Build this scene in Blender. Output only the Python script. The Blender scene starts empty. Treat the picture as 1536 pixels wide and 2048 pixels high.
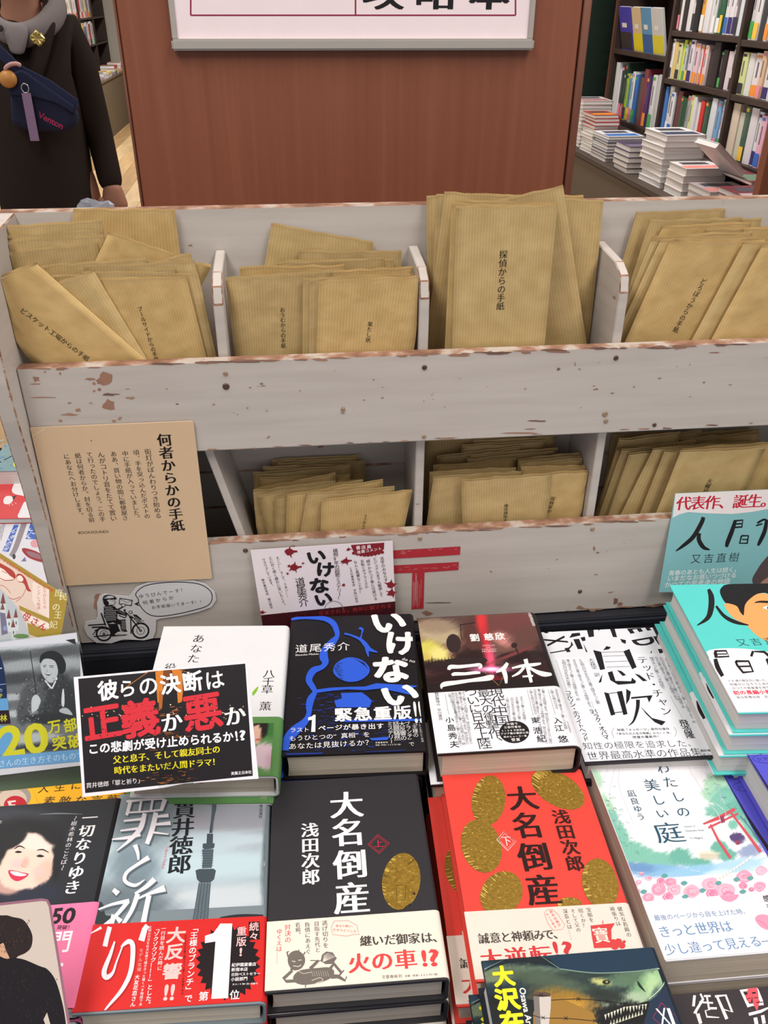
import bpy, bmesh, math, random
import numpy as np
from mathutils import Matrix, Vector
random.seed(7)
SC = bpy.context.scene
COL = SC.collection

# ------------------------------------------------------------------ camera
H = 1.40                      # height of the phone above the shop floor
PITCH, YAW, ROLL, FPX = 31.4, 6.3, 0.25, 1700.0
def cam_axes():
    p, w, r = (math.radians(a) for a in (PITCH, YAW, ROLL))
    f = np.array([math.sin(w)*math.cos(p), math.cos(w)*math.cos(p), -math.sin(p)])
    rt = np.array([math.cos(w), -math.sin(w), 0.0]); up = np.cross(rt, f)
    c, s = math.cos(r), math.sin(r)
    return c*rt + s*up, -s*rt + c*up, f
RT, UP, FW = cam_axes()
CAMPOS = np.array([0.0, 0.0, H])
cd = bpy.data.cameras.new('camera'); cam = bpy.data.objects.new('camera', cd); COL.objects.link(cam)
cd.sensor_fit = 'VERTICAL'; cd.sensor_height = 34.6; cd.sensor_width = 25.95
cd.lens = 34.6*FPX/2048.0
cd.clip_start = 0.02; cd.clip_end = 60
mw = Matrix.Identity(4)
for i, v in enumerate((RT, UP, -FW)):
    for j in range(3): mw[j][i] = v[j]
mw.translation = Vector((0, 0, H)); cam.matrix_world = mw
SC.camera = cam

# ------------------------------------------------------------------ light and exposure
W = bpy.data.worlds.new('shop_air'); SC.world = W; W.use_nodes = True
W.node_tree.nodes['Background'].inputs[0].default_value = (0.93, 0.95, 1.0, 1)
W.node_tree.nodes['Background'].inputs[1].default_value = 0.40
SC.view_settings.view_transform = 'Standard'; SC.view_settings.look = 'None'
SC.view_settings.exposure = 0.34; SC.view_settings.gamma = 1.0; SC.view_settings.use_curve_mapping = False
def area(name, loc, sx, sy, power, col=(1, .97, .93)):
    l = bpy.data.lights.new(name, 'AREA'); l.shape = 'RECTANGLE'; l.size = sx; l.size_y = sy
    l.energy = power; l.color = col
    o = bpy.data.objects.new(name, l); COL.objects.link(o); o.location = loc; return o
area('ceiling_lamp', (-0.7, -0.1, 2.68), 0.5, 1.8, 27)
area('ceiling_lamp', (0.9, 0.0, 2.68), 0.5, 1.8, 27)
area('ceiling_lamp', (-1.3, 2.6, 2.68), 0.35, 1.6, 15)
area('ceiling_lamp', (1.0, 3.4, 2.68), 0.35, 1.6, 36)
area('ceiling_lamp', (-1.2, 6.0, 2.68), 0.4, 2.2, 60)
area('ceiling_lamp', (-1.0, 9.6, 2.68), 0.4, 2.2, 90)

# ------------------------------------------------------------------ materials
def lin(c):
    c = np.asarray(c, float)/255.0
    return np.where(c <= 0.04045, c/12.92, ((c+0.055)/1.055)**2.4)
MATS = {}
def flat(rgb, rough=0.5, spec=0.3, metal=0.0, name=None):
    key = (tuple(rgb), rough, spec, metal)
    if key in MATS: return MATS[key]
    m = bpy.data.materials.new(name or 'ink_%d_%d_%d' % tuple(rgb)); m.use_nodes = True
    nt = m.node_tree; b = nt.nodes['Principled BSDF']
    l = lin(rgb)
    b.inputs['Base Color'].default_value = (*l, 1); b.inputs['Roughness'].default_value = rough
    b.inputs['Specular IOR Level'].default_value = spec; b.inputs['Metallic'].default_value = metal
    # faint procedural tone variation
    n = nt.nodes.new('ShaderNodeTexNoise'); n.inputs['Scale'].default_value = 35; n.inputs['Detail'].default_value = 2
    tc = nt.nodes.new('ShaderNodeTexCoord'); nt.links.new(tc.outputs['Object'], n.inputs['Vector'])
    mx = nt.nodes.new('ShaderNodeMix'); mx.data_type = 'RGBA'
    mx.inputs[6].default_value = (*(l*0.965), 1); mx.inputs[7].default_value = (*np.minimum(l*1.035, 1), 1)
    nt.links.new(n.outputs[0], mx.inputs[0]); nt.links.new(mx.outputs[2], b.inputs['Base Color'])
    MATS[key] = m; return m
def node_mat(name, rough=0.6, spec=0.3):
    m = bpy.data.materials.new(name); m.use_nodes = True
    b = m.node_tree.nodes['Principled BSDF']; b.inputs['Roughness'].default_value = rough
    b.inputs['Specular IOR Level'].default_value = spec
    return m, m.node_tree, b
def nd(nt, t, **k):
    n = nt.nodes.new(t)
    for a, v in k.items(): setattr(n, a, v)
    return n
def ramp(nt, stops, interp='LINEAR'):
    r = nd(nt, 'ShaderNodeValToRGB'); r.color_ramp.interpolation = interp
    while len(r.color_ramp.elements) < len(stops): r.color_ramp.elements.new(0.5)
    for e, (p, c) in zip(r.color_ramp.elements, stops):
        e.position = p; e.color = (*lin(c), 1)
    return r
def mapped(nt, scale, coord='Object', rot=(0, 0, 0)):
    tc = nd(nt, 'ShaderNodeTexCoord'); mp = nd(nt, 'ShaderNodeMapping')
    mp.inputs['Scale'].default_value = scale; mp.inputs['Rotation'].default_value = rot
    nt.links.new(tc.outputs[coord], mp.inputs['Vector']); return mp
def bump(nt, b, src, strength=0.2, dist=0.001):
    bp = nd(nt, 'ShaderNodeBump'); bp.inputs['Strength'].default_value = strength; bp.inputs['Distance'].default_value = dist
    nt.links.new(src, bp.inputs['Height']); nt.links.new(bp.outputs[0], b.inputs['Normal'])

def painted_wood():
    m, nt, b = node_mat('worn_white_paint', 0.62, 0.25)
    mp = mapped(nt, (3, 3, 40)); n = nd(nt, 'ShaderNodeTexNoise'); n.inputs['Scale'].default_value = 2.2; n.inputs['Detail'].default_value = 5
    nt.links.new(mp.outputs[0], n.inputs['Vector'])
    r = ramp(nt, [(0.25, (184, 174, 166)), (0.5, (192, 183, 175)), (0.75, (198, 189, 181))]); nt.links.new(n.outputs[0], r.inputs[0])
    mp2 = mapped(nt, (9, 9, 15)); n2 = nd(nt, 'ShaderNodeTexNoise'); n2.inputs['Scale'].default_value = 7; n2.inputs['Detail'].default_value = 7
    nt.links.new(mp2.outputs[0], n2.inputs['Vector'])
    r2 = nd(nt, 'ShaderNodeValToRGB'); r2.color_ramp.elements[0].position = 0.705; r2.color_ramp.elements[1].position = 0.735
    nt.links.new(n2.outputs[0], r2.inputs[0])
    mx = nd(nt, 'ShaderNodeMix', data_type='RGBA'); mx.inputs[7].default_value = (*lin((150, 118, 98)), 1)
    nt.links.new(r2.outputs[0], mx.inputs[0]); nt.links.new(r.outputs[0], mx.inputs[6])
    nt.links.new(mx.outputs[2], b.inputs['Base Color']); bump(nt, b, n.outputs[0], 0.15, 0.0008); return m
def bare_edge():
    m, nt, b = node_mat('paint_worn_to_wood', 0.75, 0.2)
    mp = mapped(nt, (14, 14, 50)); n = nd(nt, 'ShaderNodeTexNoise'); n.inputs['Scale'].default_value = 3; n.inputs['Detail'].default_value = 6
    nt.links.new(mp.outputs[0], n.inputs['Vector'])
    r = ramp(nt, [(0.38, (128, 92, 74)), (0.5, (160, 122, 100)), (0.6, (186, 172, 160))]); nt.links.new(n.outputs[0], r.inputs[0])
    nt.links.new(r.outputs[0], b.inputs['Base Color']); return m
def kraft(name, c1, c2):
    m, nt, b = node_mat(name, 0.55, 0.3)
    tc = nd(nt, 'ShaderNodeTexCoord'); sp = nd(nt, 'ShaderNodeSeparateXYZ'); nt.links.new(tc.outputs['UV'], sp.inputs[0])
    ml = nd(nt, 'ShaderNodeMath', operation='MULTIPLY'); ml.inputs[1].default_value = 2*math.pi/0.0026
    nt.links.new(sp.outputs['X'], ml.inputs[0]); sn = nd(nt, 'ShaderNodeMath', operation='SINE'); nt.links.new(ml.outputs[0], sn.inputs[0])
    n = nd(nt, 'ShaderNodeTexNoise'); n.inputs['Scale'].default_value = 60; n.inputs['Detail'].default_value = 3
    nt.links.new(tc.outputs['UV'], n.inputs['Vector'])
    ad = nd(nt, 'ShaderNodeMath', operation='MULTIPLY_ADD'); ad.inputs[1].default_value = 0.15; nt.links.new(sn.outputs[0], ad.inputs[0]); nt.links.new(n.outputs[0], ad.inputs[2])
    r = ramp(nt, [(0.2, c1), (0.8, c2)]); nt.links.new(ad.outputs[0], r.inputs[0]); nt.links.new(r.outputs[0], b.inputs['Base Color'])
    n3 = nd(nt, 'ShaderNodeTexNoise'); n3.inputs['Scale'].default_value = 22; n3.inputs['Detail'].default_value = 2; nt.links.new(tc.outputs['UV'], n3.inputs['Vector'])
    bump(nt, b, n3.outputs[0], 0.5, 0.004); return m
def wood(name, stops, scale, rough=0.45, spec=0.35):
    m, nt, b = node_mat(name, rough, spec)
    mp = mapped(nt, scale); n = nd(nt, 'ShaderNodeTexNoise'); n.inputs['Scale'].default_value = 1; n.inputs['Detail'].default_value = 8; n.inputs['Roughness'].default_value = 0.6
    nt.links.new(mp.outputs[0], n.inputs['Vector']); r = ramp(nt, stops); nt.links.new(n.outputs[0], r.inputs[0])
    nt.links.new(r.outputs[0], b.inputs['Base Color']); return m
def pages(name, c):
    m, nt, b = node_mat(name, 0.8, 0.1)
    mp = mapped(nt, (4, 4, 900)); n = nd(nt, 'ShaderNodeTexNoise'); n.inputs['Scale'].default_value = 1; n.inputs['Detail'].default_value = 3
    nt.links.new(mp.outputs[0], n.inputs['Vector']); c = np.array(c)
    r = ramp(nt, [(0.3, c*0.86), (0.7, c)]); nt.links.new(n.outputs[0], r.inputs[0]); nt.links.new(r.outputs[0], b.inputs['Base Color']); return m
def gold_mat():
    m, nt, b = node_mat('gold_foil', 0.38, 0.5)
    mp = mapped(nt, (300, 420, 300)); n = nd(nt, 'ShaderNodeTexNoise'); n.inputs['Scale'].default_value = 1.2; n.inputs['Detail'].default_value = 3
    nt.links.new(mp.outputs[0], n.inputs['Vector'])
    r = ramp(nt, [(0.3, (138, 108, 38)), (0.5, (158, 126, 46)), (0.64, (170, 138, 56)), (0.72, (214, 184, 96))]); nt.links.new(n.outputs[0], r.inputs[0])
    nt.links.new(r.outputs[0], b.inputs['Base Color']); b.inputs['Metallic'].default_value = 0.45; bump(nt, b, n.outputs[0], 0.12, 0.0003); return m
def clear_mat():
    m = bpy.data.materials.new('clear_acrylic'); m.use_nodes = True; nt = m.node_tree; nt.nodes.clear()
    o = nd(nt, 'ShaderNodeOutputMaterial'); t = nd(nt, 'ShaderNodeBsdfTransparent'); t.inputs[0].default_value = (0.93, 0.95, 0.95, 1)
    g = nd(nt, 'ShaderNodeBsdfGlossy'); g.inputs['Roughness'].default_value = 0.12; lw = nd(nt, 'ShaderNodeLayerWeight'); lw.inputs[0].default_value = 0.10
    mx = nd(nt, 'ShaderNodeMixShader'); nt.links.new(lw.outputs['Fresnel'], mx.inputs[0]); nt.links.new(t.outputs[0], mx.inputs[1]); nt.links.new(g.outputs[0], mx.inputs[2])
    nt.links.new(mx.outputs[0], o.inputs[0]); return m
def art_mat():
    m, nt, b = node_mat('printed_picture', 0.42, 0.3)
    a = nd(nt, 'ShaderNodeAttribute'); a.attribute_name = 'Col'; nt.links.new(a.outputs['Color'], b.inputs['Base Color']); return m
M_PAINT = painted_wood(); M_BARE = bare_edge()
M_KRAFT = [kraft('ribbed_kraft_paper', (182, 153, 100), (203, 175, 123)), kraft('ribbed_kraft_paper_dull', (177, 149, 98), (198, 171, 121)), kraft('ribbed_kraft_paper_orange', (187, 154, 98), (208, 177, 121))]
M_PILLAR = wood('reddish_brown_veneer', [(0.3, (124, 70, 49)), (0.55, (131, 76, 54)), (0.75, (139, 83, 60))], (90, 90, 2.2))
M_FLOORS = [wood('oak_plank_%s' % n, [(0.3, np.array(c)*0.82), (0.6, c), (0.8, np.array(c)*1.08)], (9, 1.2, 9), 0.5) for n, c in (('a', (196, 162, 116)), ('b', (178, 142, 98)), ('c', (206, 176, 132)))]
M_DARKWOOD = wood('dark_brown_shelf_wood', [(0.3, (48, 34, 30)), (0.7, (66, 50, 44))], (5, 5, 5), 0.5)
M_PAGE = pages('page_edges', (226, 212, 192)); M_PAGEW = pages('white_page_edges', (228, 224, 220)); M_PAGEG = pages('greyish_page_edges', (196, 184, 168))
M_GOLD = gold_mat(); M_CLEAR = clear_mat(); M_ART = art_mat()
M_BLACKTABLE = flat((38, 34, 36), 0.7, 0.2, name='black_table_cloth')

# ------------------------------------------------------------------ object helpers
def add(o, parent=None):
    COL.objects.link(o)
    if parent is not None: o.parent = parent
    return o
def thing(name, label, cat, loc=(0, 0, 0), rot=None, group=None, kind=None):
    o = bpy.data.objects.new(name, None); o.empty_display_size = 0.02
    m = Matrix.Identity(4)
    if rot is not None:
        for i in range(3):
            for j in range(3): m[i][j] = float(rot[i][j])
    m.translation = Vector([float(c) for c in loc]); o.matrix_world = m; add(o)
    if label: o['label'] = label
    if cat: o['category'] = cat
    if group: o['group'] = group
    if kind: o['kind'] = kind
    return o
def tag(o, label, cat, group=None):
    o['label'] = label; o['category'] = cat
    if group: o['group'] = group
    return o
def mesh(name, verts, faces, mats, parent=None, mi=None, smooth=False):
    me = bpy.data.meshes.new(name); me.from_pydata([tuple(map(float, v)) for v in verts], [], faces)
    for m in (mats if isinstance(mats, (list, tuple)) else [mats]): me.materials.append(m)
    if mi is not None: me.polygons.foreach_set('material_index', mi)
    if smooth: me.polygons.foreach_set('use_smooth', [True]*len(me.polygons))
    me.update(); return add(bpy.data.objects.new(name, me), parent)
def bm_obj(name, bm, mat, parent=None, smooth=False):
    me = bpy.data.meshes.new(name); bm.to_mesh(me); bm.free()
    for m in (mat if isinstance(mat, (list, tuple)) else [mat]): me.materials.append(m)
    if smooth: me.polygons.foreach_set('use_smooth', [True]*len(me.polygons))
    return add(bpy.data.objects.new(name, me), parent)
def bevel_boxes(name, boxes, mat, parent=None, bev=0.001, seg=1):
    bm = bmesh.new()
    for (x0, x1, y0, y1, z0, z1) in boxes:
        r = bmesh.ops.create_cube(bm, size=1)
        bmesh.ops.scale(bm, vec=(x1-x0, y1-y0, z1-z0), verts=r['verts'])
        bmesh.ops.translate(bm, vec=((x0+x1)/2, (y0+y1)/2, (z0+z1)/2), verts=r['verts'])
    if bev: bmesh.ops.bevel(bm, geom=bm.edges[:], offset=bev, segments=seg, affect='EDGES')
    return bm_obj(name, bm, mat, parent)
def prism(name, poly, axis, a, b, mat, parent=None, bev=0.0):
    """extrude polygon along axis from a to b; poly coords are the two other axes in order"""
    n = len(poly); v = []
    for s in (a, b):
        for p in poly:
            q = list(p); q.insert(axis, s); v.append(q)
    f = [list(range(n))[::-1], list(range(n, 2*n))] + [[i, (i+1) % n, n+(i+1) % n, n+i] for i in range(n)]
    bm = bmesh.new(); vs = [bm.verts.new(q) for q in v]
    for q in f: bm.faces.new([vs[i] for i in q])
    bmesh.ops.recalc_face_normals(bm, faces=bm.faces)
    if bev: bmesh.ops.bevel(bm, geom=bm.edges[:], offset=bev, segments=1, affect='EDGES')
    return bm_obj(name, bm, mat, parent)
def dup(r, loc=None, rot=None, label=None, group=None):
    c = r.copy(); COL.objects.link(c)
    if rot is not None or loc is not None:
        m = r.matrix_world.copy() if rot is None else Matrix([list(map(float, x))+[0] for x in rot]+[[0, 0, 0, 1]])
        if loc is not None: m.translation = Vector(loc)
        c.matrix_world = m
    if label: c['label'] = label
    if group: c['group'] = group
    for ch in KIDS.get(r.name, r.children):
        d = ch.copy(); COL.objects.link(d); d.parent = c
        for g in ch.children:
            e = g.copy(); COL.objects.link(e); e.parent = d
    return c
KIDS = {}
def rot_z(d):
    a = math.radians(d); return np.array([[math.cos(a), -math.sin(a), 0], [math.sin(a), math.cos(a), 0], [0, 0, 1]])
def rot_x(d):
    a = math.radians(d); return np.array([[1, 0, 0], [0, math.cos(a), -math.sin(a)], [0, math.sin(a), math.cos(a)]])
def rot_y(d):   # positive lifts +x
    a = math.radians(d); return np.array([[math.cos(a), 0, -math.sin(a)], [0, 1, 0], [math.sin(a), 0, math.cos(a)]])
FRONT = np.array([[1, 0, 0], [0, 0, -1], [0, 1, 0]], float)      # local x right, y up, z towards the viewer
def ray(px, py):
    return RT*(px-768)/FPX + UP*(1024-py)/FPX + FW
def on_y(px, py, Y):
    v = ray(px, py); return CAMPOS + v*Y/v[1]
def on_z(px, py, z):
    v = ray(px, py); return CAMPOS + v*(z-H)/v[2]

# ------------------------------------------------------------------ glyphs
_fc = bpy.data.curves.new('type', 'FONT'); _fc.resolution_u = 3
_fo = bpy.data.objects.new('type', _fc); COL.objects.link(_fo)
_G = {}
def raw_glyph(s, off):
    k = (s, round(off, 4))
    if k not in _G:
        _fc.body = s; _fc.offset = off
        bpy.context.view_layer.update()
        me = bpy.data.meshes.new_from_object(_fo.evaluated_get(bpy.context.evaluated_depsgraph_get()))
        n = len(me.vertices); co = np.empty(n*3); me.vertices.foreach_get('co', co)
        _G[k] = (co.reshape(-1, 3)[:, :2].copy(), [tuple(p.vertices) for p in me.polygons]); bpy.data.meshes.remove(me)
    return _G[k]
ROTV = set('ー〜～…（）「」『』()・―')
def layers(v, f, shifts):
    n = len(v); out = [np.column_stack([v+np.array(q), np.full(n, i*0.8e-6)]) for i, q in enumerate(shifts)]
    return np.concatenate(out), [tuple(i+k*n for i in q) for k in range(len(shifts)) for q in f]
def glyph(ch, style, vertical):
    """em-centred unit glyph; styles: g gothic, b bold gothic, h heavy, m mincho-like (thin across, thick down), M bold mincho, l light"""
    off = {'g': 0.0, 'b': 0.0, 'h': 0.0, 'm': -0.008, 'M': 0.0, 'l': -0.008, 'p': 0.0}[style]
    v, f = raw_glyph(ch, off)
    v = v - np.array([0.5, 0.36])
    if vertical and ch in ROTV and ch != '・':
        v = np.stack([v[:, 1], -v[:, 0]], 1)
    if vertical and ch in '、。': v = v + np.array([0.58, 0.55])
    if vertical and ch in 'っゃゅょッャュョ': v = v + np.array([0.08, 0.08])
    if style in 'mM':
        d = 0.012 if style == 'm' else 0.030
        return layers(v, f, [(-d, 0), (0, 0), (d, 0)])
    if style in 'bhp':
        r_, k_ = {'b': (0.017, 4), 'h': (0.030, 6), 'p': (0.050, 8)}[style]; n = len(v)
        sh = [(0, 0)]+[(r_*math.cos(2*math.pi*(i+.5)/k_), r_*math.sin(2*math.pi*(i+.5)/k_)) for i in range(k_)]
        return layers(v, f, sh)
    return layers(v, f, [(0, 0)])

def catmull(pts, closed=True, n=6):
    p = np.asarray(pts, float); N = len(p); out = []
    rng = range(N) if closed else range(N-1)
    for i in rng:
        if closed: a, b, c, d = p[(i-1) % N], p[i], p[(i+1) % N], p[(i+2) % N]
        else: a, b, c, d = p[max(i-1, 0)], p[i], p[i+1], p[min(i+2, N-1)]
        for k in range(n):
            t = k/n; out.append(0.5*((2*b)+(-a+c)*t+(2*a-5*b+4*c-d)*t*t+(-a+3*b-3*c+d)*t**3))
    if not closed: out.append(p[-1])
    return np.array(out)
def vnoise(x, y, s=0):
    return (np.sin(x*1.7+s)*np.sin(y*1.3+s*2.1)+0.6*np.sin(x*3.9+y*2.7+s*.7)+0.45*np.sin(x*7.3-y*6.1+s*1.9)+0.3*np.sin(x*15.1+y*13.3+s*3.3))/1.6

EPS = 1e-6
class Print:
    """flat printing on one plane of a thing. zoom=(ox,oy,s): coordinates were read off a detail view of the photograph"""
    def __init__(s, frame_obj, h=0.0, zoom=(0, 0, 1), warp=None, lift=1.2e-4):
        m = np.array(frame_obj.matrix_world); s.R = m[:3, :3]; s.O = m[:3, 3] + s.R[:, 2]*h
        s.h = h; s.z = zoom; s.k = 0; s.V = []; s.F = []; s.MI = []; s.mats = []; s.nv = 0; s.warp = warp; s.lift = lift
        s.clip = None
    def q(s, x, y):
        return s.z[0]+x/s.z[2], s.z[1]+y/s.z[2]
    def uv(s, x, y):
        r = ray(*s.q(x, y)); n = s.R[:, 2]; t = ((s.O-CAMPOS)@n)/(r@n); d = CAMPOS+r*t-s.O
        return np.array([d@s.R[:, 0], d@s.R[:, 1]])
    def _add(s, v, f, col):
        mt = col if not isinstance(col, tuple) else flat(col, 0.45, 0.25)
        if mt not in s.mats: s.mats.append(mt)
        s.k += 4 if (mt is not getattr(s, 'last', None) and not getattr(s, 'hold', False)) else 1
        s.last = mt; z = s.h + s.lift + EPS*s.k
        v = np.asarray(v, float); zz = np.full(len(v), z)
        if s.clip is not None: v = v.copy(); v[:, 0] = np.clip(v[:, 0], s.clip[0], s.clip[1]); v[:, 1] = np.clip(v[:, 1], s.clip[2], s.clip[3])
        if v.shape[1] == 3:
            zz = zz + v[:, 2]; s.k += int(v[:, 2].max()/EPS); v = v[:, :2]
        if s.warp is not None: zz = zz + s.warp(v[:, 0], v[:, 1])
        s.V.append(np.column_stack([v, zz]))
        s.F += [tuple(i+s.nv for i in q) for q in f]; s.MI += [s.mats.index(mt)]*len(f); s.nv += len(v)
    def H(s): s.k += 4; s.hold = True
    def U(s): s.k += 4; s.hold = False; s.last = None
    def poly(s, pts, col):
        v = np.array([s.uv(*p) for p in pts]); s._add(v, [tuple(range(len(v)))], col)
    def blob(s, pts, col, n=5): s.poly(catmull(pts, True, n), col)
    def rect_uv(s, u0, u1, v0, v1, col): s._add([(u0, v0), (u1, v0), (u1, v1), (u0, v1)], [(0, 1, 2, 3)], col)
    def ell(s, cx, cy, rx, ry, col, a=0, n=28):
        a = math.radians(a); t = np.linspace(0, 2*math.pi, n, endpoint=False)
        x = rx*np.cos(t); y = ry*np.sin(t)
        s.poly(np.column_stack([cx+x*math.cos(a)-y*math.sin(a), cy+x*math.sin(a)+y*math.cos(a)]), col)
    def line(s, pts, w, col, curve=False, w2=None):
        """stroke; w in view units, optional list of widths"""
        p = np.asarray(pts, float)
        ws = np.full(len(p), w) if np.isscalar(w) else np.asarray(w, float)
        if curve:
            q = catmull(np.column_stack([p, ws]), False, 6); p, ws = q[:, :2], q[:, 2]
        d = np.gradient(p, axis=0); d /= np.maximum(np.linalg.norm(d, axis=1), 1e-9)[:, None]
        nn = np.column_stack([-d[:, 1], d[:, 0]])*ws[:, None]/2
        L = [s.uv(*a) for a in p+nn]; Rr = [s.uv(*a) for a in p-nn]; n = len(p)
        s._add(L+Rr, [(i, i+1, n+i+1, n+i) for i in range(n-1)], col)
    def ch(s, c, cx, cy, sx, sy=None, col=(20, 20, 20), st='b', rot=0, v=False):
        """single character, sizes in view units measured across and down the picture"""
        sy = sy or sx; o = s.uv(cx, cy); ex = np.linalg.norm(s.uv(cx+sx/2, cy)-s.uv(cx-sx/2, cy)); ey = np.linalg.norm(s.uv(cx, cy+sy/2)-s.uv(cx, cy-sy/2))
        if c.isascii():
            g, f = raw_glyph(c, 0.03 if st in 'bh' else 0.0); lo, hi = g.min(0), g.max(0)
            g = (g-(lo+hi)/2)/(hi-lo); g = np.column_stack([g, np.zeros(len(g))])
        else: g, f = glyph(c, st, v)
        g = g*np.array([ex, ey, 1])
        if rot:
            a = math.radians(rot); g = g@np.array([[math.cos(a), math.sin(a), 0], [-math.sin(a), math.cos(a), 0], [0, 0, 1]])
        s._add(g+np.array([o[0], o[1], 0]), f, col)
    def t(s, text, x0, y0, x1, y1, col=(25, 25, 25), st='g', k=0.95, v=None, wk=1.0):
        """line of type from the centre of the first character to the centre of the last"""
        A = s.uv(x0, y0); B = s.uv(x1, y1); n = len(text); d = B-A; L = np.linalg.norm(d); e = d/max(L, 1e-9)
        if v is None: v = abs(y1-y0) > abs(x1-x0)
        if text.isascii():      # proportional: ends are the ends of the word
            g, f = raw_glyph(text, 0.02 if st in 'bh' else 0.0); lo, hi = g.min(0), g.max(0)
            sc = L/(hi[0]-lo[0]); g = (g-np.array([lo[0], 0.35]))*np.array([sc, sc*k/0.95]); up = np.array([-e[1], e[0]])
            s._add(A+g[:, :1]*e+g[:, 1:]*up, f, col); return
        step = L/max(n-1, 1); size = step*k
        if v: right, up = np.array([-e[1], e[0]]), -e
        else: right, up = e, np.array([-e[1], e[0]])
        VV, FF, nv = [], [], 0
        for i, c in enumerate(text):
            if c in ' 　': continue
            g, f = glyph(c, st, v)
            p = A+e*step*i+g[:, :1]*size*wk*right+g[:, 1:2]*size*up; p = np.column_stack([p, g[:, 2]+(i % 3)*4e-7])
            VV.append(p); FF += [tuple(j+nv for j in q) for q in f]; nv += len(p)
        if VV: s._add(np.concatenate(VV), FF, col)
    def build(s, name, parent, label=None):
        if not s.V: return None
        o = mesh(name, np.concatenate(s.V), s.F, s.mats, parent, s.MI)
        if label: o['label'] = label
        return o
def paint(pr, name, parent, u0, u1, v0, v1, base, blobs, nx=90, ny=110, label=None, wob=0.12, grain=0.0, h=5e-5):
    """picture printed as a grid of coloured points. blobs: (cx, cy, rx, ry, angle, rgb, soft[, alpha]) in view units"""
    U, Vv = np.meshgrid(np.linspace(u0, u1, nx), np.linspace(v0, v1, ny))
    P = pr.O[None, :]+U.reshape(-1, 1)*pr.R[:, 0]+Vv.reshape(-1, 1)*pr.R[:, 1]-CAMPOS
    c = P@np.column_stack([RT, UP, FW]); X = (768+FPX*c[:, 0]/c[:, 2]-pr.z[0])*pr.z[2]; Y = (1024-FPX*c[:, 1]/c[:, 2]-pr.z[1])*pr.z[2]
    C = np.tile(np.array(base, float), (len(X), 1))
    for i, b in enumerate(blobs):
        cx, cy, rx, ry, a, col, soft = b[:7]; al = b[7] if len(b) > 7 else 1.0
        a = math.radians(a); dx, dy = X-cx, Y-cy
        p = (dx*math.cos(a)+dy*math.sin(a))/rx; q = (-dx*math.sin(a)+dy*math.cos(a))/ry
        d = np.sqrt(p*p+q*q)+wob*vnoise(dx/rx*4, dy/ry*4, i)
        w = np.clip((1+soft-d)/(2*soft+1e-6), 0, 1); w = w*w*(3-2*w)*al
        C = C*(1-w[:, None])+np.array(col, float)*w[:, None]
    if grain: C = C+grain*vnoise(X*0.21, Y*0.17, 3)[:, None]
    C = lin(np.clip(C, 0, 255))
    i = np.arange(nx*ny).reshape(ny, nx)
    F = np.stack([i[:-1, :-1], i[:-1, 1:], i[1:, 1:], i[1:, :-1]], -1).reshape(-1, 4)
    zz = np.full(len(U.ravel()), pr.h+h)
    o = mesh(name, np.column_stack([U.ravel(), Vv.ravel(), zz]), F.tolist(), M_ART, parent)
    ca = o.data.color_attributes.new('Col', 'FLOAT_COLOR', 'POINT')
    ca.data.foreach_set('color', np.column_stack([C, np.ones(len(C))]).ravel())
    if label: o['label'] = label
    return o

# ================================================================== ROOM
def structure(o, label=None):
    o['kind'] = 'structure'; return o
fl = thing('floor', None, None, (0, 0, 0), kind='structure')
structure(bevel_boxes('floor_base', [(-6, 4, -2.5, 14, -0.06, -0.012)], flat((120, 90, 62), 0.8), fl, 0))
pm = {}
for ci in range(20):
    x0 = -2.5+ci*0.15; off = (ci*0.47) % 1.5
    for r in range(9):
        y0 = 0.4+r*1.5-off
        if y0 > 12.6: continue
        k = (ci*7+r*3) % 3
        if k not in pm:
            o = bevel_boxes('plank', [(0.0008, 0.1492, 0.0008, 1.4992, -0.012, 0)], M_FLOORS[k], fl, 0.0012); pm[k] = o.data
        else: o = add(bpy.data.objects.new('plank', pm[k]), fl)
        o.location = (x0, y0, 0)
structure(bevel_boxes('wall_back', [(-6, 4, 13.6, 13.8, 0, 2.9)], flat((206, 200, 190), 0.8), None, 0))
structure(bevel_boxes('wall_right', [(2.12, 2.25, 1.2, 13.8, 0, 2.9)], flat((120, 112, 104), 0.8), None, 0))
structure(bevel_boxes('wall_left', [(-2.75, -2.6, 3.5, 13.8, 0, 2.9)], flat((190, 184, 174), 0.8), None, 0))
structure(bevel_boxes('ceiling', [(-6, 4, -2.5, 14, 2.75, 2.85)], flat((225, 225, 222), 0.9), None, 0))

# display table
tb = thing('display_table', 'low display table under a black cloth carrying the book stacks', 'table', (0, 0.5, 0))
bevel_boxes('tabletop', [(-1.15, 0.95, -0.42, 0.43, 0.70, 0.72)], M_BLACKTABLE, tb, 0.004, 2)
bevel_boxes('skirt', [(-1.10, 0.90, -0.38, 0.39, 0.0, 0.70)], flat((70, 58, 52), 0.8), tb, 0.003)
st = thing('side_table', 'dark side table beyond the left end of the white letter rack', 'table', (-0.62, 1.12, 0))
bevel_boxes('tabletop', [(-0.42, 0.345, -0.18, 0.19, 0.74, 0.76)], M_BLACKTABLE, st, 0.003)
bevel_boxes('skirt', [(-0.41, 0.335, -0.17, 0.18, 0.0, 0.74)], flat((70, 58, 52), 0.8), st, 0.003)
rs = thing('riser_box', 'black display riser under the white letter rack', 'riser', (0.13, 0.82, 0.72))
bevel_boxes('riser_body', [(-0.385, 0.40, -0.097, 0.09, 0.0005, 0.0775)], flat((34, 34, 40), 0.55), rs, 0.006, 3)
bevel_boxes('riser_lip', [(-0.385, 0.40, -0.0975, -0.09, 0.066, 0.0782)], flat((40, 42, 50), 0.5), rs, 0.003, 2)

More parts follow.
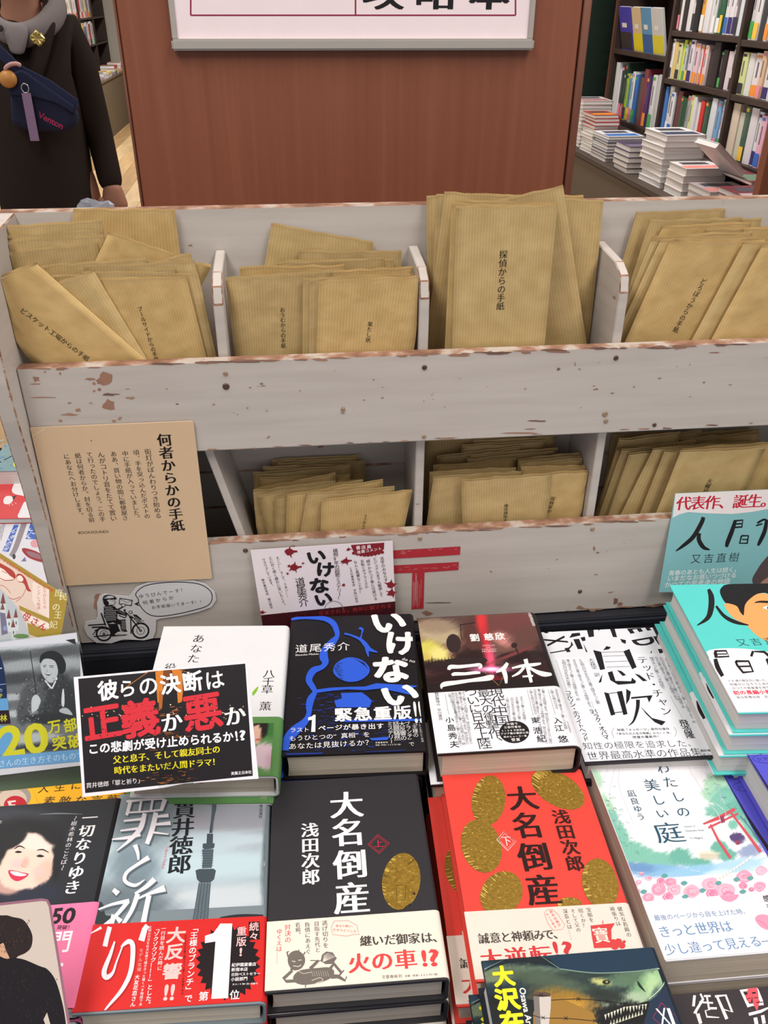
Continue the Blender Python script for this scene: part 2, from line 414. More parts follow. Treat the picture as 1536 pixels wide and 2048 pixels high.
# ================================================================== LETTER RACK
YF, YB = 0.740, 0.834
ZB, Z1B, Z1T, Z2T, ZT = 0.7990, 1.0243, 1.1150, 0.9195, 1.2292
XL, XR = -0.2475, 0.560
rk = thing('letter_rack', 'chipped white painted wooden letter rack with two rows of pockets full of envelopes', 'rack', (0.12, 0.79, ZB))
RK0 = np.array([0.12, 0.79, ZB])
def rbox(name, x0, x1, y0, y1, z0, z1, bev=0.0012, parent=rk, wear=True):
    o = bevel_boxes(name, [(x0-.12, x1-.12, y0-.79, y1-.79, z0-ZB, z1-ZB)], [M_PAINT, M_BARE], parent, bev)
    if wear:
        for p in o.data.polygons:
            if p.normal.z > 0.5 and p.area < 0.02: p.material_index = 1
    return o
back = rbox('back_board', XL-.015, XR+.017, YB, YB+.012, ZB, ZT)
for z in (0.86, 0.905, 0.95, 0.995, 1.07):    # lap joints of the back boards
    rbox('back_batten', XL+.002, XR-.002, YB-.0015, YB+.001, z, z+.0022, 0.0003, wear=False).data.materials[0] = M_BARE
b1 = rbox('front_board', XL+.0005, XR, YF, YF+.012, Z1B, Z1T)
b2 = rbox('front_board', XL+.0005, XR, YF, YF+.012, ZB, Z2T)
rbox('shelf_board', XL, XR, YF+.012, YB, Z1B-.001, Z1B+.009, wear=False)
rbox('shelf_board', XL, XR, YF+.012, YB, ZB, ZB+.010, wear=False)
side = [(.731, ZB), (.729, .955), (.7235, 1.02), (.7155, 1.075), (.713, 1.11), (.7125, 1.19), (.73, ZT-.006), (YB+.012, ZT-.001), (YB+.012, ZB)]
for xa in (XL-.015, XR):
    o = prism('side_panel', [(y-.79, z-ZB) for y, z in side], 0, xa-.12, xa+.015-.12, [M_PAINT, M_BARE], rk, 0.0012)
    for p in o.data.polygons:
        if p.area < 0.0004 and abs(p.normal.x) > .3: p.material_index = 1
dv = [(YF+.0125, Z1B+.0095), (YF+.0125, 1.163), (.757, 1.178), (.775, 1.186), (YB-.0005, 1.1905), (YB-.0005, Z1B+.0095)]
for xa in (-0.066, 0.1195, 0.307):
    o = prism('divider', [(y-.79, z-ZB) for y, z in dv], 0, xa-.0045-.12, xa+.0045-.12, [M_PAINT, M_BARE], rk, 0.001)
    for p in o.data.polygons:
        if p.area < 0.00003: p.material_index = 1
for xa in (0.1195, 0.307):
    rbox('divider', xa-.0045, xa+.0045, YF+.0125, YB-.0005, ZB+.0105, Z1B-.0015, 0.001, wear=False)
# loose slanting divider of the lower row
a0 = on_y(419, 905, YF+.014); a1 = on_y(486, 1077, YF+.014); sl = (a1[0]-a0[0])/(a0[2]-a1[2])
zb, zt = ZB+.0105, Z1B-.0015
xt = a0[0]-(zt-a0[2])*sl; xb = a0[0]+(a0[2]-zb)*sl
prism('divider', [(xt-.12-.004, zt-ZB), (xt-.12+.004, zt-ZB), (xb-.12+.004, zb-ZB), (xb-.12-.004, zb-ZB)], 1, YF+.0125-.79, YB-.001-.79, M_PAINT, rk, 0.0008)
# nails
def nail(px, py, r, board, dark):
    p = on_y(px, py, YF)-RK0; bm = bmesh.new()
    bmesh.ops.create_cone(bm, cap_ends=True, segments=10, radius1=r, radius2=r*0.7, depth=0.0012)
    bmesh.ops.rotate(bm, matrix=Matrix.Rotation(math.pi/2, 3, 'X'), verts=bm.verts[:]); bmesh.ops.translate(bm, vec=(p[0], p[1]-0.0006, p[2]), verts=bm.verts[:])
    bm_obj('nail', bm, flat((78, 58, 46) if dark else (146, 124, 104), 0.5, 0.4), board)
for x, y, r, d in ((451, 747, .0024, 0), (452, 773, .0034, 1), (849, 735, .0026, 1), (686, 819, .0024, 0), (1232, 716, .0026, 1), (1210, 828, .0032, 0), (1212, 842, .0026, 0), (1309, 850, .0022, 1), (848, 873, .0022, 0)): nail(x, y, r, b1, d)
for x, y, r, d in ((491, 1101, .0028, 1), (840, 1077, .0026, 0), (1185, 1058, .0026, 0), (1160, 1183, .0026, 1)): nail(x, y, r, b2, d)
# worn patches of bare wood and the painted postal mark
ff = thing('tmp', None, None, (0.12, YF, ZB), FRONT)
def chips(pr, pts, seed):
    rnd = random.Random(seed)
    for (x, y, rx, ry) in pts:
        n = 11; q = []
        for i in range(n):
            a = 2*math.pi*i/n; k = rnd.uniform(0.55, 1.15); q.append((x+rx*k*math.cos(a), y+ry*k*math.sin(a)))
        pr.poly(q, rnd.choice([(158, 118, 98), (150, 112, 92), (166, 128, 106), (120, 92, 80)]))
pr = Print(ff); rnd = random.Random(3)
c = [(209, 757, 17, 13), (217, 811, 14, 13), (200, 765, 8, 4), (72, 758, 8, 6), (70, 768, 12, 2), (218, 789, 22, 3), (262, 796, 11, 3), (85, 795, 32, 1.6), (139, 806, 5, 1.6), (139, 829, 17, 3), (157, 820, 6, 4), (228, 842, 5, 3), (121, 842, 5, 3),
     (188, 782, 3, 3), (199, 779, 4, 3), (90, 744, 3, 2), (120, 747, 2.5, 3), (180, 758, 10, 3), (188, 767, 5, 4), (355, 808, 4, 1.4), (500, 775, 3, 1), (728, 800, 3, 1.4), (686, 818, 5, 5), (1117, 738, 5, 3), (1150, 728, 2, 4), (1075, 842, 20, 2.2), (1040, 866, 40, 1.5), (1060, 858, 14, 1.2), (1308, 850, 6, 3), (1430, 705, 12, 1.5)]
for i in range(46):
    x = rnd.uniform(60, 1530); y = 735-(x-60)*0.0346+rnd.uniform(0.5, 5); c.append((x, y, rnd.uniform(5, 34), rnd.uniform(1.2, 3.4)))
for i in range(24):
    x = rnd.uniform(420, 1530); y = 903-(x-400)*0.0495-rnd.uniform(0.5, 3); c.append((x, y, rnd.uniform(4, 16), rnd.uniform(0.7, 1.8)))
for i in range(30):
    x = rnd.uniform(60, 1530); c.append((x, rnd.uniform(760, 860)-(x-60)*.035, rnd.uniform(1, 5), rnd.uniform(0.7, 1.6)))
chips(pr, c, 5); o = pr.build('worn_patches', b1); o['kind'] = 'stuff'
def to_rack(o):      # printing was laid out in the front frame; bring it to the rack frame
    me = o.data; n = len(me.vertices); co = np.empty(n*3); me.vertices.foreach_get('co', co); co = co.reshape(-1, 3)
    w = co@FRONT.T + np.array([0.12, YF, ZB]) - RK0; me.vertices.foreach_set('co', w.ravel()); me.update()
to_rack(o)
pr = Print(ff); c = []
for i in range(46):
    x = rnd.uniform(180, 1340); y = 1086+(420-x)*0.0543+rnd.uniform(0.5, 4.5); c.append((x, y, rnd.uniform(5, 30), rnd.uniform(1, 2.6)))
for i in range(26):
    x = rnd.uniform(800, 1340); y = 1286-(x-165)*0.0645-rnd.uniform(0.5, 4); c.append((x, y, rnd.uniform(4, 20), rnd.uniform(1, 3)))
c += [(197, 1193, 9, 8), (193, 1207, 6, 12), (855, 1226, 14, 5), (1231, 1202, 5, 8), (1240, 1208, 6, 4), (1160, 1215, 8, 4), (1195, 1105, 4, 1.5), (880, 1205, 30, 1.5), (1188, 1096, 3, 6)]
chips(pr, c, 8); o = pr.build('worn_patches', b2); o['kind'] = 'stuff'; to_rack(o)
pr = Print(ff, 0.0003, (480, 1060, 2.954))
RED = flat((178, 48, 58), 0.6, 0.2)
pr.poly([(780, 128), (1302, 97), (1300, 146), (1000, 165), (780, 176)], RED)
pr.poly([(780, 216), (1293, 189), (1290, 236), (1090, 250), (780, 262)], RED)
pr.poly([(1018, 248), (1090, 246), (1084, 464), (1014, 468)], RED)
for i in range(26):
    x = rnd.uniform(920, 1290); y = rnd.choice([rnd.uniform(115, 135)-(x-900)*.06+12, rnd.uniform(215, 235)-(x-900)*.05+6])
    pr.line([(x, y), (x+rnd.uniform(6, 30), y-2)], rnd.uniform(1, 2.6), (196, 150, 146))
for i in range(8):
    x = rnd.uniform(1024, 1080); pr.line([(x, rnd.uniform(250, 330)), (x-2, rnd.uniform(380, 462))], rnd.uniform(1.2, 3), (190, 160, 152))
o = pr.build('postal_mark', b2, 'painted red postal mark of two bars and a stem'); to_rack(o)
bpy.data.objects.remove(ff)

# ================================================================== ENVELOPES
ORD = ['first', 'second', 'third', 'fourth', 'fifth', 'sixth', 'seventh', 'eighth', 'ninth', 'tenth', 'eleventh', 'twelfth', 'thirteenth', 'fourteenth', 'fifteenth', 'sixteenth', 'seventeenth', 'eighteenth', 'nineteenth', 'twentieth', 'twenty-first', 'twenty-second', 'twenty-third', 'twenty-fourth']
def envelope(Y, TL, TR, BL, BR, floor, xl, xr, seed, label, group, text=None, clampx=True, dy=0.0):
    a = on_y(*TL, Y); b = on_y(*TR, Y)
    def down(p, q):
        if q is None: s = 0.0
        else:
            w = on_y(*q, Y); s = (w[0]-p[0])/(p[2]-w[2])
        x = p[0]+s*(p[2]-floor)
        return x
    la, lb = down(a, BL), down(b, BR)
    cx, cz = (la+lb)/2, floor
    t = thing('kraft_envelope', label, 'envelope', (cx, Y, cz), FRONT, group)
    rnd = random.Random(seed); ph = [rnd.uniform(0, 6.28) for _ in range(4)]
    def B(x, y): return 0.0010+0.0007*np.sin(x*55+ph[0])*np.sin(y*28+ph[1])+0.0003*np.sin(x*140+y*90+ph[2])
    N, K = 11, 11; V, F, UV = [], [], []
    TLl = np.array([a[0]-cx, a[2]-cz]); TRl = np.array([b[0]-cx, b[2]-cz]); BLl = np.array([la-cx, 0.0]); BRl = np.array([lb-cx, 0.0])
    wv = [rnd.uniform(-1, 1)*0.0009 for _ in range(N)]
    for s in (0, 1):
        for j in range(K):
            v = j/(K-1)
            for i in range(N):
                u = i/(N-1); p = BLl*(1-u)*(1-v)+BRl*u*(1-v)+TLl*(1-u)*v+TRl*u*v
                if p[1]+cz < 1.184 or (xl < -.2):
                    if p[0]+cx < xl: p = np.array([xl-cx, p[1]])
                if p[1]+cz < 1.184 and p[0]+cx > xr: p = np.array([xr-cx, p[1]])
                z = B(p[0], p[1]) if s == 0 else -0.0006+0.5*(B(p[0], p[1])-0.001)
                if j == K-1:
                    p = p+np.array([0, wv[i]+(0.0016 if s else -0.0006)]); z += (0.0007 if s == 0 else -0.0006)*math.sin(math.pi*u)
                V.append((p[0], p[1], z))
                UV.append((u*0.09+seed*0.013, v*0.2+seed*0.37))
    nb = len(V)
    for i in range(N):
        for q in (V[(K-1)*N+i], V[N*K+(K-1)*N+i]):
            V.append(q); UV.append((0, 0))
        q = V[(K-1)*N+i]; V.append((q[0], q[1]+.0008, q[2]+.0003)); UV.append((0, 0))
    for i in range(N-1): F.append((nb+i*3, nb+i*3+3, nb+i*3+5, nb+i*3+2))
    nrim = len(F)
    def id(s, i, j): return s*N*K+j*N+i
    for j in range(K-1):
        for i in range(N-1):
            F.append((id(0, i, j), id(0, i+1, j), id(0, i+1, j+1), id(0, i, j+1)))
            F.append((id(1, i+1, j), id(1, i, j), id(1, i, j+1), id(1, i+1, j+1)))
        F.append((id(1, 0, j), id(0, 0, j), id(0, 0, j+1), id(1, 0, j+1)))
        F.append((id(0, N-1, j), id(1, N-1, j), id(1, N-1, j+1), id(0, N-1, j+1)))
    for i in range(N-1): F.append((id(1, i, 0), id(1, i+1, 0), id(0, i+1, 0), id(0, i, 0)))
    o = mesh('paper_sleeve', V, F, [M_KRAFT[(seed*5) % 7 % 3], flat((232, 204, 150), 0.7, 0.15)], t, [1 if i < nrim else 0 for i in range(len(F))], smooth=True)
    uvl = o.data.uv_layers.new(name='UVMap')
    for lp in o.data.loops: uvl.data[lp.index].uv = UV[lp.vertex_index]
    if text:
        pr = Print(t, 0.0, warp=B, lift=4e-4)
        for (s, x0, y0, x1, y1) in text: pr.t(s, x0, y0, x1, y1, (40, 34, 30), 'm', 1.02)
        pr.build('lettering', o)
    return t
POCKETS = dict(
 A=('upper left pocket', XL+.0006, -.072, Z1B+.010, [
  ((147, 421), (350, 421), (135, 520), (361, 511)), ((-12, 457), (204, 443)), ((-12, 474), (205, 463)), ((-12, 487), (207, 472)), ((-12, 511), (195, 488)),
  ((216, 466), (356, 514), (190, 523), None), ((185, 553), (382, 509), None, (386, 528)), ((215, 520), (422, 531), None, (404, 570)), ((81, 534), (292, 520)), ((171, 535), (389, 525), None, (437, 720)),
  ((105, 554), (350, 540)), ((162, 545), (397, 550), None, (428, 690)), ((190, 559), (373, 556), (235, 724), (415, 722)), ((0, 607), (189, 544), (100, 790), (299, 725)), ((-107, 592), (73, 528), (78, 731), (299, 725))]),
 B=('second upper pocket', -.060, .1135, Z1B+.010, [
  ((543, 449), (746, 487), (529, 532), None), ((597, 504), (803, 505)), ((573, 523), (787, 522)), ((553, 528), (768, 517)), ((479, 537), (689, 533)), ((477, 557), (666, 541)),
  ((632, 546), (850, 536)), ((632, 556), (845, 549)), ((451, 558), (666, 546), (472, 721), (640, 718)), ((606, 561), (835, 557), (605, 716), None), ((619, 560), (845, 555), (618, 716), (822, 711)), ((637, 565), (852, 555), (633, 716), (825, 711))]),
 C=('third upper pocket', .1255, .301, Z1B+.010, [
  ((853, 394), (1049, 394), (854, 690), None), ((950, 398), (1167, 394), None, (1150, 694)), ((1000, 402), (1207, 402), (980, 695), (1177, 694)), ((873, 390), (1080, 394), (858, 690), None), ((889, 387), (1099, 399), (862, 600), None),
  ((925, 420), (1126, 375), (975, 730), (1174, 694)), ((923, 407), (1113, 413), (893, 705), (1088, 698)), ((914, 404), (1112, 410), (889, 705), None), ((903, 410), (1106, 414), (889, 705), (1080, 698)), ((912, 416), (1114, 414), (904, 706), (1088, 698))]),
 D=('upper right pocket', .313, XR-.002, Z1B+.010, [
  ((1272, 428), (1450, 421), (1248, 510), None), ((1343, 447), (1523, 438)), ((1299, 444), (1484, 438), (1262, 560), None), ((1324, 456), (1502, 447), (1260, 590), None), ((1412, 462), (1590, 452)), ((1488, 460), (1640, 452)),
  ((1305, 474), (1504, 467), (1258, 590), None), ((1302, 480), (1500, 473), (1260, 584), None), ((1320, 482), (1515, 476), (1256, 620), None), ((1349, 482), (1560, 478), (1250, 680), None),
  ((1338, 487), (1530, 484), (1247, 689), (1440, 684)), ((1487, 487), (1680, 480), (1380, 686), (1575, 680)), ((1523, 494), (1715, 488), (1420, 684), (1615, 680))]),
 E=('lower left pocket', -.052, .1135, ZB+.0115, [
  ((544, 922), (717, 913)), ((556, 929), (730, 924)), ((526, 937), (683, 931)), ((506, 948), (701, 933)), ((519, 958), (700, 951)), ((550, 972), (726, 961)), ((492, 984), (671, 948)), ((515, 985), (657, 963)),
  ((482, 987), (671, 964), (518, 1075), None), ((517, 993), (697, 965), (538, 1075), None), ((550, 998), (726, 962), (553, 1074), None), ((574, 992), (766, 961), (572, 1074), None), ((613, 989), (789, 976), (600, 1072), None), ((643, 1003), (824, 982), (641, 1071), (807, 1061))]),
 F=('lower middle pocket', .1255, .301, ZB+.0115, [
  ((850, 872), (1050, 866)), ((946, 882), (1113, 869)), ((923, 893), (1091, 881)), ((874, 914), (1042, 895)), ((940, 913), (1116, 898)), ((935, 921), (1107, 904)), ((866, 934), (1033, 919)), ((1036, 921), (1195, 904)), ((1037, 925), (1200, 910)),
  ((1040, 931), (1205, 915)), ((859, 947), (1032, 937)), ((1042, 936), (1211, 933)), ((866, 956), (1043, 945), (852, 1056), None), ((1045, 950), (1216, 942), (1030, 1050), (1167, 1041)), ((922, 962), (1102, 949), (925, 1053), (1092, 1045))]),
 G=('lower right pocket', .313, XR-.002, ZB+.0115, [
  ((1224, 870), (1404, 866)), ((1357, 871), (1517, 859)), ((1252, 880), (1404, 862)), ((1360, 879), (1518, 866)), ((1237, 880), (1361, 866), (1215, 950), None), ((1232, 901), (1392, 882), (1192, 1036), None), ((1243, 900), (1502, 882), (1195, 1036), None), ((1257, 909), (1391, 895), (1213, 1037), None), ((1305, 900), (1518, 883), (1237, 1037), None),
  ((1328, 905), (1530, 890), (1276, 1036), None), ((1364, 900), (1560, 885)), ((1360, 905), (1530, 895), (1308, 1035), (1465, 1030))]))
ETEXT = {('A', 14): [('ビスケット工場からの手紙', 48, 622, 173, 714)], ('A', 12): [('プールサイドからの手紙', 280, 617, 313, 717)], ('B', 8): [('おうむからの手紙', 565, 619, 567, 691)], ('B', 11): [('果たし状', 740, 648, 736, 679)],
 ('C', 9): [('探偵からの手紙', 1006, 508, 1000, 611)], ('D', 10): [('どろぼうからの手紙', 1405, 562, 1351, 658)], ('E', 13): [('ろうからの手', 731, 1031, 725, 1063)], ('F', 14): [('煙突掃除夫か', 1012, 1011, 1010, 1047)], ('F', 13): [('探検家か', 1105, 996, 1098, 1021)], ('G', 11): [('火曜日', 1419, 961, 1411, 981)]}
LOOK = {('A', 14): 'kraft envelope tipped furthest over in the upper left pocket, its slanted title reading downwards', ('A', 12): 'kraft envelope with a long printed title, front right of the upper left pocket', ('A', 0): 'tall plain kraft envelope standing highest against the back board of the upper left pocket',
 ('B', 8): 'front left kraft envelope with an eight letter title in the second upper pocket', ('B', 11): 'front right kraft envelope with a short four letter title in the second upper pocket', ('B', 0): 'tilted kraft envelope sticking up at the back of the second upper pocket',
 ('C', 9): 'tall frontmost kraft envelope with a seven letter title in the third upper pocket', ('C', 5): 'tilted kraft envelope whose corner rises highest of all in the third upper pocket', ('D', 10): 'slanting kraft envelope with a printed title in the upper right pocket',
 ('E', 13): 'frontmost kraft envelope with a folded corner in the lower left pocket', ('F', 14): 'frontmost kraft envelope with a printed title in the lower middle pocket', ('F', 13): 'kraft envelope with half hidden title at the right of the lower middle pocket', ('G', 11): 'slanting kraft envelope with a title half hidden by the turquoise card'}
sd = 0
for key, (pname, xl, xr, flz, L) in POCKETS.items():
    n = len(L)
    for i, e in enumerate(L):
        TL, TR = e[0], e[1]; BL = e[2] if len(e) > 2 else None; BR = e[3] if len(e) > 3 else None
        Y = 0.828-(0.828-0.7575)*i/(n-1); sd += 1
        if key == 'A' and i > 0: Y = .802-.0027*(i-1) if i < 5 else .788-.0034*(i-5)
        lab = LOOK.get((key, i)) or 'ribbed brown kraft envelope, %s from the front of the %s' % (ORD[n-1-i], pname)
        envelope(Y, TL, TR, BL, BR, flz, xl, xr, sd, lab, 'kraft envelopes in the %s' % pname, ETEXT.get((key, i)), clampx=True)

# ================================================================== NOTICE, STICKER AND CARDS ON THE RACK
def card(name, label, cat, Y, quad, matc, th=0.0008, group=None, zoom=(0, 0, 1), rot=None, org=None, part='card_sheet'):
    """flat sheet whose corners (view units) lie on a plane; quad order TL TR BR BL"""
    f = FRONT if rot is None else rot
    o0 = np.array(org) if org is not None else on_y(zoom[0]+quad[3][0]/zoom[2], zoom[1]+quad[3][1]/zoom[2], Y)
    t = thing(name, label, cat, o0, f, group)
    pr = Print(t, th/2, zoom); q = [pr.uv(*p) for p in quad]
    v = [(p[0], p[1], -th/2) for p in q]+[(p[0], p[1], th/2) for p in q]; n = len(q)
    c = mesh(part, v, [tuple(range(n)), tuple(range(2*n-1, n-1, -1))]+[(i, n+i, n+(i+1) % n, (i+1) % n) for i in range(n)], matc, t)
    return t, pr, c
z = (0, 820, 3.413)
t, pr, c = card('notice_card', 'tan paper notice with black upright Japanese text pinned at the left of the rack', 'notice', YF-.0025,
    [(205, 122), (1312, 76), (1320, 84), (1447, 1140), (1436, 1152), (1000, 1172), (700, 1186), (450, 1200)], flat((214, 184, 150), 0.7, 0.15), zoom=z, th=.001)
for args in (('街灯がぽんわりつき始める', 1010, 285, 1080, 722), ('頃、手を突っ込んだポストの', 930, 290, 1005, 725), ('中に手紙が入っていました。', 855, 298, 938, 738), ('ああ、買い物の間に郵便屋さ', 775, 300, 855, 738), ('んがコトリ音をたてて置い', 690, 305, 775, 740), ('て行ったのでしょう。この手', 612, 305, 700, 745), ('紙は何者からか。封を切る前', 532, 312, 625, 750), ('にあなたへお分けします。', 455, 318, 553, 718)):
    pr.t(*args, (44, 38, 36), 'm', 1.02)
pr.t('何者からかの手紙', 1122, 205, 1212, 790, (28, 24, 24), 'M', 1.02)
pr.t('BOOKSOUNDS', 535, 837, 740, 829, (60, 50, 46), 'g')
pr.line([(218, 178), (305, 130)], [3, 12], (232, 204, 168)); pr.ell(624, 209, 5, 3, (60, 45, 40))
pr.build('lettering', c)

z = (160, 1160, 5.486)
t, pr, c = card('sticker', 'white cut-out paper of a postman on a motorbike with a speech balloon', 'sticker', YF-.0016,
    [(40, 520), (60, 460), (170, 440), (195, 390), (185, 250), (215, 170), (270, 150), (400, 170), (530, 180), (560, 150), (610, 80), (740, 25), (1000, 5), (1250, 5), (1380, 40), (1480, 130), (1495, 220), (1440, 300), (1300, 350), (1100, 395), (880, 425), (835, 440), (830, 560), (800, 640), (700, 662), (480, 650), (340, 695), (180, 690), (80, 610)], flat((212, 210, 212), 0.6, 0.2), zoom=z, th=.0006)
K = (34, 32, 36)
bal = catmull([(640, 210), (612, 150), (690, 75), (830, 38), (1050, 22), (1290, 40), (1420, 110), (1450, 200), (1400, 280), (1250, 330), (1050, 375), (850, 398), (730, 360), (650, 265)], True, 6)
pr.line(list(bal)+[bal[0]], 9, K); pr.poly([(592, 262), (650, 235), (632, 262), (656, 290)], K)
pr.t('ゆうびんでーす！', 672, 178, 1130, 108, K, 'g', 0.85, v=False); pr.t('何者からか', 715, 248, 1000, 195, K, 'g', 0.8, v=False); pr.t('お手紙届いてまーす!!', 808, 300, 1340, 232, K, 'g', 0.9, v=False)
for cx, cy, r in ((665, 555, 88), (262, 590, 80)):     # wheels
    tt = np.linspace(0, 2*math.pi, 30); pr.line([(cx+r*math.cos(a), cy+r*.92*math.sin(a)) for a in tt], 19, K)
    pr.line([(cx+r*.5*math.cos(a), cy+r*.46*math.sin(a)) for a in tt], 5, K); pr.ell(cx, cy, 16, 15, K); pr.line([(cx-6, cy), (cx+6, cy)], 8, (212, 210, 212))
pr.poly([(300, 480), (410, 478), (440, 560), (520, 590), (500, 610), (350, 620), (330, 540)], K)
pr.line([(90, 497), (280, 484)], 14, K); pr.line([(130, 520), (260, 512)], 16, K); pr.line([(232, 362), (282, 500)], 16, K); pr.line([(150, 620), (350, 600)], 12, K); pr.line([(140, 600), (190, 540)], 9, K)
pr.line([(160, 555), (230, 530), (330, 545)], 10, K, True); pr.line([(540, 400), (600, 470), (660, 550)], 14, K); pr.line([(560, 390), (640, 470), (690, 480)], 8, K)
pr.line([(480, 330), (540, 390), (580, 420)], 12, K, True); pr.line([(555, 430), (560, 520), (560, 590)], 12, K, True); pr.line([(420, 570), (520, 560)], 10, K)
pr.poly([(580, 375), (620, 380), (680, 430), (650, 455), (600, 430)], K); pr.line([(620, 465), (700, 445)], 7, K); pr.line([(630, 485), (708, 468)], 6, K)
for i in range(5): pr.line([(588+i*17, 388+i*9), (612+i*12, 440+i*3)], 3, (212, 210, 212))
# rider
pr.poly([(262, 290), (345, 268), (400, 310), (520, 370), (500, 392), (410, 370), (410, 420), (440, 440), (300, 480), (262, 400)], K)
pr.poly([(360, 440), (500, 430), (510, 560), (450, 552), (440, 490), (370, 470)], K)
for i in range(9):
    for j in range(8):
        x, y = 275+i*15+(j % 2)*7, 300+j*20-i*1
        if x < 400-(0 if y > 330 else 40): pr.ell(x, y, 4.6, 6, (212, 210, 212), 0, 6)
for i in range(4):
    for j in range(6): pr.ell(458+i*13+(j % 2)*6, 450+j*17, 4, 5, (212, 210, 212), 0, 6)
for i in range(6): pr.ell(412+i*15, 332+i*8, 4, 5, (212, 210, 212), 0, 6)
pr.line([(400, 325), (460, 300), (480, 275)], 14, K, True); pr.line([(425, 385), (490, 410), (515, 380)], 10, K, True)
pr.blob([(250, 205), (270, 170), (330, 160), (385, 180), (398, 212), (330, 208), (260, 228)], K); pr.blob([(268, 200), (300, 175), (350, 172), (375, 190), (330, 198)], (212, 210, 212))
pr.line([(285, 180), (290, 222)], 6, K); pr.blob([(258, 220), (300, 225), (318, 262), (290, 285), (262, 262)], K)
pr.line([(330, 215), (385, 205), (380, 232), (396, 245), (380, 252), (378, 268), (340, 275)], 6, K); pr.ell(362, 228, 6, 4, K); pr.line([(350, 300), (380, 290), (400, 320)], 10, K)
pr.poly([(435, 195), (580, 218), (565, 285), (425, 262)], K); pr.poly([(443, 205), (570, 226), (557, 275), (434, 254)], (212, 210, 212)); pr.line([(445, 208), (510, 245), (568, 228)], 5, K)
pr.ell(475, 275, 24, 20, K); pr.ell(475, 275, 17, 13, (212, 210, 212)); pr.blob([(388, 590), (430, 565), (515, 575), (518, 600), (400, 605)], (212, 210, 212)); pr.line([(395, 600), (515, 598)], 7, K); pr.ell(555, 352, 22, 18, K); pr.ell(555, 352, 14, 11, (212, 210, 212)); pr.ell(490, 328, 12, 10, K)
pr.build('drawing', c)

z = (480, 1060, 2.954)
ROTB = FRONT@rot_x(-7)
t, pr, c = card('promo_card', 'white shop card with black brush title and dark red blood spots leaning on the rack', 'card', YF-.016,
    [(62, 120), (902, 65), (918, 475), (905, 560), (140, 615), (130, 540)], flat((226, 214, 218), 0.45, 0.3), zoom=z, rot=ROTB)
DR = (128, 28, 38); K = (30, 26, 30)
pr.poly([(124, 503), (917, 421), (918, 475), (905, 560), (140, 615), (130, 540)], (62, 20, 26))
for i in range(60): x = rnd.uniform(135, 905); y = 497-(x-124)*.103+rnd.uniform(8, 60); pr.line([(x, y), (x+rnd.uniform(-14, 14), y+rnd.uniform(-14, 14))], rnd.uniform(1.5, 5), rnd.choice([(110, 26, 32), (30, 14, 18), (96, 24, 30)]))
pr.t('だまされる。絶対に騙される', 480, 492, 880, 448, (150, 40, 42), 'b', 0.9, v=False)
pr.ch('い', 450, 158, 118, 90, K, 'p', 10); pr.ch('け', 503, 233, 112, 92, K, 'p', -4); pr.ch('な', 468, 328, 122, 96, K, 'p', 4); pr.ch('い', 492, 408, 110, 86, K, 'p', 12)
pr.t('道尾秀介', 355, 305, 376, 428, K, 'g', 1.25); pr.t('構想9年の超絶ミステリー！', 563, 122, 590, 402, (52, 40, 44), 'm', 1.15, v=True)
for x, y, r in ((290, 130, 26), (320, 220, 24), (625, 183, 19), (640, 114, 10), (890, 325, 24), (895, 372, 22), (280, 257, 7), (372, 196, 6), (612, 324, 9), (132, 486, 11), (290, 212, 8), (605, 186, 8), (875, 380, 6)):
    q = []
    for i in range(26):
        a = 2*math.pi*i/26; k = 1+(0.9 if (i % 5 == 0 and rnd.random() < .6) else rnd.uniform(-.18, .12)); q.append((x+r*k*math.cos(a), y+r*.8*k*math.sin(a)))
    pr.poly(q, DR)
pr.poly([(655, 88), (852, 74), (850, 112), (832, 128), (800, 140), (780, 152), (740, 150), (715, 148), (690, 136), (668, 122)], DR)
for i in range(9): pr.ell(672+i*21, 128+12*math.sin(i*.45)+8, 11, 9, DR)
W_ = (232, 222, 224)
pr.t('書店員', 698, 104, 762, 98, W_, 'b', 0.85); pr.t('推薦コメント', 702, 130, 826, 110, W_, 'b', 0.9)
for a in (('活字のみならず', 838, 168, 862, 295), ('ビジュアルまでも駆使して', 797, 170, 836, 385), ('細やかかつ丁寧に仕掛ける', 757, 184, 801, 405), ('反転とサプライズの', 722, 184, 748, 335), ('なんと見事なことか！', 682, 190, 716, 366), ('すごい!!そして、うまい!!', 222, 165, 286, 388), ('とにかく早く誰かに言いたくて、', 180, 165, 262, 445), ('ウズウズしています。', 140, 175, 190, 330)): pr.t(*a, (44, 36, 40), 'g', 1.0, v=True)
for a in (('ときわ書房本店　宇田川拓也', 654, 225, 690, 420), ('勝木書店本店　樋口麻衣', 136, 295, 186, 456)): pr.t(*a, (44, 36, 40), 'g', 0.95, v=True)
pr.build('printing', c)
tt = [(555+55*math.cos(a), 470+50*math.sin(a)) for a in np.linspace(math.pi, 2*math.pi, 14)]
pr2 = Print(t, .0008, z); pr2.line(tt, 3, (120, 110, 112)); pr2.build('clip_outline', c)

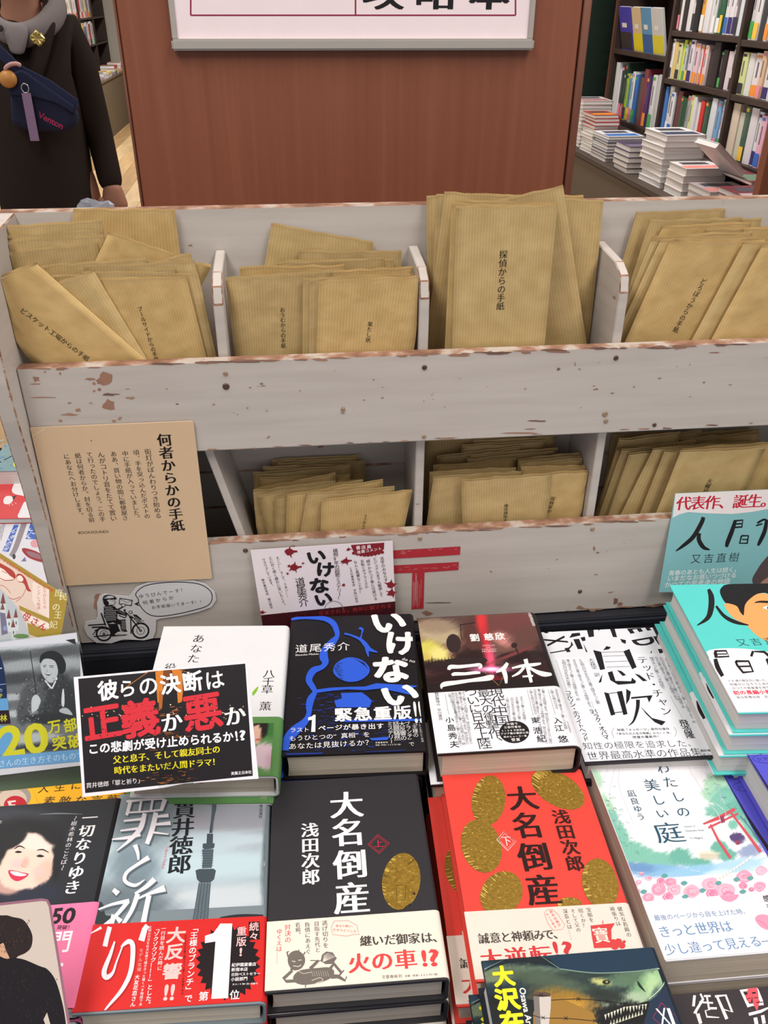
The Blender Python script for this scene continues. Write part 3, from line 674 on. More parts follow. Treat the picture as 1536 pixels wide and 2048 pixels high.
z = (1150, 820, 3.979)
t, pr, c = card('promo_card', 'turquoise and white shop card with red headline standing at the right of the rack', 'card', YF-.014,
    [(798, 665), (1800, 622), (1790, 1440), (668, 1450)], flat((132, 186, 190), 0.45, 0.3), zoom=z, rot=FRONT@rot_x(-8))
pr.poly([(798, 665), (1800, 622), (1795, 770), (1536, 788), (1400, 812), (1250, 828), (1050, 822), (900, 812), (830, 830), (776, 858)], (232, 222, 222))
pr.t('代表作、誕生。', 866, 745, 1540, 722, (190, 40, 62), 'M', 1.08)
K = (32, 30, 34)
pr.line([(1022, 852), (1005, 900), (940, 1010), (860, 1080), (802, 1122)], [30, 34, 34, 26, 8], K, True); pr.line([(990, 980), (985, 1030), (1020, 1090), (1072, 1112)], [26, 34, 32, 10], K, True)
pr.line([(1275, 880), (1250, 960), (1215, 1050), (1205, 1090)], [26, 34, 34, 22], K, True); pr.line([(1265, 882), (1335, 876), (1328, 930), (1255, 935)], 14, K); pr.line([(1262, 908), (1325, 904)], 12, K)
pr.line([(1450, 900), (1500, 872), (1530, 880)], 16, K, True); pr.line([(1525, 875), (1510, 960), (1475, 1040), (1455, 1078)], [24, 32, 30, 18], K, True); pr.line([(1440, 920), (1490, 905)], 12, K)
pr.line([(1325, 1000), (1380, 1000), (1370, 1060), (1310, 1060), (1325, 1000)], 14, K); pr.line([(1330, 1030), (1372, 1030)], 10, K)
pr.t('又吉直樹', 962, 1185, 1265, 1172, K, 'l', 0.85)
for a in (('青春のあとも人生は続く。', 768, 1298, 1290, 1268), ('いまだなお惑いつづける', 758, 1342, 1262, 1315), ('かつての若者達の物語', 738, 1392, 1210, 1362)): pr.t(*a, (228, 236, 236), 'b', 1.0)
pr.blob([(1410, 1360), (1450, 1270), (1500, 1200), (1560, 1150), (1700, 1150), (1700, 1420), (1480, 1420)], (88, 72, 74)); pr.blob([(1480, 1385), (1520, 1340), (1580, 1320), (1600, 1400)], (176, 130, 112))
pr.build('printing', c)

# ================================================================== BOOKS ON THE DISPLAY TABLE
ZTAB = 0.7203
def u_shell(w, l, t, th, r, y0, y1, x0=0.0, grow=0.0, seg=5):
    """folded cover: bottom board, rounded spine on the right, top board; returns verts, faces"""
    g = grow; out, inn = [], []
    out.append((x0-g, -g)); inn.append((x0-g, th))
    R = r+g
    for a in np.linspace(-90, 0, seg): out.append((w-r+R*math.cos(math.radians(a)), r+R*math.sin(math.radians(a))))
    for a in np.linspace(0, 90, seg): out.append((w-r+R*math.cos(math.radians(a)), t-r+R*math.sin(math.radians(a))))
    ri = max(r-th, 0.0006)
    for a in np.linspace(-90, 0, seg): inn.append((w-r+ri*math.cos(math.radians(a)), th+ri+ri*math.sin(math.radians(a))))
    for a in np.linspace(0, 90, seg): inn.append((w-r+ri*math.cos(math.radians(a)), t-th-ri+ri*math.sin(math.radians(a))))
    out.append((x0-g, t+g)); inn.append((x0-g, t-th))
    n = len(out); V = []; F = []
    for y in (y0, y1):
        V += [(x, y, z) for x, z in out]; V += [(x, y, z) for x, z in inn]
    a, b = 0, 2*n
    for i in range(n-1):
        F.append((a+i, a+i+1, b+i+1, b+i)); F.append((a+n+i+1, a+n+i, b+n+i, b+n+i+1))
        F.append((a+i+1, a+i, a+n+i, a+n+i+1)); F.append((b+i, b+i+1, b+n+i+1, b+n+i))
    F.append((a, b, b+n, a+n)); F.append((a+n-1, a+2*n-1, b+2*n-1, b+n-1))
    return V, F
def page_block(w, l, t, th, ix, iy, mat, parent):
    bm = bmesh.new(); z0, z1 = th+.0002, t-th-.0002; n = 5
    rows = []
    for i in range(n):       # slightly hollow fore-edge on the left
        z = z0+(z1-z0)*i/(n-1); d = 0.0012*math.sin(math.pi*i/(n-1)); rows.append((z, ix+d))
    V = []
    for y in (iy, l-iy):
        V += [(x, y, z) for z, x in rows]+[(w-.0045, y, z) for z, x in rows[::-1]]
    m = 2*n; vs = [bm.verts.new(v) for v in V]
    bm.faces.new([vs[i] for i in range(m)][::1]); bm.faces.new([vs[m+i] for i in range(m)][::-1])
    for i in range(m): bm.faces.new([vs[i], vs[m+i], vs[m+(i+1) % m], vs[(i+1) % m]])
    bmesh.ops.recalc_face_normals(bm, faces=bm.faces)
    return bm_obj('page_block', bm, mat, parent)
class Book:
    def __init__(s, label, pose, w, l, t, cover, pagem, band=None, name='book', group=None, zoom=(0, 0, 1), th=.0022, soft=False, cat='book', r=.005):
        x, y, d, yaw, tilt, roll = pose; s.Q = rot_z(yaw)@rot_x(tilt)@rot_y(roll); s.yaw, s.tilt, s.roll = yaw, tilt, roll
        s.top = np.array([x, y, H+d]); ctr = s.top+s.Q@np.array([w/2, l/2, 0])
        low = abs(math.sin(math.radians(tilt)))*l/2+abs(math.sin(math.radians(roll)))*w/2; hh = ctr[2]-ZTAB-low
        s.N = max(1, round(hh/t)); t = hh/s.N-.0008; s.w, s.l, s.t = w, l, t
        s.o = thing(name, label, cat, s.top-s.Q[:, 2]*t, s.Q, group); s.z = zoom; s.group = group; s.ctr = ctr
        V, F = u_shell(w, l, t, th, r, 0, l); s.cover = mesh('cover', V, F, cover, s.o)
        ix = .0035 if not soft else .0008
        page_block(w, l, t, th, ix, ix, pagem, s.o)
        s.pr = Print(s.o, t, zoom); s.band = None; s.pr.clip = (.0002, w-r*.75, .0002, l-.0002)
        if band:
            v0, v1, colr = band
            if isinstance(v1, tuple): v1 = s.pr.uv(*v1)[1]/l
            V, F = u_shell(w, l, t, .0006, r, v0*l, v1*l, grow=.0006); s.band = mesh('paper_band', V, F, colr, s.o)
            s.pb = Print(s.o, t+.0006, zoom); s.pb.clip = (-.0003, w-r*.7, v0*l+.0002, v1*l-.0002)
    def done(s, copies=None, lab=None, shifts=(), n=None):
        s.pr.build('lettering', s.cover)
        if s.band: s.pb.build('lettering', s.band)
        N = s.N-1 if n is None else n
        rnd = random.Random(int(abs(s.ctr[0])*1000)); c = s.ctr.copy()
        for i in range(N):
            Q = s.Q@rot_z(rnd.uniform(-.5, .5))
            c = c-s.Q@np.array([0, 0, s.t+.0008])
            sh = shifts[i] if i < len(shifts) else (rnd.uniform(-.001, .001), -rnd.uniform(0, .002))
            p = c+s.Q@np.array([sh[0], sh[1], 0])-Q@np.array([s.w/2, s.l/2, s.t])
            dup(s.o, tuple(p), Q, 'copy of %s, %s down in its stack' % (lab, ORD[i+1]), s.group)
WHITE = (232, 230, 234); INK = (30, 27, 30)
C = lambda *a, r=.42, s=.3: flat(a, r, s)

# ---- dark blue and black novel
b = Book('black novel with bright blue drawing and big white brush title', (-0.0308, 0.5361, -0.577, -3.56, 2.4, 0.43), .1305, .1865, .030, C(24, 22, 26), M_PAGE, zoom=(540, 1210, 4.518), group='black and blue novels in one stack')
p = b.pr; BL = (44, 88, 205)
for i in range(260):
    x, y = random.gauss(640, 250), random.uniform(800, 1320);
    if 130 < x < 1400 and not (y > 1240 and x > 950): p.line([(x, y), (x+random.uniform(10, 60), y+random.uniform(-5, 5))], random.uniform(2, 7), random.choice([(34, 58, 150), (28, 44, 104)]))
p.line([(190, 135), (290, 118), (400, 118), (500, 130), (570, 170), (603, 240), (605, 290), (565, 340), (500, 400), (485, 470), (500, 520), (470, 565), (390, 600), (352, 680), (388, 750), (405, 790), (368, 860), (355, 920), (350, 990), (315, 1060), (215, 1150), (150, 1230), (140, 1320)],
    [22, 30, 36, 44, 52, 48, 40, 62, 55, 78, 60, 44, 62, 58, 50, 42, 66, 60, 44, 60, 90, 70, 60], BL, True)
p.line([(672, 263), (730, 277), (815, 315), (860, 360), (900, 405), (972, 432)], [18, 16, 26, 40, 34, 8], BL, True); p.line([(805, 215), (835, 225), (828, 270), (815, 320)], [20, 22, 10, 26], BL, True); p.line([(870, 370), (878, 420), (890, 472)], [36, 28, 10], BL, True)
p.blob([(570, 600), (600, 530), (680, 485), (760, 480), (850, 515), (900, 580), (880, 640), (800, 690), (700, 698), (610, 660)], BL)
for i in range(22): y = 520+i*7; p.line([(575+abs(i-8)*5, y), (640+rnd.uniform(-20, 30), y+16)], 3, (24, 22, 30))
for i in range(10): p.line([(760+i*8, 490+i*4), (850+i*4, 530+i*6)], 3, (24, 22, 30))
p.poly([(400, 772), (550, 752), (700, 745), (860, 742), (960, 712), (1100, 720), (1335, 735), (1310, 748), (1200, 760), (1280, 820), (1150, 790), (1000, 760), (860, 775), (700, 768), (560, 780), (420, 800)], BL)
p.poly([(640, 800), (830, 795), (880, 830), (920, 870), (900, 930), (600, 930), (580, 870), (650, 850)], BL)
p.poly([(560, 1050), (1410, 1030), (1415, 1050), (700, 1062)], BL); p.poly([(900, 1210), (1080, 1195), (1060, 1225), (920, 1228)], BL)
p.poly([(130, 1345), (480, 1338), (470, 1352), (150, 1362)], (30, 50, 130)); p.poly([(850, 1330), (1240, 1312), (1210, 1335), (870, 1348)], (30, 44, 110))
Wp = (236, 232, 230)
p.ch('い', 1068, 160, 330, 215, Wp, 'p', 8); p.ch('け', 1180, 350, 300, 225, Wp, 'p', -4); p.ch('な', 1090, 590, 345, 250, Wp, 'p', 3); p.ch('い', 1172, 815, 360, 215, Wp, 'p', 12)
p.t('道尾秀介', 285, 400, 665, 380, Wp, 'g', 0.92); p.t('Shusuke Michio', 230, 458, 440, 446, Wp, 'g'); p.t('do not', 1195, 490, 1330, 520, Wp, 'g', v=False)
p.t('緊急重版', 662, 998, 1195, 978, Wp, 'h', 0.95); p.t('!!', 1300, 972, 1372, 969, Wp, 'h', 2.0)
p.t('ラスト', 208, 1136, 328, 1132, Wp, 'g', 1.05); p.poly([(345, 1022), (378, 1012), (396, 998), (412, 998), (410, 1152), (372, 1152), (380, 1044), (346, 1048)], Wp); p.t('ページが暴き出す', 470, 1118, 995, 1100, Wp, 'b', 0.95)
p.t('もうひとつの“真相”を', 205, 1212, 872, 1176, Wp, 'g', 1.0); p.t('あなたは見抜けるか？', 205, 1284, 895, 1248, Wp, 'g', 0.98)
for a in (('「王様の', 1303, 1075, 1318, 1182), ('ブランチ」で', 1243, 1078, 1280, 1262), ('大反響の', 1193, 1082, 1208, 1208), ('話題騒然', 1138, 1080, 1150, 1210), ('ミステリー', 1084, 1080, 1096, 1238)): p.t(*a, (215, 213, 214), 'g', 1.1, v=True)
p.t('ＴＢＳ系列にて放送', 1350, 1075, 1378, 1235, (190, 190, 195), 'g', 0.9, v=True); p.t('文藝春秋刊', 962, 1250, 1055, 1247, Wp, 'g', .9); p.t('定価（本体1500円＋税）', 962, 1272, 1185, 1266, Wp, 'g', .95)
b.done(lab='the black and blue brush title novel', shifts=[(-.005, -.002), (-.003, -.002), (-.003, -.002)])

# ---- three body science fiction
b = Book('hardback with smoky red sky cover, white brush title and white band', (0.1059, 0.5183, -0.5715, -2.4, 0.93, 1.0), .1288, .1881, .032, C(34, 26, 28), M_PAGE, (0.006, (730, 722), C(*WHITE)), zoom=(820, 1210, 4.267), group='smoky red science fiction hardbacks in one stack', r=.008)
p = b.pr
paint(p, 'cover_picture', b.cover, 0.0005, .1225, .47*.1881, .1878, (112, 78, 70), [
 (300, 120, 420, 90, 5, (88, 66, 60), .5), (250, 250, 240, 90, 10, (178, 160, 128), .5), (230, 180, 160, 60, 0, (150, 130, 108), .5), (140, 380, 130, 80, 0, (206, 196, 92), .45), (190, 460, 150, 50, 0, (200, 180, 90), .4), (250, 420, 80, 60, 0, (226, 214, 130), .5),
 (560, 280, 130, 190, 0, (84, 50, 46), .4), (900, 160, 260, 110, 0, (110, 62, 60), .5), (820, 300, 110, 50, 20, (214, 140, 134), .6), (1000, 300, 160, 120, 0, (96, 64, 58), .5), (1150, 380, 90, 90, 0, (60, 42, 42), .5),
 (550, 460, 170, 80, 0, (44, 28, 28), .3), (980, 450, 240, 60, 0, (40, 26, 28), .3), (260, 520, 220, 50, 0, (46, 32, 30), .35), (700, 640, 700, 120, 0, (42, 24, 26), .35), (1150, 560, 250, 90, 0, (50, 30, 32), .35),
 (610, 130, 42, 130, -4, (214, 52, 56), .7), (650, 330, 30, 150, -6, (196, 44, 56), .8), (690, 470, 34, 120, -6, (232, 84, 120), .8), (690, 550, 150, 22, 0, (240, 130, 190), .8), (700, 548, 60, 14, 0, (255, 225, 245), .8), (880, 420, 200, 14, -22, (120, 60, 60), .6), (760, 660, 60, 50, 0, (150, 30, 44), .7, .7)], 110, 100, wob=.16, grain=4)
D1 = (46, 34, 34)
p.ell(372, 328, 62, 80, (52, 40, 40), -8); p.ell(1075, 440, 66, 40, D1, 35)
for i in range(16): p.line([(400+i*8, 330+abs(8-i)*8), (392+i*9, 470)], 3, D1)
p.line([(430, 170), (560, 150)], 8, D1); p.line([(428, 160), (440, 300)], 7, D1); p.blob([(300, 470), (420, 455), (620, 450), (640, 490), (380, 500)], D1); p.ell(890, 345, 26, 22, D1); p.line([(895, 350), (930, 430), (1010, 450)], 12, D1)
for i in range(12): p.poly([(150+i*28, 525), (158+i*28, 470-rnd.uniform(0, 50)), (172+i*28, 525)], D1)
p.ch('劉', 552, 280, 84, 66, Wp, 'h'); p.ch('慈', 672, 274, 84, 64, Wp, 'h'); p.ch('欣', 766, 268, 84, 64, Wp, 'h')
for i, s_ in enumerate(('CIXIN LIU', 'THE', 'THREE-BODY', 'PROBLEM')): p.t(s_, 620-(0, -28, 12, 4)[i], 347+i*17, 724-(0, 40, -14, -8)[i], 343+i*17, (228, 200, 195), 'g')
p.line([(332, 555), (345, 530), (420, 528), (520, 518), (592, 512), (600, 530), (585, 540)], [26, 36, 30, 26, 30, 30, 12], Wp, True)
p.line([(358, 602), (380, 590), (470, 588), (560, 578), (600, 580)], [18, 30, 26, 26, 16], Wp, True); p.line([(268, 716), (285, 680), (400, 662), (520, 645), (620, 632), (690, 618), (715, 602)], [8, 40, 34, 30, 40, 46, 10], Wp, True)
p.line([(832, 495), (800, 540), (735, 575)], [26, 36, 14], Wp, True); p.line([(800, 560), (815, 610), (822, 670)], [40, 36, 20], Wp, True)
p.line([(870, 540), (960, 520), (1060, 510), (1118, 500)], [14, 26, 28, 16], Wp, True); p.line([(985, 462), (1000, 520), (1020, 600), (1035, 662)], [36, 32, 30, 26], Wp, True)
p.line([(975, 530), (930, 580), (870, 612)], [24, 24, 10], Wp, True); p.line([(1010, 530), (1080, 570), (1150, 592), (1232, 590)], [16, 32, 42, 12], Wp, True); p.line([(960, 612), (1050, 605)], 16, Wp)
p.line([(590, 530), (760, 690), (800, 600)], 2.2, (214, 160, 100))
p.t('大森望、光吉さくら、ワンチャイ訳', 1062, 78, 1160, 382, Wp, 'g', 1.1, v=True); p.t('立原透耶監修', 1020, 76, 1058, 172, Wp, 'g', 1.1, v=True)
p = b.pb; K = (38, 38, 48); GR = (120, 120, 130)
for a in (('ついに日本上陸', 520, 745, 636, 1185), ('最大の衝撃作、', 628, 750, 745, 1175), ('現代中国', 735, 748, 790, 985)): p.t(*a, K, 'g', 1.2, v=True)
p.t('翻訳権独占　早川書房', 226, 752, 262, 972, K, 'm', 1.05, v=True)
p.ch('小', 338, 982, 76, 52, K, 'b'); p.ch('島', 352, 1048, 80, 60, K, 'b'); p.ch('秀', 366, 1118, 80, 58, K, 'b'); p.ch('夫', 378, 1190, 84, 60, K, 'b')
p.ch('東', 1070, 985, 76, 54, K, 'b'); p.ch('浩', 1090, 1072, 82, 60, K, 'b'); p.ch('紀', 1122, 1142, 86, 62, K, 'b'); p.ch('入', 1260, 988, 76, 54, K, 'b'); p.ch('江', 1272, 1052, 80, 58, K, 'b'); p.ch('悠', 1306, 1145, 88, 64, K, 'b')
p.line([(300, 760), (330, 935)], 2, K); p.line([(1000, 725), (1052, 945)], 2, K); p.line([(1178, 720), (1240, 935)], 2, K)
J = '人間と文明の行方を壮大な筆で描ききった驚くべき物語である。読み始めたら止まらない傑作だ'
def tiny(p, x0, y0, x1, y1, n, s=0, col=GR, st='g', k=1.15): p.t((J*2)[s:s+n], x0, y0, x1, y1, col, st, k, v=True)
for i in range(5): tiny(p, 335+i*30, 762-i*3, 400+i*30, (940, 1190, 1185, 1180, 1175)[i] if i else 940, 11 if i == 0 else 22, i*4)
for i in range(4): tiny(p, 830+i*40, 800-i*3, 850+i*43, 990-i*3, 11, i*5)
for i in range(4): tiny(p, 1030+i*35, 730-i*2, (1072, 1130, 1165, 1200)[i], (925, 1165, 1170, 1175)[i], (12, 24, 24, 24)[i], i*6)
for i in range(3): tiny(p, 1208+i*40, 728-i*2, (1255, 1330, 1372)[i], (880, 1050, 1080)[i], (9, 18, 20)[i], i*7)
p.ell(890, 1085, 128, 95, (28, 26, 30))
for s_, x0, y0, x1, y1 in (('中国で', 838, 1018, 905, 1014), ('三部作累計', 815, 1046, 935, 1040), ('2100万部突破', 795, 1075, 968, 1066), ('アジア圏の翻訳小説', 785, 1101, 1000, 1090), ('初のヒューゴー賞', 810, 1127, 985, 1118), ('受賞', 882, 1152, 922, 1150)): p.t(s_, x0, y0, x1, y1, Wp, 'b', 0.9, v=False)
b.done(lab='the smoky red science fiction hardback', shifts=[(-.006, -.003), (-.006, -.004), (-.004, -.002)])

# ---- white book with cut black lettering
b = Book('white book with sliced black characters and rows of small black text', (0.2436, 0.5197, -0.601, -2.78, 0.13, 0.8), .1288, .1879, .026, C(40, 38, 44), M_PAGEW, zoom=(1080, 1220, 3.84), group='white story collections in one stack', r=.003)
p = b.pr; K = (28, 26, 32); p.rect_uv(.0002, .1245, .003, .1877, (226, 226, 232)); p.rect_uv(.0002, .1248, .003, p.uv(640, 345)[1], (230, 230, 236))
for c_, x, y, sx, sy, r_ in (('E', 98, 150, 62, 92, 80), ('X', 122, 238, 92, 110, 80), ('T', 152, 318, 50, 105, 80), ('T', 868, 130, 60, 60, 80), ('E', 762, 150, 62, 110, 80), ('D', 800, 245, 84, 110, 80)): p.ch(c_, x, y, sx, sy, K, 'h', -r_)
for q in ([(235, 118), (330, 112), (355, 150), (262, 158)], [(345, 120), (395, 116), (415, 205), (375, 210)], [(245, 180), (305, 175), (310, 196), (225, 215)], [(255, 225), (300, 222), (330, 300), (290, 302)], [(205, 300), (235, 275), (240, 240), (255, 268), (222, 305)], [(330, 250), (366, 325), (352, 322)], [(525, 118), (560, 116), (592, 210), (560, 208)], [(615, 222), (660, 232), (658, 262), (630, 250)], [(430, 115), (460, 150), (450, 160)], [(868, 205), (900, 200), (935, 262), (912, 268)], [(905, 300), (938, 300), (945, 330), (918, 335)], [(846, 330), (858, 310), (858, 332)], [(310, 212), (345, 206), (350, 236), (325, 240)]): p.poly(q, K)
p = b.pr
p.poly([(408, 308), (470, 322), (500, 455), (462, 462)], K); p.poly([(640, 318), (686, 300), (742, 440), (708, 456)], K); p.poly([(485, 310), (510, 278), (545, 286), (530, 302)], K)
for y in (322, 352, 395, 436): p.line([(475+(y-320)*.3, y+4), (655+(y-320)*.3, y-2)], 3, K)
p.poly([(455, 545), (480, 490), (470, 555), (450, 560)], K); p.poly([(520, 480), (555, 470), (580, 545), (700, 548), (706, 520), (738, 548), (730, 565), (600, 575), (540, 540)], K); p.poly([(590, 462), (625, 470), (662, 500), (635, 508)], K); p.poly([(725, 488), (765, 500), (825, 545), (790, 548)], K)
p.poly([(492, 632), (528, 640), (578, 805), (545, 812)], K); p.poly([(590, 628), (630, 622), (672, 800), (640, 808)], K); p.line([(530, 642), (600, 634)], 5, K); p.line([(572, 790), (645, 782)], 6, K)
p.poly([(662, 606), (698, 628), (686, 690), (662, 728)], K); p.poly([(700, 670), (865, 655), (838, 712), (822, 672), (700, 684)], K); p.line([(752, 690), (748, 760), (720, 850), (680, 890)], [30, 26, 16, 4], K, True); p.poly([(770, 740), (860, 830), (965, 858), (935, 888), (880, 862), (815, 800)], K)
p.t('テッド・チャン', 788, 385, 968, 778, K, 'm', 0.98, v=True); p.t('大森望　訳', 392, 385, 438, 498, K, 'm', 1.1, v=True)
for a in ((968, 372, 1182, 860, 30, 0), (930, 370, 1100, 745, 22, 5), (893, 368, 1055, 700, 20, 9), (858, 372, 945, 600, 12, 14), (310, 385, 445, 712, 18, 2), (262, 388, 400, 790, 24, 7), (215, 388, 292, 688, 18, 12), (180, 392, 225, 590, 11, 3)): tiny(p, *a, col=(70, 70, 80))
for a in (('コルソン・ホワイトヘッド', 216, 636, 352, 992), ('バラク・オバマ', 418, 782, 506, 978), ('飛浩隆', 1104, 868, 1150, 962)): p.t(*a, K, 'b', 1.15, v=True)
p.t('映画「メッセージ」原作の傑作', 605, 922, 980, 914, K, 'b', 0.95); p.t('『あなたの人生の物語』から17年、', 590, 952, 1010, 944, K, 'b', 0.95); p.t('待望の最新作！', 725, 978, 915, 973, K, 'b', 0.9)
p.line([(570, 905), (552, 940), (568, 985)], 2, K, True); p.line([(1028, 900), (1048, 935), (1035, 975)], 2, K, True); p.line([(120, 380), (205, 620)], 2, GR); p.line([(1000, 660), (1095, 835)], 2, GR); p.line([(395, 700), (415, 765)], 2, GR)
p.t('知性の極限を追求した、', 366, 1046, 1166, 1024, K, 'l', 0.98); p.t('世界最高水準の作品集', 402, 1122, 1198, 1092, K, 'l', 1.0)
p.t('翻訳権独占', 1245, 1082, 1350, 1078, K, 'b', .95); p.t('早川書房', 1262, 1112, 1362, 1108, K, 'g', .8)
b.done(lab='the white book with sliced black characters', shifts=[(.002, -.001)])

# ---- white book with green band at the back left
b = Book('plain white book with thin upright title and green photo strip, half behind the black card', (-0.1616, 0.5146, -0.5655, -3.84, 3.2, -1.2), .1283, .1888, .026, C(222, 222, 224), M_PAGEG, (0.0, (1450, 588), C(92, 140, 78)), zoom=(0, 1220, 2.743), group='white and green essay books in one stack')
p = b.pr; p.t('あなた', 1090, 158, 1062, 268, K, 'm', .9, v=True); p.t('役柄', 935, 316, 925, 370, K, 'm', .9, v=True); p.t('八千草　薫', 1476, 350, 1456, 528, K, 'm', 1.15, v=True); p.blob([(1385, 452), (1415, 420), (1412, 440), (1390, 470)], (130, 180, 50)); p.poly([(800, 330), (850, 160), (872, 160), (832, 332)], (88, 140, 78))
paint(b.pb, 'cover_picture', b.band, .002, .121, .002, .058, (96, 146, 84), [(1480, 640, 60, 60, 0, (60, 120, 60), .4), (1430, 800, 80, 40, 0, (140, 176, 120), .4), (1432, 640, 42, 66, 0, (38, 30, 30), .1), (1408, 680, 26, 52, 0, (226, 182, 160), .15), (1450, 800, 70, 70, 0, (222, 196, 206), .2), (1500, 820, 40, 60, 20, (210, 170, 190), .4), (1415, 712, 14, 5, 0, (190, 60, 60), .4)], 60, 40)
b.done(lab='the white and green essay book', shifts=[(-.003, -.006), (-.004, -.006)])

# ---- turquoise novel
b = Book('turquoise novel with an illustrated boy in profile and black brush title', (0.3653, 0.5009, -0.5312, -4.27, -0.15, 0), .129, .188, .0245, C(92, 206, 200), M_PAGEW, (0.005, (700, 832), C(*WHITE)), zoom=(1300, 1150, 4.996), group='turquoise novels in the fanned stack', r=.004, th=.0012)
p = b.pr
p.blob([(700, 180), (720, 120), (790, 92), (1100, 60), (1500, 70), (1560, 300), (1300, 330), (1180, 190), (1080, 190), (1010, 230), (950, 300), (945, 370), (935, 405), (900, 370), (860, 310), (760, 285)], (34, 30, 32))
p.blob([(745, 285), (860, 308), (900, 370), (935, 405), (950, 300), (1010, 230), (1090, 185), (1200, 190), (1500, 200), (1520, 500), (1400, 660), (1200, 670), (1060, 600), (960, 500), (850, 440), (780, 370)], (248, 166, 100))
p.line([(1045, 278), (1100, 268), (1200, 272)], [8, 20, 24], (34, 30, 32), True); p.blob([(1130, 330), (1160, 312), (1220, 320), (1200, 345), (1150, 340)], (240, 240, 240)); p.ell(1185, 330, 16, 14, (40, 34, 34))
p.line([(585, 142), (612, 220), (610, 330), (575, 430), (470, 505)], [30, 56, 58, 44, 8], (34, 30, 32), True); p.line([(660, 310), (740, 410), (850, 470), (985, 502)], [22, 34, 36, 10], (34, 30, 32), True)
p.blob([(560, 780), (600, 750), (720, 735), (900, 735), (1100, 755), (1300, 790), (1700, 830), (1700, 900), (1300, 900), (640, 900), (570, 830)], (238, 236, 238))
p.t('又吉直樹', 920, 676, 1330, 655, (46, 60, 66), 'l', 0.85)
p.line([(650, 770), (665, 835)], 34, (34, 30, 32)); p.line([(640, 762), (760, 758), (790, 815), (680, 820)], 18, (34, 30, 32)); p.line([(665, 792), (770, 790)], 12, (34, 30, 32)); p.line([(1030, 760), (1010, 815)], 26, (34, 30, 32)); p.line([(1040, 765), (1140, 770), (1190, 810)], [14, 24, 30], (34, 30, 32))
p = b.pb
p.line([(652, 838), (675, 920), (725, 1012)], [36, 46, 36], (34, 30, 32), True); p.line([(855, 862), (985, 862), (1030, 965), (930, 975), (870, 900), (855, 862)], [22, 20, 22, 22, 22, 22], (34, 30, 32)); p.line([(890, 915), (1010, 912)], 16, (34, 30, 32)); p.line([(1170, 835), (1220, 960)], 36, (34, 30, 32))
for a in (('38歳の誕生日に届いた、ある', 800, 1058, 1240, 1050), ('何者かになろうとあがいた', 815, 1095, 1260, 1085), ('かつての若者達を待ち受ける', 838, 1133, 1290, 1122)): p.t(*a, (110, 110, 116), 'g', .98, v=False)
p.t('初の長編小説集', 862, 1178, 1250, 1166, (232, 70, 92), 'h', .95, v=False); p.t('毎日新聞出版　定価', 882, 1224, 1200, 1216, (120, 120, 125), 'g', .9, v=False)
b.done(lab='the turquoise boy in profile novel', shifts=[(-.003, -.002), (-.008, -.003), (.010, -.003), (.011, -.003), (.010, -.002)])

# ---- front row: charcoal novel, volume one
b = Book('charcoal black historical novel with white title, one gold coin and cream band', (-0.0444, 0.3378, -0.596, -1.27, -0.3, -0.5), .1297, .1876, .027, C(46, 44, 48, r=.5), M_PAGEG, (0.008, (740, 1008), C(232, 222, 208)), zoom=(500, 1550, 3.572), group='charcoal historical novels in one stack', r=.004)
p = b.pr
for c_, x, y, sx, sy in (('大', 690, 215, 245, 200), ('名', 702, 412, 245, 210), ('倒', 718, 640, 250, 225), ('産', 728, 880, 265, 240)): p.ch(c_, x, y, sx, sy, (240, 238, 240), 'M')
p.t('浅田次郎', 428, 395, 434, 730, (236, 234, 236), 'M', 1.02)
p.line([(912, 427), (995, 488), (922, 562), (842, 497), (912, 427), (995, 488)], 4, (206, 40, 62)); p.line([(912, 440), (978, 490), (920, 548), (858, 497), (912, 440), (978, 490)], 3, (206, 40, 62)); p.ch('上', 918, 490, 70, 62, (206, 40, 62), 'm')
def coin(p, cx, cy, rx, ry, a, base):
    p.ell(cx, cy, rx, ry, M_GOLD, a, 36); p.H(); r2 = random.Random(int(cx+cy)); A_ = math.radians(a)
    def tr(x, y): return (cx+x*math.cos(A_)-y*math.sin(A_), cy+x*math.sin(A_)+y*math.cos(A_))
    for i in range(26):
        y = (r2.random()*1.7-.85)*ry; x = -rx*math.sqrt(max(0, 1-(y/ry)**2)); p.line([tr(x*.97, y), tr(x*r2.uniform(.6, .8), y+4)], 4, (96, 74, 30) if i % 2 else (226, 194, 96))
    for i in range(40):
        x, y = r2.uniform(-.7, .8)*rx, r2.uniform(-.85, .85)*ry
        if (x/rx)**2+(y/ry)**2 > .8: continue
        d = r2.uniform(-9, 9); p.line([tr(x, y), tr(x+d, y+r2.uniform(-9, 9))], r2.uniform(2, 4.5), r2.choice([(112, 86, 34), (224, 196, 108), (206, 120, 60) if base else (90, 72, 34)]))
    p.U()
coin(p, 1080, 760, 136, 204, 8, 0)
p.line([(1130, 640), (1180, 600)], 5, (60, 46, 20)); p.line([(1042, 790), (1052, 895), (1110, 890), (1112, 785), (1042, 790)], 4, (84, 64, 26)); p.ell(1172, 848, 8, 9, (40, 34, 26)); p.line([(1100, 960), (1112, 945), (1150, 920)], 8, (40, 34, 26))
p.line([(1215, 140), (1235, 240), (1240, 340), (1262, 420), (1275, 520), (1290, 640), (1305, 710)], [2, 8, 3, 7, 3, 9, 3], (228, 226, 226), True)
p = b.pb; RD = (222, 70, 70); KK = (74, 68, 64)
for c_, x in (('継', 828), ('い', 912), ('だ', 1000), ('御', 1085), ('家', 1172), ('は', 1262), ('、', 1345)): p.ch(c_, x, 1187-(x-828)*.055, 88, 82, KK, 'M')
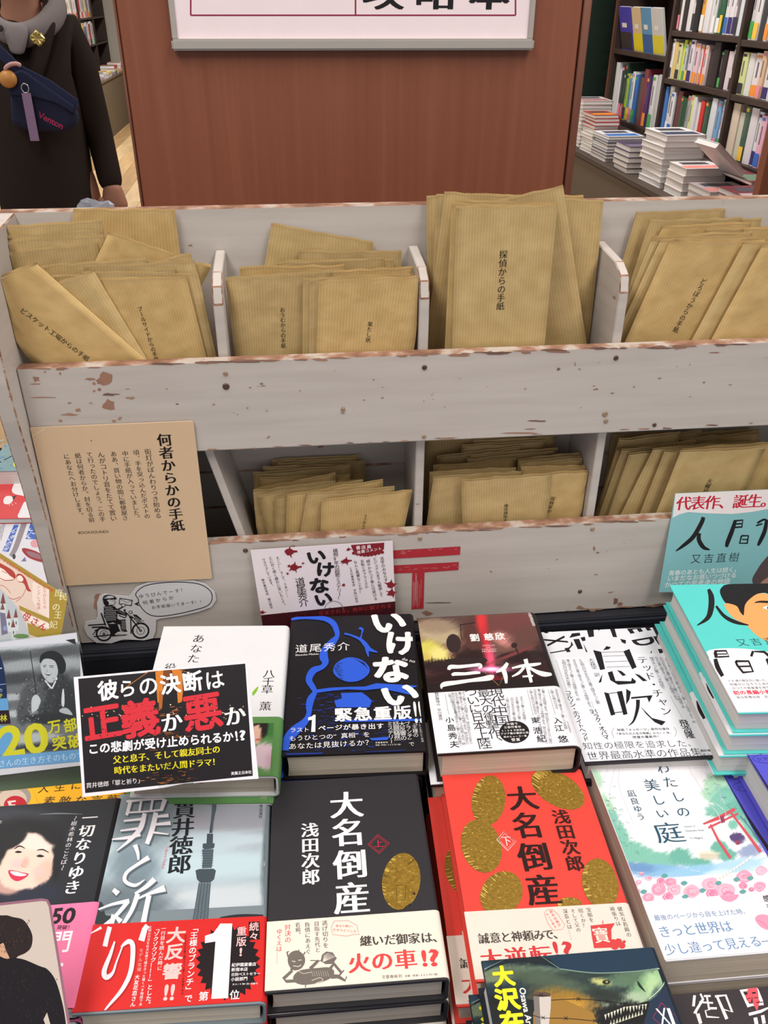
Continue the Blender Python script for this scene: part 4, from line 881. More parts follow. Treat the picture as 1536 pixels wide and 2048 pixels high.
p.ch('火', 780, 1345, 165, 150, RD, 'M'); p.ch('の', 945, 1330, 165, 150, RD, 'M'); p.ch('車', 1112, 1318, 165, 150, RD, 'M'); p.ch('!', 1245, 1310, 36, 120, RD, 'h'); p.ch('?', 1315, 1305, 75, 125, RD, 'h')
p.t('文藝春秋刊', 955, 1443, 1072, 1438, KK, 'm', .95); p.t('定価（本体1600円＋税）', 1115, 1436, 1345, 1424, KK, 'm', .98)
for a in (('逃げ切りを', 534, 1058, 541, 1218), ('目指す先代と', 476, 1064, 484, 1250), ('負債にあえぐ', 409, 1070, 416, 1262), ('若殿。', 341, 1072, 347, 1142)): p.t(*a, KK, 'm', 1.0, v=True)
p.t('対決の', 268, 1088, 271, 1178, RD, 'm', .98, v=True); p.t('ゆくえは……', 210, 1118, 207, 1330, RD, 'm', 1.0, v=True)
PK = (230, 140, 140)
p.line([(600, 1045), (700, 1040), (765, 1075), (772, 1120), (785, 1140), (740, 1140), (690, 1152), (590, 1140), (582, 1085), (600, 1045)], 3.5, PK); p.t('金なら無い、', 622, 1078, 738, 1082, RD, 'm', .95, v=False); p.t('だからどうした', 604, 1106, 750, 1118, RD, 'm', .9, v=False)
GY = (112, 104, 98)     # reclining imp with a fan
p.blob([(270, 1310), (290, 1270), (340, 1255), (385, 1290), (392, 1340), (362, 1385), (310, 1395), (278, 1360)], GY); p.line([(272, 1300), (265, 1265), (278, 1262)], 10, GY); p.line([(345, 1268), (350, 1250)], 9, GY); p.line([(382, 1285), (395, 1265)], 9, GY)
p.blob([(310, 1440), (350, 1400), (420, 1385), (480, 1380), (560, 1375), (600, 1400), (590, 1440), (540, 1470), (470, 1490), (380, 1500), (320, 1480)], GY)
p.line([(350, 1470), (260, 1475), (240, 1455), (300, 1400), (290, 1385)], [22, 22, 24, 20, 14], GY); p.line([(430, 1385), (470, 1345), (490, 1325)], [24, 20, 16], GY, True); p.line([(430, 1325), (510, 1328)], 6, GY)
p.poly([(505, 1330), (515, 1285), (545, 1262), (590, 1268), (620, 1310), (590, 1350), (540, 1352)], GY); p.line([(560, 1400), (600, 1350), (650, 1410), (640, 1430), (672, 1395)], [26, 26, 18, 12, 8], GY); p.line([(580, 1440), (630, 1440), (680, 1470), (690, 1440)], [34, 28, 16, 8], GY); p.line([(400, 1490), (395, 1520)], 7, GY)
for i in range(9): p.line([(522, 1336), (530+i*10, 1272+abs(i-3)*5)], 2.5, (226, 216, 204))
p.line([(330, 1395), (380, 1420), (440, 1410)], 3, (226, 216, 204)); p.line([(300, 1330), (325, 1335)], 5, (226, 216, 204)); p.line([(345, 1325), (368, 1322)], 5, (226, 216, 204)); p.line([(310, 1365), (345, 1370), (365, 1358)], 5, (226, 216, 204))
for i in range(8): p.line([(440+i*16, 1400), (450+i*16, 1440)], 2.5, (190, 180, 168))
p.line([(440, 1470), (500, 1450), (520, 1470), (470, 1490), (440, 1520)], 4, (220, 210, 198), True)
b.done(lab='the charcoal historical novel', shifts=[(.0, -.001), (.001, -.003)])

# ---- front row: red novel, volume two
b = Book('scarlet historical novel covered in gold coins with black title and cream band', (0.1046, 0.3334, -0.6015, -2.0, 0.0, -0.8), .1288, .1881, .027, C(226, 70, 60), M_PAGEG, (0.008, (880, 996), C(226, 214, 202)), zoom=(840, 1530, 3.491), group='scarlet historical novels in one stack', r=.004)
p = b.pr
for q in ((478, 248, 118, 176, 8), (962, 172, 205, 112, 30), (428, 568, 138, 190, -18), (568, 900, 140, 165, 35), (1258, 830, 125, 178, -14), (1045, 975, 86, 50, 0)): coin(p, *q, 1)
for c_, x, y, sx, sy in (('大', 715, 235, 215, 175), ('名', 750, 425, 215, 190), ('倒', 800, 645, 235, 210), ('産', 858, 875, 245, 225)): p.ch(c_, x, y, sx, sy, (44, 24, 24), 'M')
p.t('浅田次郎', 985, 365, 1080, 690, (58, 26, 24), 'M', 1.02)
p.line([(585, 468), (670, 535), (612, 602), (535, 525), (585, 468), (670, 535)], 4, (240, 226, 224)); p.line([(590, 482), (655, 535), (610, 588), (550, 527), (590, 482)], 2, (240, 226, 224)); p.ch('下', 603, 535, 72, 74, (240, 226, 224), 'm')
p = b.pb
for c_, x in (('誠', 445), ('意', 525), ('と', 600), ('神', 675), ('頼', 755), ('み', 830), ('で', 895), ('、', 965)): p.ch(c_, x, 1213-(x-445)*.065, 80, 78, KK, 'M')
p.ch('大', 500, 1355, 160, 145, (200, 56, 60), 'M'); p.ch('逆', 672, 1342, 160, 145, (200, 56, 60), 'M'); p.ch('転', 845, 1330, 160, 145, (200, 56, 60), 'M'); p.ch('!', 950, 1290, 34, 115, (200, 56, 60), 'h'); p.ch('?', 1030, 1290, 74, 118, (200, 56, 60), 'h')
for a in (('深意とは……', 1014, 1022, 1064, 1205), ('そして父の', 1068, 1020, 1106, 1152), ('招くか？', 1122, 1018, 1150, 1122), ('宝船を', 1178, 1012, 1196, 1082), ('健気な若殿の', 1396, 1006, 1458, 1186), ('頑張りは', 1342, 1006, 1384, 1108)): p.t(*a, KK, 'm', .95, v=True)
p.poly([(1190, 1122), (1360, 1105), (1335, 1150), (1340, 1275), (1215, 1280), (1200, 1200)], (206, 66, 66)); p.line([(1275, 1085), (1278, 1125)], 5, (206, 66, 66)); p.ch('寶', 1265, 1190, 115, 112, (238, 220, 208), 'M')
for x, y, r_ in ((1350, 1240, 26), (1385, 1235, 26), (1410, 1262, 24), (1360, 1265, 28), (1425, 1235, 12)): p.ell(x, y, r_, r_*.9, (206, 66, 66))
p.line([(900, 1008), (880, 1015), (868, 1040), (895, 1110), (930, 1155), (990, 1150), (1012, 1120), (960, 1040), (925, 1010), (900, 1008)], 3.5, PK); p.t('諦めは福が', 915, 1025, 972, 1118, RD, 'm', .9, v=True); p.t('やって来る', 890, 1045, 942, 1130, RD, 'm', .9, v=True); p.t('文藝春秋刊', 480, 1480, 600, 1472, KK, 'm', .9)
b.done(lab='the scarlet gold coin novel', shifts=[(-.0125, -.003), (-.0135, -.004)])

# ---- front row: garden novel
b = Book('white watercolour novel with a red shrine gate, trees and pink roses', (0.2493, 0.3395, -0.612, -0.6, 0.1, -1.0), .1284, .1882, .029, C(230, 226, 230), M_PAGE, (0.004, (1000, 1205), C(232, 226, 232)), zoom=(1160, 1500, 4.085), group='watercolour garden novels in one stack', r=.004, th=.0012, soft=True)
p = b.pr
G1, G2, G3, BLU, PNK = (176, 216, 186), (128, 190, 172), (110, 176, 160), (120, 170, 210), (240, 158, 184)
paint(p, 'cover_picture', b.cover, .0005, .1245, .36*.1882, .1878, (240, 236, 240), [
 (120, 240, 60, 90, -20, G1, .35), (190, 480, 90, 140, -30, G1, .3), (300, 700, 90, 150, -30, G2, .3), (420, 840, 200, 90, 15, G2, .25), (250, 560, 60, 70, 0, G2, .3), (650, 900, 160, 70, 5, G2, .25), (820, 870, 90, 70, 0, G3, .25), (960, 920, 120, 40, 0, G3, .3),
 (1130, 270, 110, 90, 0, G1, .25), (1080, 370, 90, 60, 20, G1, .25), (1230, 420, 170, 110, 25, G2, .25), (1110, 500, 90, 50, 0, G2, .25), (1330, 520, 130, 70, 40, G3, .25), (1250, 610, 40, 40, 0, G2, .3), (1140, 800, 70, 60, 0, G3, .25), (1200, 860, 80, 50, 0, G3, .25), (1400, 640, 60, 120, -30, G2, .3), (1500, 720, 90, 60, 30, G3, .3),
 (650, 990, 260, 55, 0, (130, 176, 214), .35), (950, 1000, 330, 60, -6, (150, 196, 226), .35), (1300, 950, 220, 60, -12, (176, 212, 236), .35), (480, 960, 130, 40, 5, (110, 150, 196), .35), (1120, 1010, 120, 30, -10, (206, 226, 240), .5), (1050, 860, 90, 35, 0, (226, 218, 196), .3), (1400, 820, 110, 50, -14, (150, 164, 196), .35), (1290, 720, 60, 45, 10, (100, 88, 130), .15),
 (500, 1130, 140, 60, 20, (236, 200, 216), .35), (800, 1110, 330, 60, 5, (226, 206, 220), .4), (1350, 1080, 220, 90, -20, (196, 220, 220), .4), (600, 1180, 140, 34, 0, (130, 150, 190), .4), (900, 1170, 300, 26, 0, (140, 170, 180), .4)], 110, 110, wob=.2, grain=3)
p.H()
for x, y, r_ in ((460, 1160, 36), (440, 1110, 30), (560, 1050, 26), (660, 1075, 36), (640, 1140, 62), (560, 1205, 48), (740, 1080, 50), (770, 1140, 58), (720, 1200, 44), (915, 1155, 66), (1070, 1100, 70), (1080, 1175, 50), (1190, 1150, 74), (1215, 1200, 60), (1345, 1035, 66), (1465, 1115, 52), (1480, 985, 50), (1330, 1110, 34), (500, 1010, 18), (1400, 1140, 24), (480, 1080, 24)):
    p.blob([(x+r_*math.cos(a)*rnd.uniform(.85, 1.1), y+r_*.8*math.sin(a)*rnd.uniform(.85, 1.1)) for a in np.linspace(0, 6.28, 9)[:-1]], rnd.choice([PNK, (236, 140, 172), (244, 176, 196)]))
    for k_ in range(3): p.line([(x+r_*(.65-.2*k_)*math.cos(a), y+r_*(.5-.15*k_)*math.sin(a)) for a in np.linspace(k_, k_+4.2, 9)], 3, rnd.choice([(214, 96, 136), (252, 214, 224)]))
for x, y in ((520, 1160), (850, 1090), (1000, 1150), (1280, 1060), (1130, 1090), (690, 1030), (1390, 1050), (860, 1200), (1330, 1160)): p.blob([(x-28, y), (x, y-20), (x+28, y-4), (x, y+18)], (100, 160, 160))
p.U(); TR_ = (206, 82, 92)
p.poly([(1002, 600), (1120, 545), (1262, 470), (1270, 495), (1140, 570), (1012, 612)], TR_); p.poly([(1045, 628), (1290, 512), (1294, 528), (1052, 645)], TR_); p.line([(1065, 610), (1130, 740), (1230, 885)], [16, 20, 24], TR_); p.line([(1235, 515), (1330, 640), (1475, 835)], [16, 20, 26], TR_); p.poly([(1142, 548), (1172, 535), (1185, 590), (1155, 600)], (140, 70, 96))
p.poly([(1220, 700), (1300, 678), (1335, 715), (1300, 730), (1310, 768), (1280, 778), (1262, 735), (1232, 735)], (90, 74, 118)); p.poly([(1262, 745), (1300, 738), (1305, 772), (1280, 778)], (150, 70, 96))
for i in range(13): p.line([(985+i*12, 850), (990+i*12, 895)], 3, (180, 172, 160))
for i in range(11): p.poly([(1110+i*26, 1062-i*17), (1140+i*25, 1042-i*17), (1150+i*25, 1052-i*17), (1122+i*26, 1075-i*17)], (232, 228, 222)); p.line([(1110+i*26, 1062-i*17), (1122+i*26, 1075-i*17)], 2.5, (150, 150, 160))
p.line([(1310, 540), (1390, 640), (1430, 700), (1500, 780)], [8, 10, 14, 22], (96, 130, 140), True); p.line([(1340, 560), (1385, 640)], 6, (96, 130, 140))
for q in ([(250, 100), (200, 220), (160, 320)], [(330, 100), (320, 300), (440, 610)], [(290, 140), (240, 360), (290, 600)], [(860, 100), (980, 300), (1060, 420)], [(980, 90), (1120, 270), (1150, 430)], [(1060, 95), (1100, 130), (1230, 150)]): p.line(q, 3, (206, 206, 226), True)
for q in ([(1080, 470), (1125, 520), (1150, 590)], [(1110, 440), (1180, 500), (1195, 560)], [(1150, 380), (1180, 440)], [(460, 1000), (520, 1005)], [(900, 985), (980, 995)], [(1000, 1060), (1080, 1040)]): p.line(q, 3, (240, 246, 246), True)
for i in range(70):
    x, y = rnd.choice([(rnd.uniform(100, 360)+0, 0), (rnd.uniform(1000, 1400), 1)]); yy = rnd.uniform(250, 850) if y == 0 else rnd.uniform(220, 600)
    if y == 0: x = x*.5+yy*.36-20
    p.line([(x, yy), (x+rnd.uniform(8, 20), yy-8), (x+rnd.uniform(20, 34), yy+4)], 2, (110, 160, 150), True)
p.U(); T = (38, 84, 106)
for c_, x, y, sx, sy in (('わ', 676, 152, 110, 90), ('た', 735, 265, 118, 90), ('し', 800, 385, 105, 85), ('の', 842, 508, 118, 85), ('美', 585, 290, 130, 100), ('し', 640, 412, 110, 85), ('い', 672, 522, 110, 75)): p.ch(c_, x, y, sx, sy, T, 'm')
p.ch('庭', 725, 680, 250, 170, T, 'm'); p.t('凪良ゆう', 420, 358, 496, 548, T, 'm', .95)
p.t('Watashi no', 848, 630, 940, 622, (90, 130, 140), 'g'); p.t('Utsukushii Niwa', 860, 662, 1010, 656, (90, 130, 140), 'g'); p.t('Yu Nagira', 895, 722, 1000, 718, (90, 130, 140), 'g')
p = b.pb; BT = (96, 142, 184)
p.blob([(1140, 1180), (1200, 1150), (1290, 1160), (1285, 1210), (1230, 1240), (1170, 1225)], (240, 150, 180)); p.blob([(1430, 1380), (1470, 1345), (1560, 1360), (1600, 1420), (1540, 1470), (1470, 1440)], (240, 150, 176)); p.line([(1450, 1390), (1500, 1420), (1540, 1460)], 4, (214, 100, 140), True)
p.t('最後のページから目を上げた時、', 630, 1372, 1352, 1318, BT, 'g', .98); p.t('きっと世界は', 690, 1486, 1192, 1442, BT, 'm', 1.05); p.t('少し違って見える―', 738, 1632, 1530, 1556, BT, 'm', 1.0); p.t('感涙', 1527, 1215, 1560, 1290, (40, 40, 50), 'b', .8, v=True)
b.done(lab='the watercolour shrine gate novel')

# ---- front row: grey tower novel
b = Book('grey-blue novel with a tall steel tower, flowing white title and red band', (-0.1738, 0.3338, -0.5905, -0.73, -0.3, -3.2), .1300, .1871, .029, C(120, 132, 138), M_PAGE, (0.008, (800, 1042), C(206, 40, 38)), zoom=(130, 1550, 3.572), group='grey tower novels in one stack', r=.005)
p = b.pr
paint(p, 'cover_picture', b.cover, .0005, .1265, .40*.1871, .1868, (168, 184, 192), [
 (1000, 200, 700, 130, 0, (150, 156, 162), .5), (1100, 340, 500, 80, 0, (158, 158, 166), .5), (1300, 250, 160, 300, 0, (150, 152, 160), .5), (900, 480, 700, 70, -3, (182, 198, 206), .5), (1000, 650, 700, 100, -3, (186, 206, 214), .5), (1100, 880, 500, 90, -4, (196, 204, 210), .5), (700, 960, 260, 60, -4, (176, 188, 196), .5),
 (560, 340, 260, 180, 0, (120, 134, 140), .5), (500, 650, 170, 160, 0, (120, 138, 148), .5), (430, 960, 330, 200, 0, (104, 118, 126), .5), (1460, 560, 50, 420, 3, (96, 106, 112), .4)], 90, 90, wob=.1)
p.blob([(200, 1060), (215, 960), (245, 905), (275, 930), (290, 1000), (340, 1010), (360, 1060)], (50, 58, 62)); p.blob([(1100, 1020), (1250, 995), (1445, 1000), (1445, 1016), (1250, 1020)], (40, 46, 50))
ST = (66, 76, 86)
p.poly([(1048, 158), (1084, 158), (1080, 240), (1062, 330), (1052, 415), (1030, 415), (1042, 330), (1050, 240)], ST)
p.poly([(1015, 420), (1058, 420), (1056, 490), (1010, 492)], ST); p.poly([(985, 490), (1070, 488), (1066, 520), (1050, 528), (995, 530), (982, 520)], ST); p.poly([(980, 530), (1062, 530), (1056, 600), (1048, 665), (978, 668), (985, 600)], (84, 96, 106)); p.poly([(932, 682), (960, 672), (1060, 670), (1078, 682), (1066, 745), (1040, 768), (965, 770), (942, 745)], ST)
p.poly([(958, 770), (1040, 768), (1028, 900), (1018, 1040), (912, 1045), (940, 900)], (118, 134, 142))
for i in range(34):
    y = 172+i*7; p.line([(1047, y), (1080-(i*.6), y)], 2.5, (110, 122, 132))
for i in range(20):
    y = 775+i*13; x0 = 958-(y-770)*.17; x1 = 1040-(y-770)*.085
    p.line([(x0, y), ((x0+x1)/2, y+13), (x1, y)], 3, (58, 70, 78)); p.line([(x0, y+13), ((x0+x1)/2, y), (x1, y+13)], 3, (58, 70, 78))
for f_ in (0, .25, .5, .75, 1): p.line([(958+82*f_, 770), (914+104*f_, 1042)], 4, (54, 64, 72))
for i in range(7): p.line([(975, 545+i*17), (1060, 545+i*17)], 3, (50, 60, 68))
p.line([(1470, 180), (1462, 300)], 4, (160, 166, 168)); p.line([(1440, 560), (1465, 580)], [4, 12], (210, 214, 214)); p.line([(1425, 650), (1465, 615)], 8, (214, 218, 218))
p.t('貫井徳郎', 855, 250, 818, 640, (30, 34, 38), 'M', 1.08); p.t('Tokuro Nukui', 735, 508, 702, 668, (206, 110, 120), 'g'); p.t('実業之日本社', 1402, 195, 1398, 300, (34, 38, 40), 'g', 1.1)
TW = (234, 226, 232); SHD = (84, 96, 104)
def title(pp, dx, dy, col, g=0):
    # flowing brush lettering of the four-character title
    L = lambda pts, w: pp.line([(x+dx, y+dy) for x, y in pts], [k+g for k in w] if isinstance(w, list) else w+g, col, True)
    L([(440, 190), (600, 175), (735, 160)], [16, 18, 30]); L([(470, 180), (452, 250), (440, 290)], [26, 24, 20]); L([(715, 170), (690, 250)], [34, 24]); L([(445, 270), (580, 262), (700, 250)], [12, 14, 16]); L([(545, 185), (530, 265)], [18, 16]); L([(625, 180), (612, 260)], [18, 16])
    L([(570, 275), (540, 380), (470, 460), (370, 545)], [30, 36, 26, 6]); L([(650, 270), (625, 380), (585, 495)], [34, 36, 30]); L([(420, 330), (560, 315)], [14, 20]); L([(395, 400), (550, 380)], [12, 20]); L([(335, 462), (440, 450), (540, 430)], [8, 22, 18]); L([(650, 300), (740, 290)], [16, 26]); L([(640, 355), (755, 345)], [16, 28]); L([(620, 410), (740, 425)], [16, 8])
    L([(500, 500), (520, 560), (525, 610)], [34, 24, 12]); L([(600, 590), (520, 640), (440, 700), (430, 760), (500, 790), (570, 750)], [36, 24, 24, 28, 24, 6])
    L([(345, 820), (380, 850)], [30, 40]); L([(240, 962), (340, 925), (460, 900)], [12, 20, 30]); L([(450, 905), (360, 1010), (260, 1090), (165, 1140)], [30, 26, 20, 5]); L([(350, 1000), (320, 1110), (285, 1225)], [36, 30, 36]); L([(370, 1020), (400, 1050)], [24, 40])
    L([(640, 745), (580, 800), (500, 850)], [40, 30, 16]); L([(520, 850), (480, 960), (420, 1060), (340, 1170)], [34, 30, 24, 6]); L([(510, 890), (600, 850), (715, 810)], [14, 20, 50]); L([(600, 860), (575, 980), (535, 1190)], [36, 36, 44])
def title2(pp, dx, dy, col, g=0):
    L = lambda pts, w: pp.line([(x+dx, y+dy) for x, y in pts], [k+g for k in w], col, True)
    L([(355, 1190), (325, 1280), (280, 1400), (295, 1445), (340, 1415), (370, 1330), (420, 1200)], [12, 24, 34, 40, 20, 12, 10]); L([(400, 1230), (455, 1190), (485, 1230), (470, 1400), (410, 1530), (310, 1650), (270, 1700)], [12, 34, 34, 32, 28, 16, 6])
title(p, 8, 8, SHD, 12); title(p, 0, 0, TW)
p = b.pb
# the parts of the title that run over the red band
p.line([(320, 1085), (300, 1160), (285, 1225)], [32, 32, 34], TW); p.line([(590, 1075), (570, 1100), (545, 1185)], [36, 38, 44], TW); p.line([(260, 1090), (165, 1140)], [20, 5], TW)
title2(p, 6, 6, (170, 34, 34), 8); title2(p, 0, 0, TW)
sb = []
for i in range(56): a = 2*math.pi*i/56; k_ = 1.0 if i % 2 else .86; sb.append((1165+232*k_*math.cos(a), 1340+275*k_*math.sin(a)))
p.poly(sb, (30, 22, 26)); WH = (238, 232, 234)
p.poly([(1000, 1150), (1060, 1130), (1110, 1062), (1195, 1062), (1165, 1595), (1045, 1600), (1075, 1190), (1000, 1202)], WH)
p.ch('第', 990, 1582, 72, 70, WH, 'b'); p.ch('位', 1212, 1572, 74, 72, WH, 'b'); p.poly([(1312, 1050), (1390, 1048), (1392, 1175), (1312, 1180)], (30, 22, 26))
p.ch('続', 1350, 1085, 70, 66, (250, 190, 190), 'b'); p.ch('々', 1350, 1152, 70, 60, (250, 190, 190), 'b'); p.ch('重', 1262, 1118, 74, 68, (250, 190, 190), 'b'); p.ch('版', 1260, 1192, 74, 70, (250, 190, 190), 'b'); p.ch('!', 1256, 1265, 18, 60, (250, 190, 190), 'b')
for a in (('紀伊國屋書店', 1205, 1358, 1352, 1352), ('新宿本店', 1203, 1392, 1292, 1388), ('日別ベストセラー', 1200, 1427, 1382, 1419), ('小説部門', 1200, 1461, 1290, 1456), ('（2019年9月4日調べ）', 1195, 1497, 1380, 1490)): p.t(*a, WH, 'b', 1.0, v=False)
p.t('「王様のブランチ」で', 926, 1095, 882, 1598, WH, 'b', 1.0, v=True)
for c_, x, y in (('大', 795, 1145), ('反', 782, 1265), ('響', 765, 1405)): p.ch(c_, x, y, 140, 118, (250, 190, 186), 'h')
p.ch('!', 722, 1555, 30, 115, (250, 190, 186), 'h'); p.ch('!', 768, 1553, 30, 115, (250, 190, 186), 'h')
p.t('「ゾクゾクゾク！！！」とした。', 658, 1100, 592, 1640, WH, 'b', 1.0, v=True); p.t('一行目を読んだ時に', 705, 1098, 676, 1382, WH, 'g', .95, v=True); tiny(p, 608, 1090, 540, 1640, 24, 3, WH, 'g', .95); p.t('大友花恋さん', 516, 1445, 485, 1640, WH, 'b', .95, v=True); p.t('モデル女優', 545, 1255, 530, 1390, (240, 170, 165), 'g', .9, v=True); tiny(p, 862, 1150, 838, 1560, 22, 6, (90, 20, 24), 'g', .9)
p.poly([(50, 1712), (1440, 1640), (1440, 1648), (52, 1722)], (40, 34, 36))
b.done(lab='the grey steel tower novel')

# ---- far right: blue-violet book
b = Book('blue-violet book with thin handwritten title, black edge strip and an oval mark', (0.3795, 0.3255, -0.580, -1.0, 0.0, 0.0), .128, .188, .030, C(88, 84, 200), M_PAGEW, zoom=(1380, 1380, 9.308), group='blue-violet books in one stack', th=.0014)
p = b.pr; KB = (26, 24, 48)
p.poly([(862, 1012), (918, 1014), (1452, 1790), (2400, 3100), (2330, 3140), (1430, 2048)], (34, 30, 40))
p.line([(1080, 990), (1130, 1010), (1200, 985)], 9, KB, True); p.line([(1140, 965), (1130, 1060), (1150, 1110)], 8, KB, True); p.line([(1225, 1020), (1160, 1110), (1110, 1130), (1095, 1095), (1160, 1040), (1240, 1050), (1265, 1090), (1230, 1135), (1185, 1140)], 8, KB, True)
p.ch('な', 1390, 1070, 190, 170, KB, 'g'); p.ch('た', 1640, 1060, 190, 170, KB, 'g')
tt = np.linspace(0, 6.3, 30); p.line([(1480+310*math.cos(a), 1275+90*math.sin(a)) for a in tt], 5, KB); p.t('シナリオ', 1290, 1290, 1640, 1270, KB, 'g', .7)
b.done(lab='the blue-violet book', shifts=[(-.0115, -.0015), (-.002, -.002), (-.001, -.002)])

# ---- bottom: shark thriller
b = Book('dark thriller with a glaring shark, barbed wire and yellow title, lowest in view', (0.1010, 0.1420, -0.570, -1.3, 0.0, 0.0), .1245, .188, .034, C(26, 34, 44), M_PAGEW, zoom=(900, 1860, 2.415), group='shark thrillers in one stack')
p = b.pr
paint(p, 'cover_picture', b.cover, .0005, .1195, .0, .188, (26, 44, 62), [
 (600, 120, 500, 50, -4, (30, 66, 92), .5), (330, 170, 120, 34, -20, (70, 110, 110), .4), (300, 160, 170, 40, 14, (28, 42, 48), .25), (420, 140, 110, 22, 12, (20, 30, 36), .3),
 (250, 215, 130, 40, -10, (110, 124, 96), .35), (560, 215, 330, 34, 3, (96, 116, 96), .4), (700, 260, 420, 70, 0, (40, 56, 54), .4), (480, 250, 200, 40, 14, (70, 86, 70), .4), (900, 230, 160, 40, -10, (84, 110, 88), .35), (985, 245, 60, 50, -20, (150, 186, 140), .35), (930, 300, 90, 50, -40, (120, 160, 118), .4), (860, 340, 110, 34, -10, (160, 180, 150), .4), (980, 270, 40, 50, 0, (170, 200, 150), .5),
 (560, 340, 150, 50, 10, (150, 112, 40), .5), (570, 390, 110, 50, 0, (190, 140, 50), .5), (640, 430, 200, 50, 0, (110, 90, 50), .5), (760, 320, 90, 30, 10, (36, 44, 40), .4), (820, 410, 130, 60, -8, (12, 16, 16), .2), (900, 450, 90, 50, 0, (20, 24, 24), .3), (1060, 380, 90, 110, 0, (22, 40, 64), .4), (730, 250, 46, 14, 10, (190, 190, 120), .4), (500, 600, 500, 130, 0, (50, 56, 50), .5), (230, 420, 80, 120, 0, (20, 26, 26), .4)], 110, 120, wob=.2, grain=5)
p.poly([(430, 115), (600, 92), (1000, 70), (1040, 150), (1048, 188), (1000, 184), (900, 196), (760, 208), (620, 204), (528, 186), (470, 138)], (28, 52, 72))
p.poly([(1048, 188), (1100, 150), (1200, 500), (1180, 620), (930, 620), (940, 430), (955, 352), (1010, 310), (1042, 250), (1050, 210)], (26, 44, 66))
p.poly([(540, 330), (420, 330), (360, 420), (380, 620), (700, 620), (720, 470), (690, 400)], (150, 112, 48)); p.poly([(430, 340), (330, 330), (250, 420), (260, 620), (402, 620), (402, 400)], (26, 34, 34))
p.blob([(728, 470), (740, 420), (800, 385), (880, 365), (950, 345), (962, 356), (945, 420), (925, 470), (900, 560), (760, 580)], (14, 14, 16))
p.line([(1000, 186), (1040, 196), (1046, 225), (1020, 280), (960, 335)], 4, (190, 210, 170), True); p.line([(530, 188), (700, 208), (900, 200), (1000, 186)], 5, (120, 146, 130), True)
p.poly([(160, 205), (200, 170), (262, 128), (430, 118), (480, 140), (528, 186), (450, 165), (330, 150), (230, 172)], (26, 36, 42)); p.line([(165, 190), (262, 128)], 3, (150, 170, 160)); p.line([(440, 124), (528, 186)], 3, (120, 150, 140))
p.blob([(735, 250), (755, 240), (775, 250), (765, 262), (745, 262)], (40, 44, 34)); p.ell(757, 251, 5, 5, (200, 200, 140)); p.ell(757, 251, 2.5, 3, (10, 10, 10))
p.blob([(905, 245), (925, 270), (945, 300), (930, 290), (910, 270)], (30, 40, 34))
for i in range(14): x = 745+i*15; y = 398-i*4+abs(i-6)*2; p.poly([(x, y), (x+11, y-3), (x+6+rnd.uniform(-3, 3), y+24+rnd.uniform(-4, 8))], (206, 206, 186))
for i in range(11): x = 770+i*15; y = 462-i*5; p.poly([(x, y), (x+12, y-4), (x+7, y-26)], (190, 190, 168))
def wire(pts):
    p.line(pts, 3.2, (22, 20, 20), True)
    for (x, y) in pts[1:-1]: p.line([(x-9, y-9), (x+9, y+8)], 3, (22, 20, 20)); p.line([(x-9, y+8), (x+8, y-9)], 3, (22, 20, 20))
p.poly([(402, 310), (488, 318), (486, 380), (478, 460), (470, 620), (420, 620), (412, 470)], (196, 186, 180)); p.poly([(402, 310), (430, 312), (438, 460), (440, 620), (420, 620), (412, 470)], (120, 112, 106)); p.ell(445, 312, 43, 12, (90, 70, 60))
wire([(400, 318), (440, 316), (486, 322)]); wire([(488, 340), (620, 334), (760, 345), (850, 358), (960, 372)]); wire([(400, 412), (450, 425), (560, 428), (700, 440), (800, 446)])
YL = (240, 228, 40)
p.ch('大', 258, 225, 105, 100, YL, 'p'); p.ch('沢', 276, 336, 118, 108, YL, 'p'); p.ch('在', 302, 445, 120, 108, YL, 'p'); p.ch('昌', 326, 560, 124, 112, YL, 'p')
p.t('Osawa Arimasa', 348, 280, 405, 560, (226, 226, 220), 'b')
p.line([(1020, 352), (1105, 425), (1065, 500), (980, 425), (1020, 352)], 2.5, (176, 40, 92)); p.ch('X', 1030, 420, 52, 80, (232, 230, 226), 'm'); p.ch('I', 1068, 420, 16, 80, (232, 230, 226), 'm')
b.done(lab='the shark thriller', shifts=[(-.008, -.003), (-.010, -.004)])

# ---- bottom right: black book with white and red lettering
g_ = on_z(1346, 1965, H-.640)
b = Book('black book with rough white lettering and a red mask shape, beside the shark thriller', (0.2390, 0.1480, -0.640, -1.2, 0.0, 0.0), .112, .182, .026, C(52, 44, 48), M_PAGEW, zoom=(1300, 1900, 6.508), group=None, th=.0012)
p = b.pr; WW = (232, 224, 226)
p.line([(580, 590), (565, 735)], 36, WW); p.line([(655, 570), (690, 640), (600, 790), (585, 830)], [26, 34, 36, 50], WW); p.line([(620, 830), (660, 960)], [48, 44], WW); p.line([(700, 600), (790, 600)], 26, WW); p.line([(640, 680), (820, 690)], 24, WW); p.line([(740, 610), (770, 780), (720, 790), (740, 870), (900, 880)], [24, 26, 20, 26, 12], WW); p.line([(780, 760), (870, 760)], 30, WW)
p.line([(865, 590), (1000, 900)], [30, 44], WW); p.line([(845, 605), (985, 590), (1070, 810), (960, 775)], [30, 30, 30, 18], WW)
p.poly([(1165, 520), (1380, 475), (1410, 510), (1470, 660), (1480, 720), (1330, 730), (1270, 750), (1200, 600)], WW); p.poly([(1210, 545), (1370, 520), (1430, 680), (1310, 700), (1290, 700)], (52, 44, 48)); p.poly([(1275, 492), (1380, 478), (1405, 540), (1420, 700), (1395, 800), (1340, 700), (1330, 600), (1310, 690), (1262, 660), (1235, 590)], (222, 84, 96))
